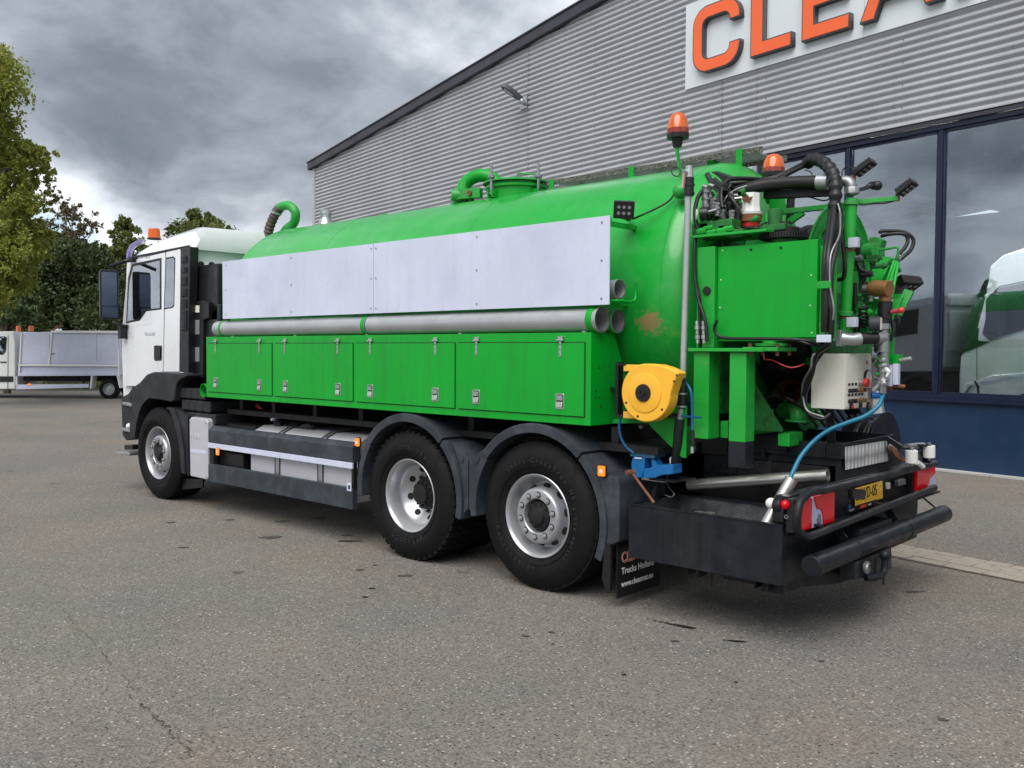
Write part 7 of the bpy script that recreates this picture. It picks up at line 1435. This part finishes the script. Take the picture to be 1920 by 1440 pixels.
b = MB(); b.box(at(1670, 490, y=-.25).x, -.27, at(1670, 494, y=-.25).z, at(1684, 490, y=-.25).x, -.22, at(1670, 486, y=-.25).z); b.beam(at(1672, 488, y=-.25), at(1683, 512, y=-.25), .02, .05); b.build('line_clamp', 'green_grimy', T)
b = MB(); b.beam(at(1680, 498, y=-.24), at(1685, 508, y=-.24), .03, .03); b.build('line_coupling', 'alu', T)
wlight(at(1700, 533, y=-.15), (.4, -.2, -.8), (.7, -.3, .5), .085, .055, .025)
b = MB(); b.beam(at(1678, 543, y=-.2), at(1702, 548, y=-.18), .08, .07); b.build('lamp_box', 'grime', T, bevel=.004)
b = MB(); b.beam(at(1705, 545, y=-.22), at(1682, 590, y=-.26), .025, .06, up=(1, 0, 0)); b.build('inclined_arm', 'green_old', T, bevel=.003)
b = MB(); b.beam(at(1688, 556, y=-.24), at(1670, 600, y=-.28), .04, .05, up=(1, 0, 0)); b.beam(at(1672, 556, y=-.24), at(1690, 556, y=-.24), .05, .03); b.beam(at(1672, 600, y=-.26), at(1668, 680, y=-.28), .03, .04, up=(1, 0, 0)); b.build('inclined_arm', 'frame', T, bevel=.003)
# lower mechanism behind the valve pipe
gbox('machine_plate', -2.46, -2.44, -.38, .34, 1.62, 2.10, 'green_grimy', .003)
b = MB()
for px, py, w_, h_, y in ((1600, 500, .08, .05, -.42), (1606, 560, .10, .03, -.40), (1625, 560, .04, .06, -.36), (1612, 575, .05, .06, -.42), (1625, 600, .04, .05, -.40), (1652, 690, .03, .08, -.33)):
    q = at(px, py, y=y); b.box(q.x - w_ / 2, y - .02, q.z - h_ / 2, q.x + w_ / 2, y + .05, q.z + h_ / 2)
b.build('machine_block', 'green_grimy', T, bevel=.004)
b = MB(); b.beam(at(1640, 560, y=-.34), at(1610, 640, y=-.40), .03, .06, up=(1, 0, 0)); b.beam(at(1665, 600, y=-.33), at(1660, 730, y=-.33), .03, .04, up=(1, 0, 0)); b.build('linkage', 'green', T, bevel=.003)
rr = random.Random(11)
for k in range(26):
    px, py = rr.uniform(1592, 1650), rr.uniform(480, 730)
    if py > 640: px = rr.uniform(1646, 1664)
    y = rr.uniform(-.46, -.34); q = at(px, py, y=y); d = Vector(rr.choice([(1, 0, 0), (0, 0, 1), (0, 0, 1), (.7, 0, .7)])); L_2 = rr.uniform(.02, .045)
    b = MB(); b.cyl(q - d * L_2, q + d * L_2, rr.uniform(.010, .018), n=10); b.cyl(q + d * L_2 * .3, q + d * L_2 * .6, .022, n=6); b.build('pipe_fitting', rr.choice(['fitting', 'green_grimy', 'bplastic', 'frame', 'alu']), T)
for pts in ([(1596, 492, -.45), (1606, 490, -.44), (1614, 505, -.44), (1626, 510, -.44), (1632, 512, -.44), (1622, 518, -.44), (1614, 532, -.44), (1614, 550, -.44)], [(1578, 440, -.6), (1583, 480, -.6), (1584, 505, -.6), (1580, 522, -.58), (1564, 524, -.56)],
            [(1592, 545, -.45), (1592, 572, -.45)], [(1603, 530, -.46), (1604, 572, -.45)], [(1606, 622, -.44), (1610, 600, -.44), (1618, 580, -.43), (1628, 574, -.42)], [(1672, 600, -.38), (1676, 620, -.38), (1668, 640, -.38)], [(1590, 470, -.48), (1600, 486, -.46), (1610, 490, -.44)]):
    hose_(pts, .013)
b = MB(); b.tube([at(1618 + 8 * math.cos(t * 3) , 575 + t * 3.0, y=-.44 + .05 * math.sin(t * 3)) for t in np.linspace(0, 14, 60)], .006, 6, 0); b.build('coil_spring', 'hose', T)
b = MB(); b.box(at(1676, 672, y=-.28).x, -.32, at(1676, 683, y=-.28).z, at(1688, 672, y=-.28).x, -.22, at(1676, 665, y=-.28).z); b.build('hook_block', 'green', T, bevel=.006)
cyl_px('hook_pin', at(1686, 676, y=-.3), at(1709, 672, y=-.3), .014, 'alu', 12)
b = MB(); q = at(1672, 700, y=-.35); b.box(q.x - .03, -.37, q.z - .08, q.x + .01, -.33, q.z + .05); b.box(q.x + .012, -.37, q.z - .07, q.x + .045, -.33, q.z + .06); b.build('grey_bracket', 'film', T, bevel=.003)
b = MB(); b.cyl(at(1668, 722, y=-.35), at(1697, 725, y=-.32), .013, n=10); b.cyl(at(1660, 724, y=-.33), at(1672, 727, y=-.33), .022, n=12); b.build('bottom_pin', 'rust', T)
b = MB(); b.tube([at(1680, 590, y=-.3), at(1686, 600, y=-.3), at(1682, 610, y=-.3), at(1676, 606, y=-.3), at(1680, 598, y=-.3)], .012, 8, 4); b.build('small_pulley', 'grime', T)
for px in (1548, 1552, 1556): cyl_px('line_tube', at(px, 500, y=-.62), at(px - 2, 640, y=-.66), .007, 'green', 8)
for py in (535, 635): b = MB(); q0, q1 = at(1533, py, y=-.98), at(1560, py, y=-.98); b.box(q0.x, -1.0, q0.z - .022, q1.x, -.985, q0.z + .022); b.build('hose_clamp', 'frame' if py == 535 else 'film', T, bevel=.004)
# ================================================================== far white tipper truck
wO = at(203, 748, z=0); SCL = 30.63 / FPX
uR = Vector((CR.x, CR.y, 0)).normalized(); uD = Vector((CF.x, CF.y, 0)).normalized(); wO.z = 0
tp = empty('tipper_truck', wO, 'small white tipper truck parked at the far edge behind the white cab', 'truck')
def W(px, py, d=0.0): return wO + uR * ((px - 203) * SCL) + Vector((0, 0, (748 - py) * SCL)) + uD * d
def wpoly(name, pts, d0, d1, m, par=None, bev=.01): b = MB(); b.prism([W(px, py, d0) for px, py in pts], uD * (d1 - d0)); return b.build(name, m, par or tp, bevel=bev)
for px in (203, -140):
    for d in (0.16, 1.75):
        b = MB(); c_ = W(px, 730, d); b.lathe([(-.10, .2), (-.11, .26), (-.10, .31), (-.06, .335), (.10, .335), (.12, .28), (.12, .2)], c_, -uD if d < 1 else uD, 32); e = b.build('wheel', 'tyre', tp)
        b = MB(); b.lathe([(.085, .20), (.11, .205), (.115, .19), (.06, .175), (.02, .15), (.03, .12), (.055, .115), (.055, .06), (.09, .05), (.09, .0)], c_, -uD if d < 1 else uD, 28); b.build('rim', 'rim', e)
wpoly('tipper_body', [(36, 706), (36, 686), (42, 625), (99, 622.5), (229, 622.5), (229, 704)], 0, 1.95, 'film', None, .02)
for pts in ([(44, 628.5), (95, 628.5), (92.5, 682), (39, 682)], [(101, 627), (182, 627), (182, 681), (96, 681)], [(184, 628), (224, 628), (224, 682), (184, 682)]): wpoly('body_panel', pts, -.022, -.001, 'film', None, .006)
wpoly('body_rail', [(98, 620.5), (226, 620.5), (226, 625), (98, 625)], -.05, 0, 'paper', None, .008); wpoly('body_rail', [(36, 684), (224, 684), (224, 687), (36, 687)], -.06, -.001, 'paper', None, .006); wpoly('body_rail', [(36, 700), (224, 699.5), (224, 704), (36, 706)], -.05, -.001, 'film', None, .006)
wpoly('body_post', [(99.5, 626), (101.5, 626), (95, 684), (92, 684)], -.06, -.001, 'paper', None, .004); wpoly('body_post', [(42, 625), (44.5, 625), (39, 706), (36, 706)], -.06, -.001, 'paper', None, .004)
wpoly('body_post', [(223, 655), (226, 655), (226, 706), (223, 706)], -.06, -.001, 'paper', None, .004); wpoly('panel_handle', [(186.5, 667), (188, 667), (188, 674), (186.5, 674)], -.05, -.02, 'paper', None, .004)
wpoly('panel_handle', [(98, 663), (105, 662), (105, 663.5), (98, 664.5)], -.05, -.02, 'fitting', None, .002)
wpoly('side_bar', [(30, 722), (167, 720), (167, 727), (30, 731)], -.03, .02, 'film', None, .006); wpoly('side_bar', [(30, 706), (34, 707), (34, 731), (30, 731)], -.03, .02, 'film', None, .006)
wpoly('mud_guard', [(172, 705), (175, 705), (172, 729), (169.5, 729)], -.04, .3, 'paper', None, .004); wpoly('mud_guard', [(220, 704), (223, 704), (227, 727), (225, 728)], -.04, .3, 'paper', None, .004)
wpoly('under_frame', [(30, 707), (226, 705), (226, 716), (30, 716)], .5, 1.4, 'grime'); wpoly('cross_stay', [(48, 712), (52, 712), (46, 722), (44, 722)], .1, .15, 'grime'); wpoly('cross_stay', [(155, 711), (158, 711), (154, 721), (151, 721)], .1, .15, 'grime'); wpoly('tank_panel', [(52, 712), (150, 711), (150, 720), (52, 721)], 1.2, 1.25, 'aluw')
wpoly('side_marker', [(53, 720), (60, 720), (60, 723), (53, 723)], -.05, -.02, 'marker')
wc = wpoly('van_cab', [(-110, 732), (-150, 728), (-152, 700), (-145, 685), (-105, 672), (-75, 640), (-45, 627), (-20, 623), (25, 622), (28, 640), (27, 731)], .05, 1.85, 'cream', None, .05)
wpoly('cab_window', [(-65, 666), (-50, 640), (-35, 632), (10, 631), (13.5, 634), (11, 660), (6, 666)], .035, .048, 'cabglass', wc, .01); wpoly('side_stripe', [(-60, 707), (24, 706.5), (24, 717), (-60, 718)], .03, .048, 'plastic', wc, .006); wpoly('door_handle', [(0, 679), (12, 679), (12, 681), (0, 681)], .02, .048, 'dark', wc)
wpoly('door_gap', [(15.5, 630), (16, 630), (14, 731), (13, 731)], .04, .0485, 'dark', wc, 0)
for px in (18.5, 42.5):
    b = MB(); b.cyl(W(px, 621.5, .6), W(px, 611, .6), .085, .07, n=18); b.build('beacon', 'amber', tp, bevel=.02)
b = MB(); b.tube([W(82, 621, .5), W(92, 615.5, .5), W(98, 613.5, .5), W(98, 611, .5)], .03, 8, 3); b.beam(W(94, 611, .5), W(106, 611, .5), .05, .05); b.build('crane_hook', 'rust', tp)
# ================================================================== white lorry inside the showroom
li = empty('showroom_lorry', wp(-.9, .02, -2.2), 'white lorry cab parked inside behind the right hand showroom window', 'truck')
def ib(name, pts, d0, d1, m, par=None, bev=.03): b = MB(); b.prism([wp(s, z, d0) for s, z in pts], WN * (d1 - d0)); return b.build(name, m, par or li, bevel=bev, seg=3)
# nose to the left (larger s)
lc = ib('cab_shell', [(.10, .45), (.155, 1.08), (.16, 1.40), (.14, 1.66), (.05, 1.78), (-.02, 1.80), (-.10, 2.11), (-.22, 2.63), (-.27, 3.02), (-.45, 3.17), (-.75, 3.25), (-1.6, 3.36), (-2.6, 3.38), (-2.6, .45)], -3.5, -1.06, 'white')
ib('side_glass', [(-.20, 1.98), (-.26, 2.30), (-.33, 2.58), (-.42, 2.68), (-.80, 2.74), (-1.5, 2.76), (-1.5, 2.16), (-.80, 2.06), (-.42, 1.95), (-.30, 1.90)], -1.06, -1.048, 'bplastic', lc, .006)
ib('window_trim', [(-.185, 2.0), (-.245, 2.31), (-.315, 2.60), (-.41, 2.71), (-.80, 2.77), (-.80, 2.755), (-.42, 2.695), (-.33, 2.59), (-.26, 2.31), (-.20, 2.0)], -1.062, -1.052, 'dark', lc, 0)
ib('door_gap_line', [(-.113, 1.30), (-.122, 1.30), (-.108, 1.79), (-.100, 1.79)], -1.064, -1.056, 'dark', lc, 0)
ib('dashboard_glass', [(.115, 1.70), (.05, 1.775), (-.02, 1.795), (-.09, 2.09), (-.135, 2.09), (-.12, 1.90), (-.30, 1.88), (-.12, 1.80)], -1.063, -1.053, 'bplastic', lc, 0)
ib('side_skirt', [(.14, .42), (.14, 1.10), (.05, 1.24), (-.08, 1.28), (-.36, 1.38), (-2.6, 1.62), (-2.6, .42)], -1.30, -1.04, 'white', lc, .02)
ib('skirt_gap', [(-.085, 1.285), (-.105, 1.29), (-.165, 1.20), (-.165, .42), (-.135, .42), (-.135, 1.18)], -1.042, -1.033, 'dark', lc, .0)
for k in range(12): ib('skirt_slot', [(-.20 - .062 * k, 1.245 + .013 * k), (-.25 - .062 * k, 1.256 + .013 * k), (-.25 - .062 * k, 1.295 + .013 * k), (-.20 - .062 * k, 1.284 + .013 * k)], -1.041, -1.036, 'film', lc, .0)
ib('side_mirror', [(-.36, 2.0), (-.36, 2.50), (-.44, 2.60), (-.545, 2.58), (-.575, 2.30), (-.54, 1.98)], -.96, -.74, 'plastic', lc, .03)
ib('headlamp', [(.06, 1.09), (-.01, 1.20), (-.08, 1.225), (-.02, 1.15), (.03, 1.07)], -1.042, -1.028, 'grille', lc, .004)
b = MB(); b.lathe([(-.15, .3), (-.16, .42), (-.13, .52), (.1, .52), (.1, .3)], wp(-.95, .62, -1.15), -WN, 40); b.build('wheel', 'tyre', li)
for o in bpy.data.objects:
    if 'o3' in o.keys(): del o['o3']
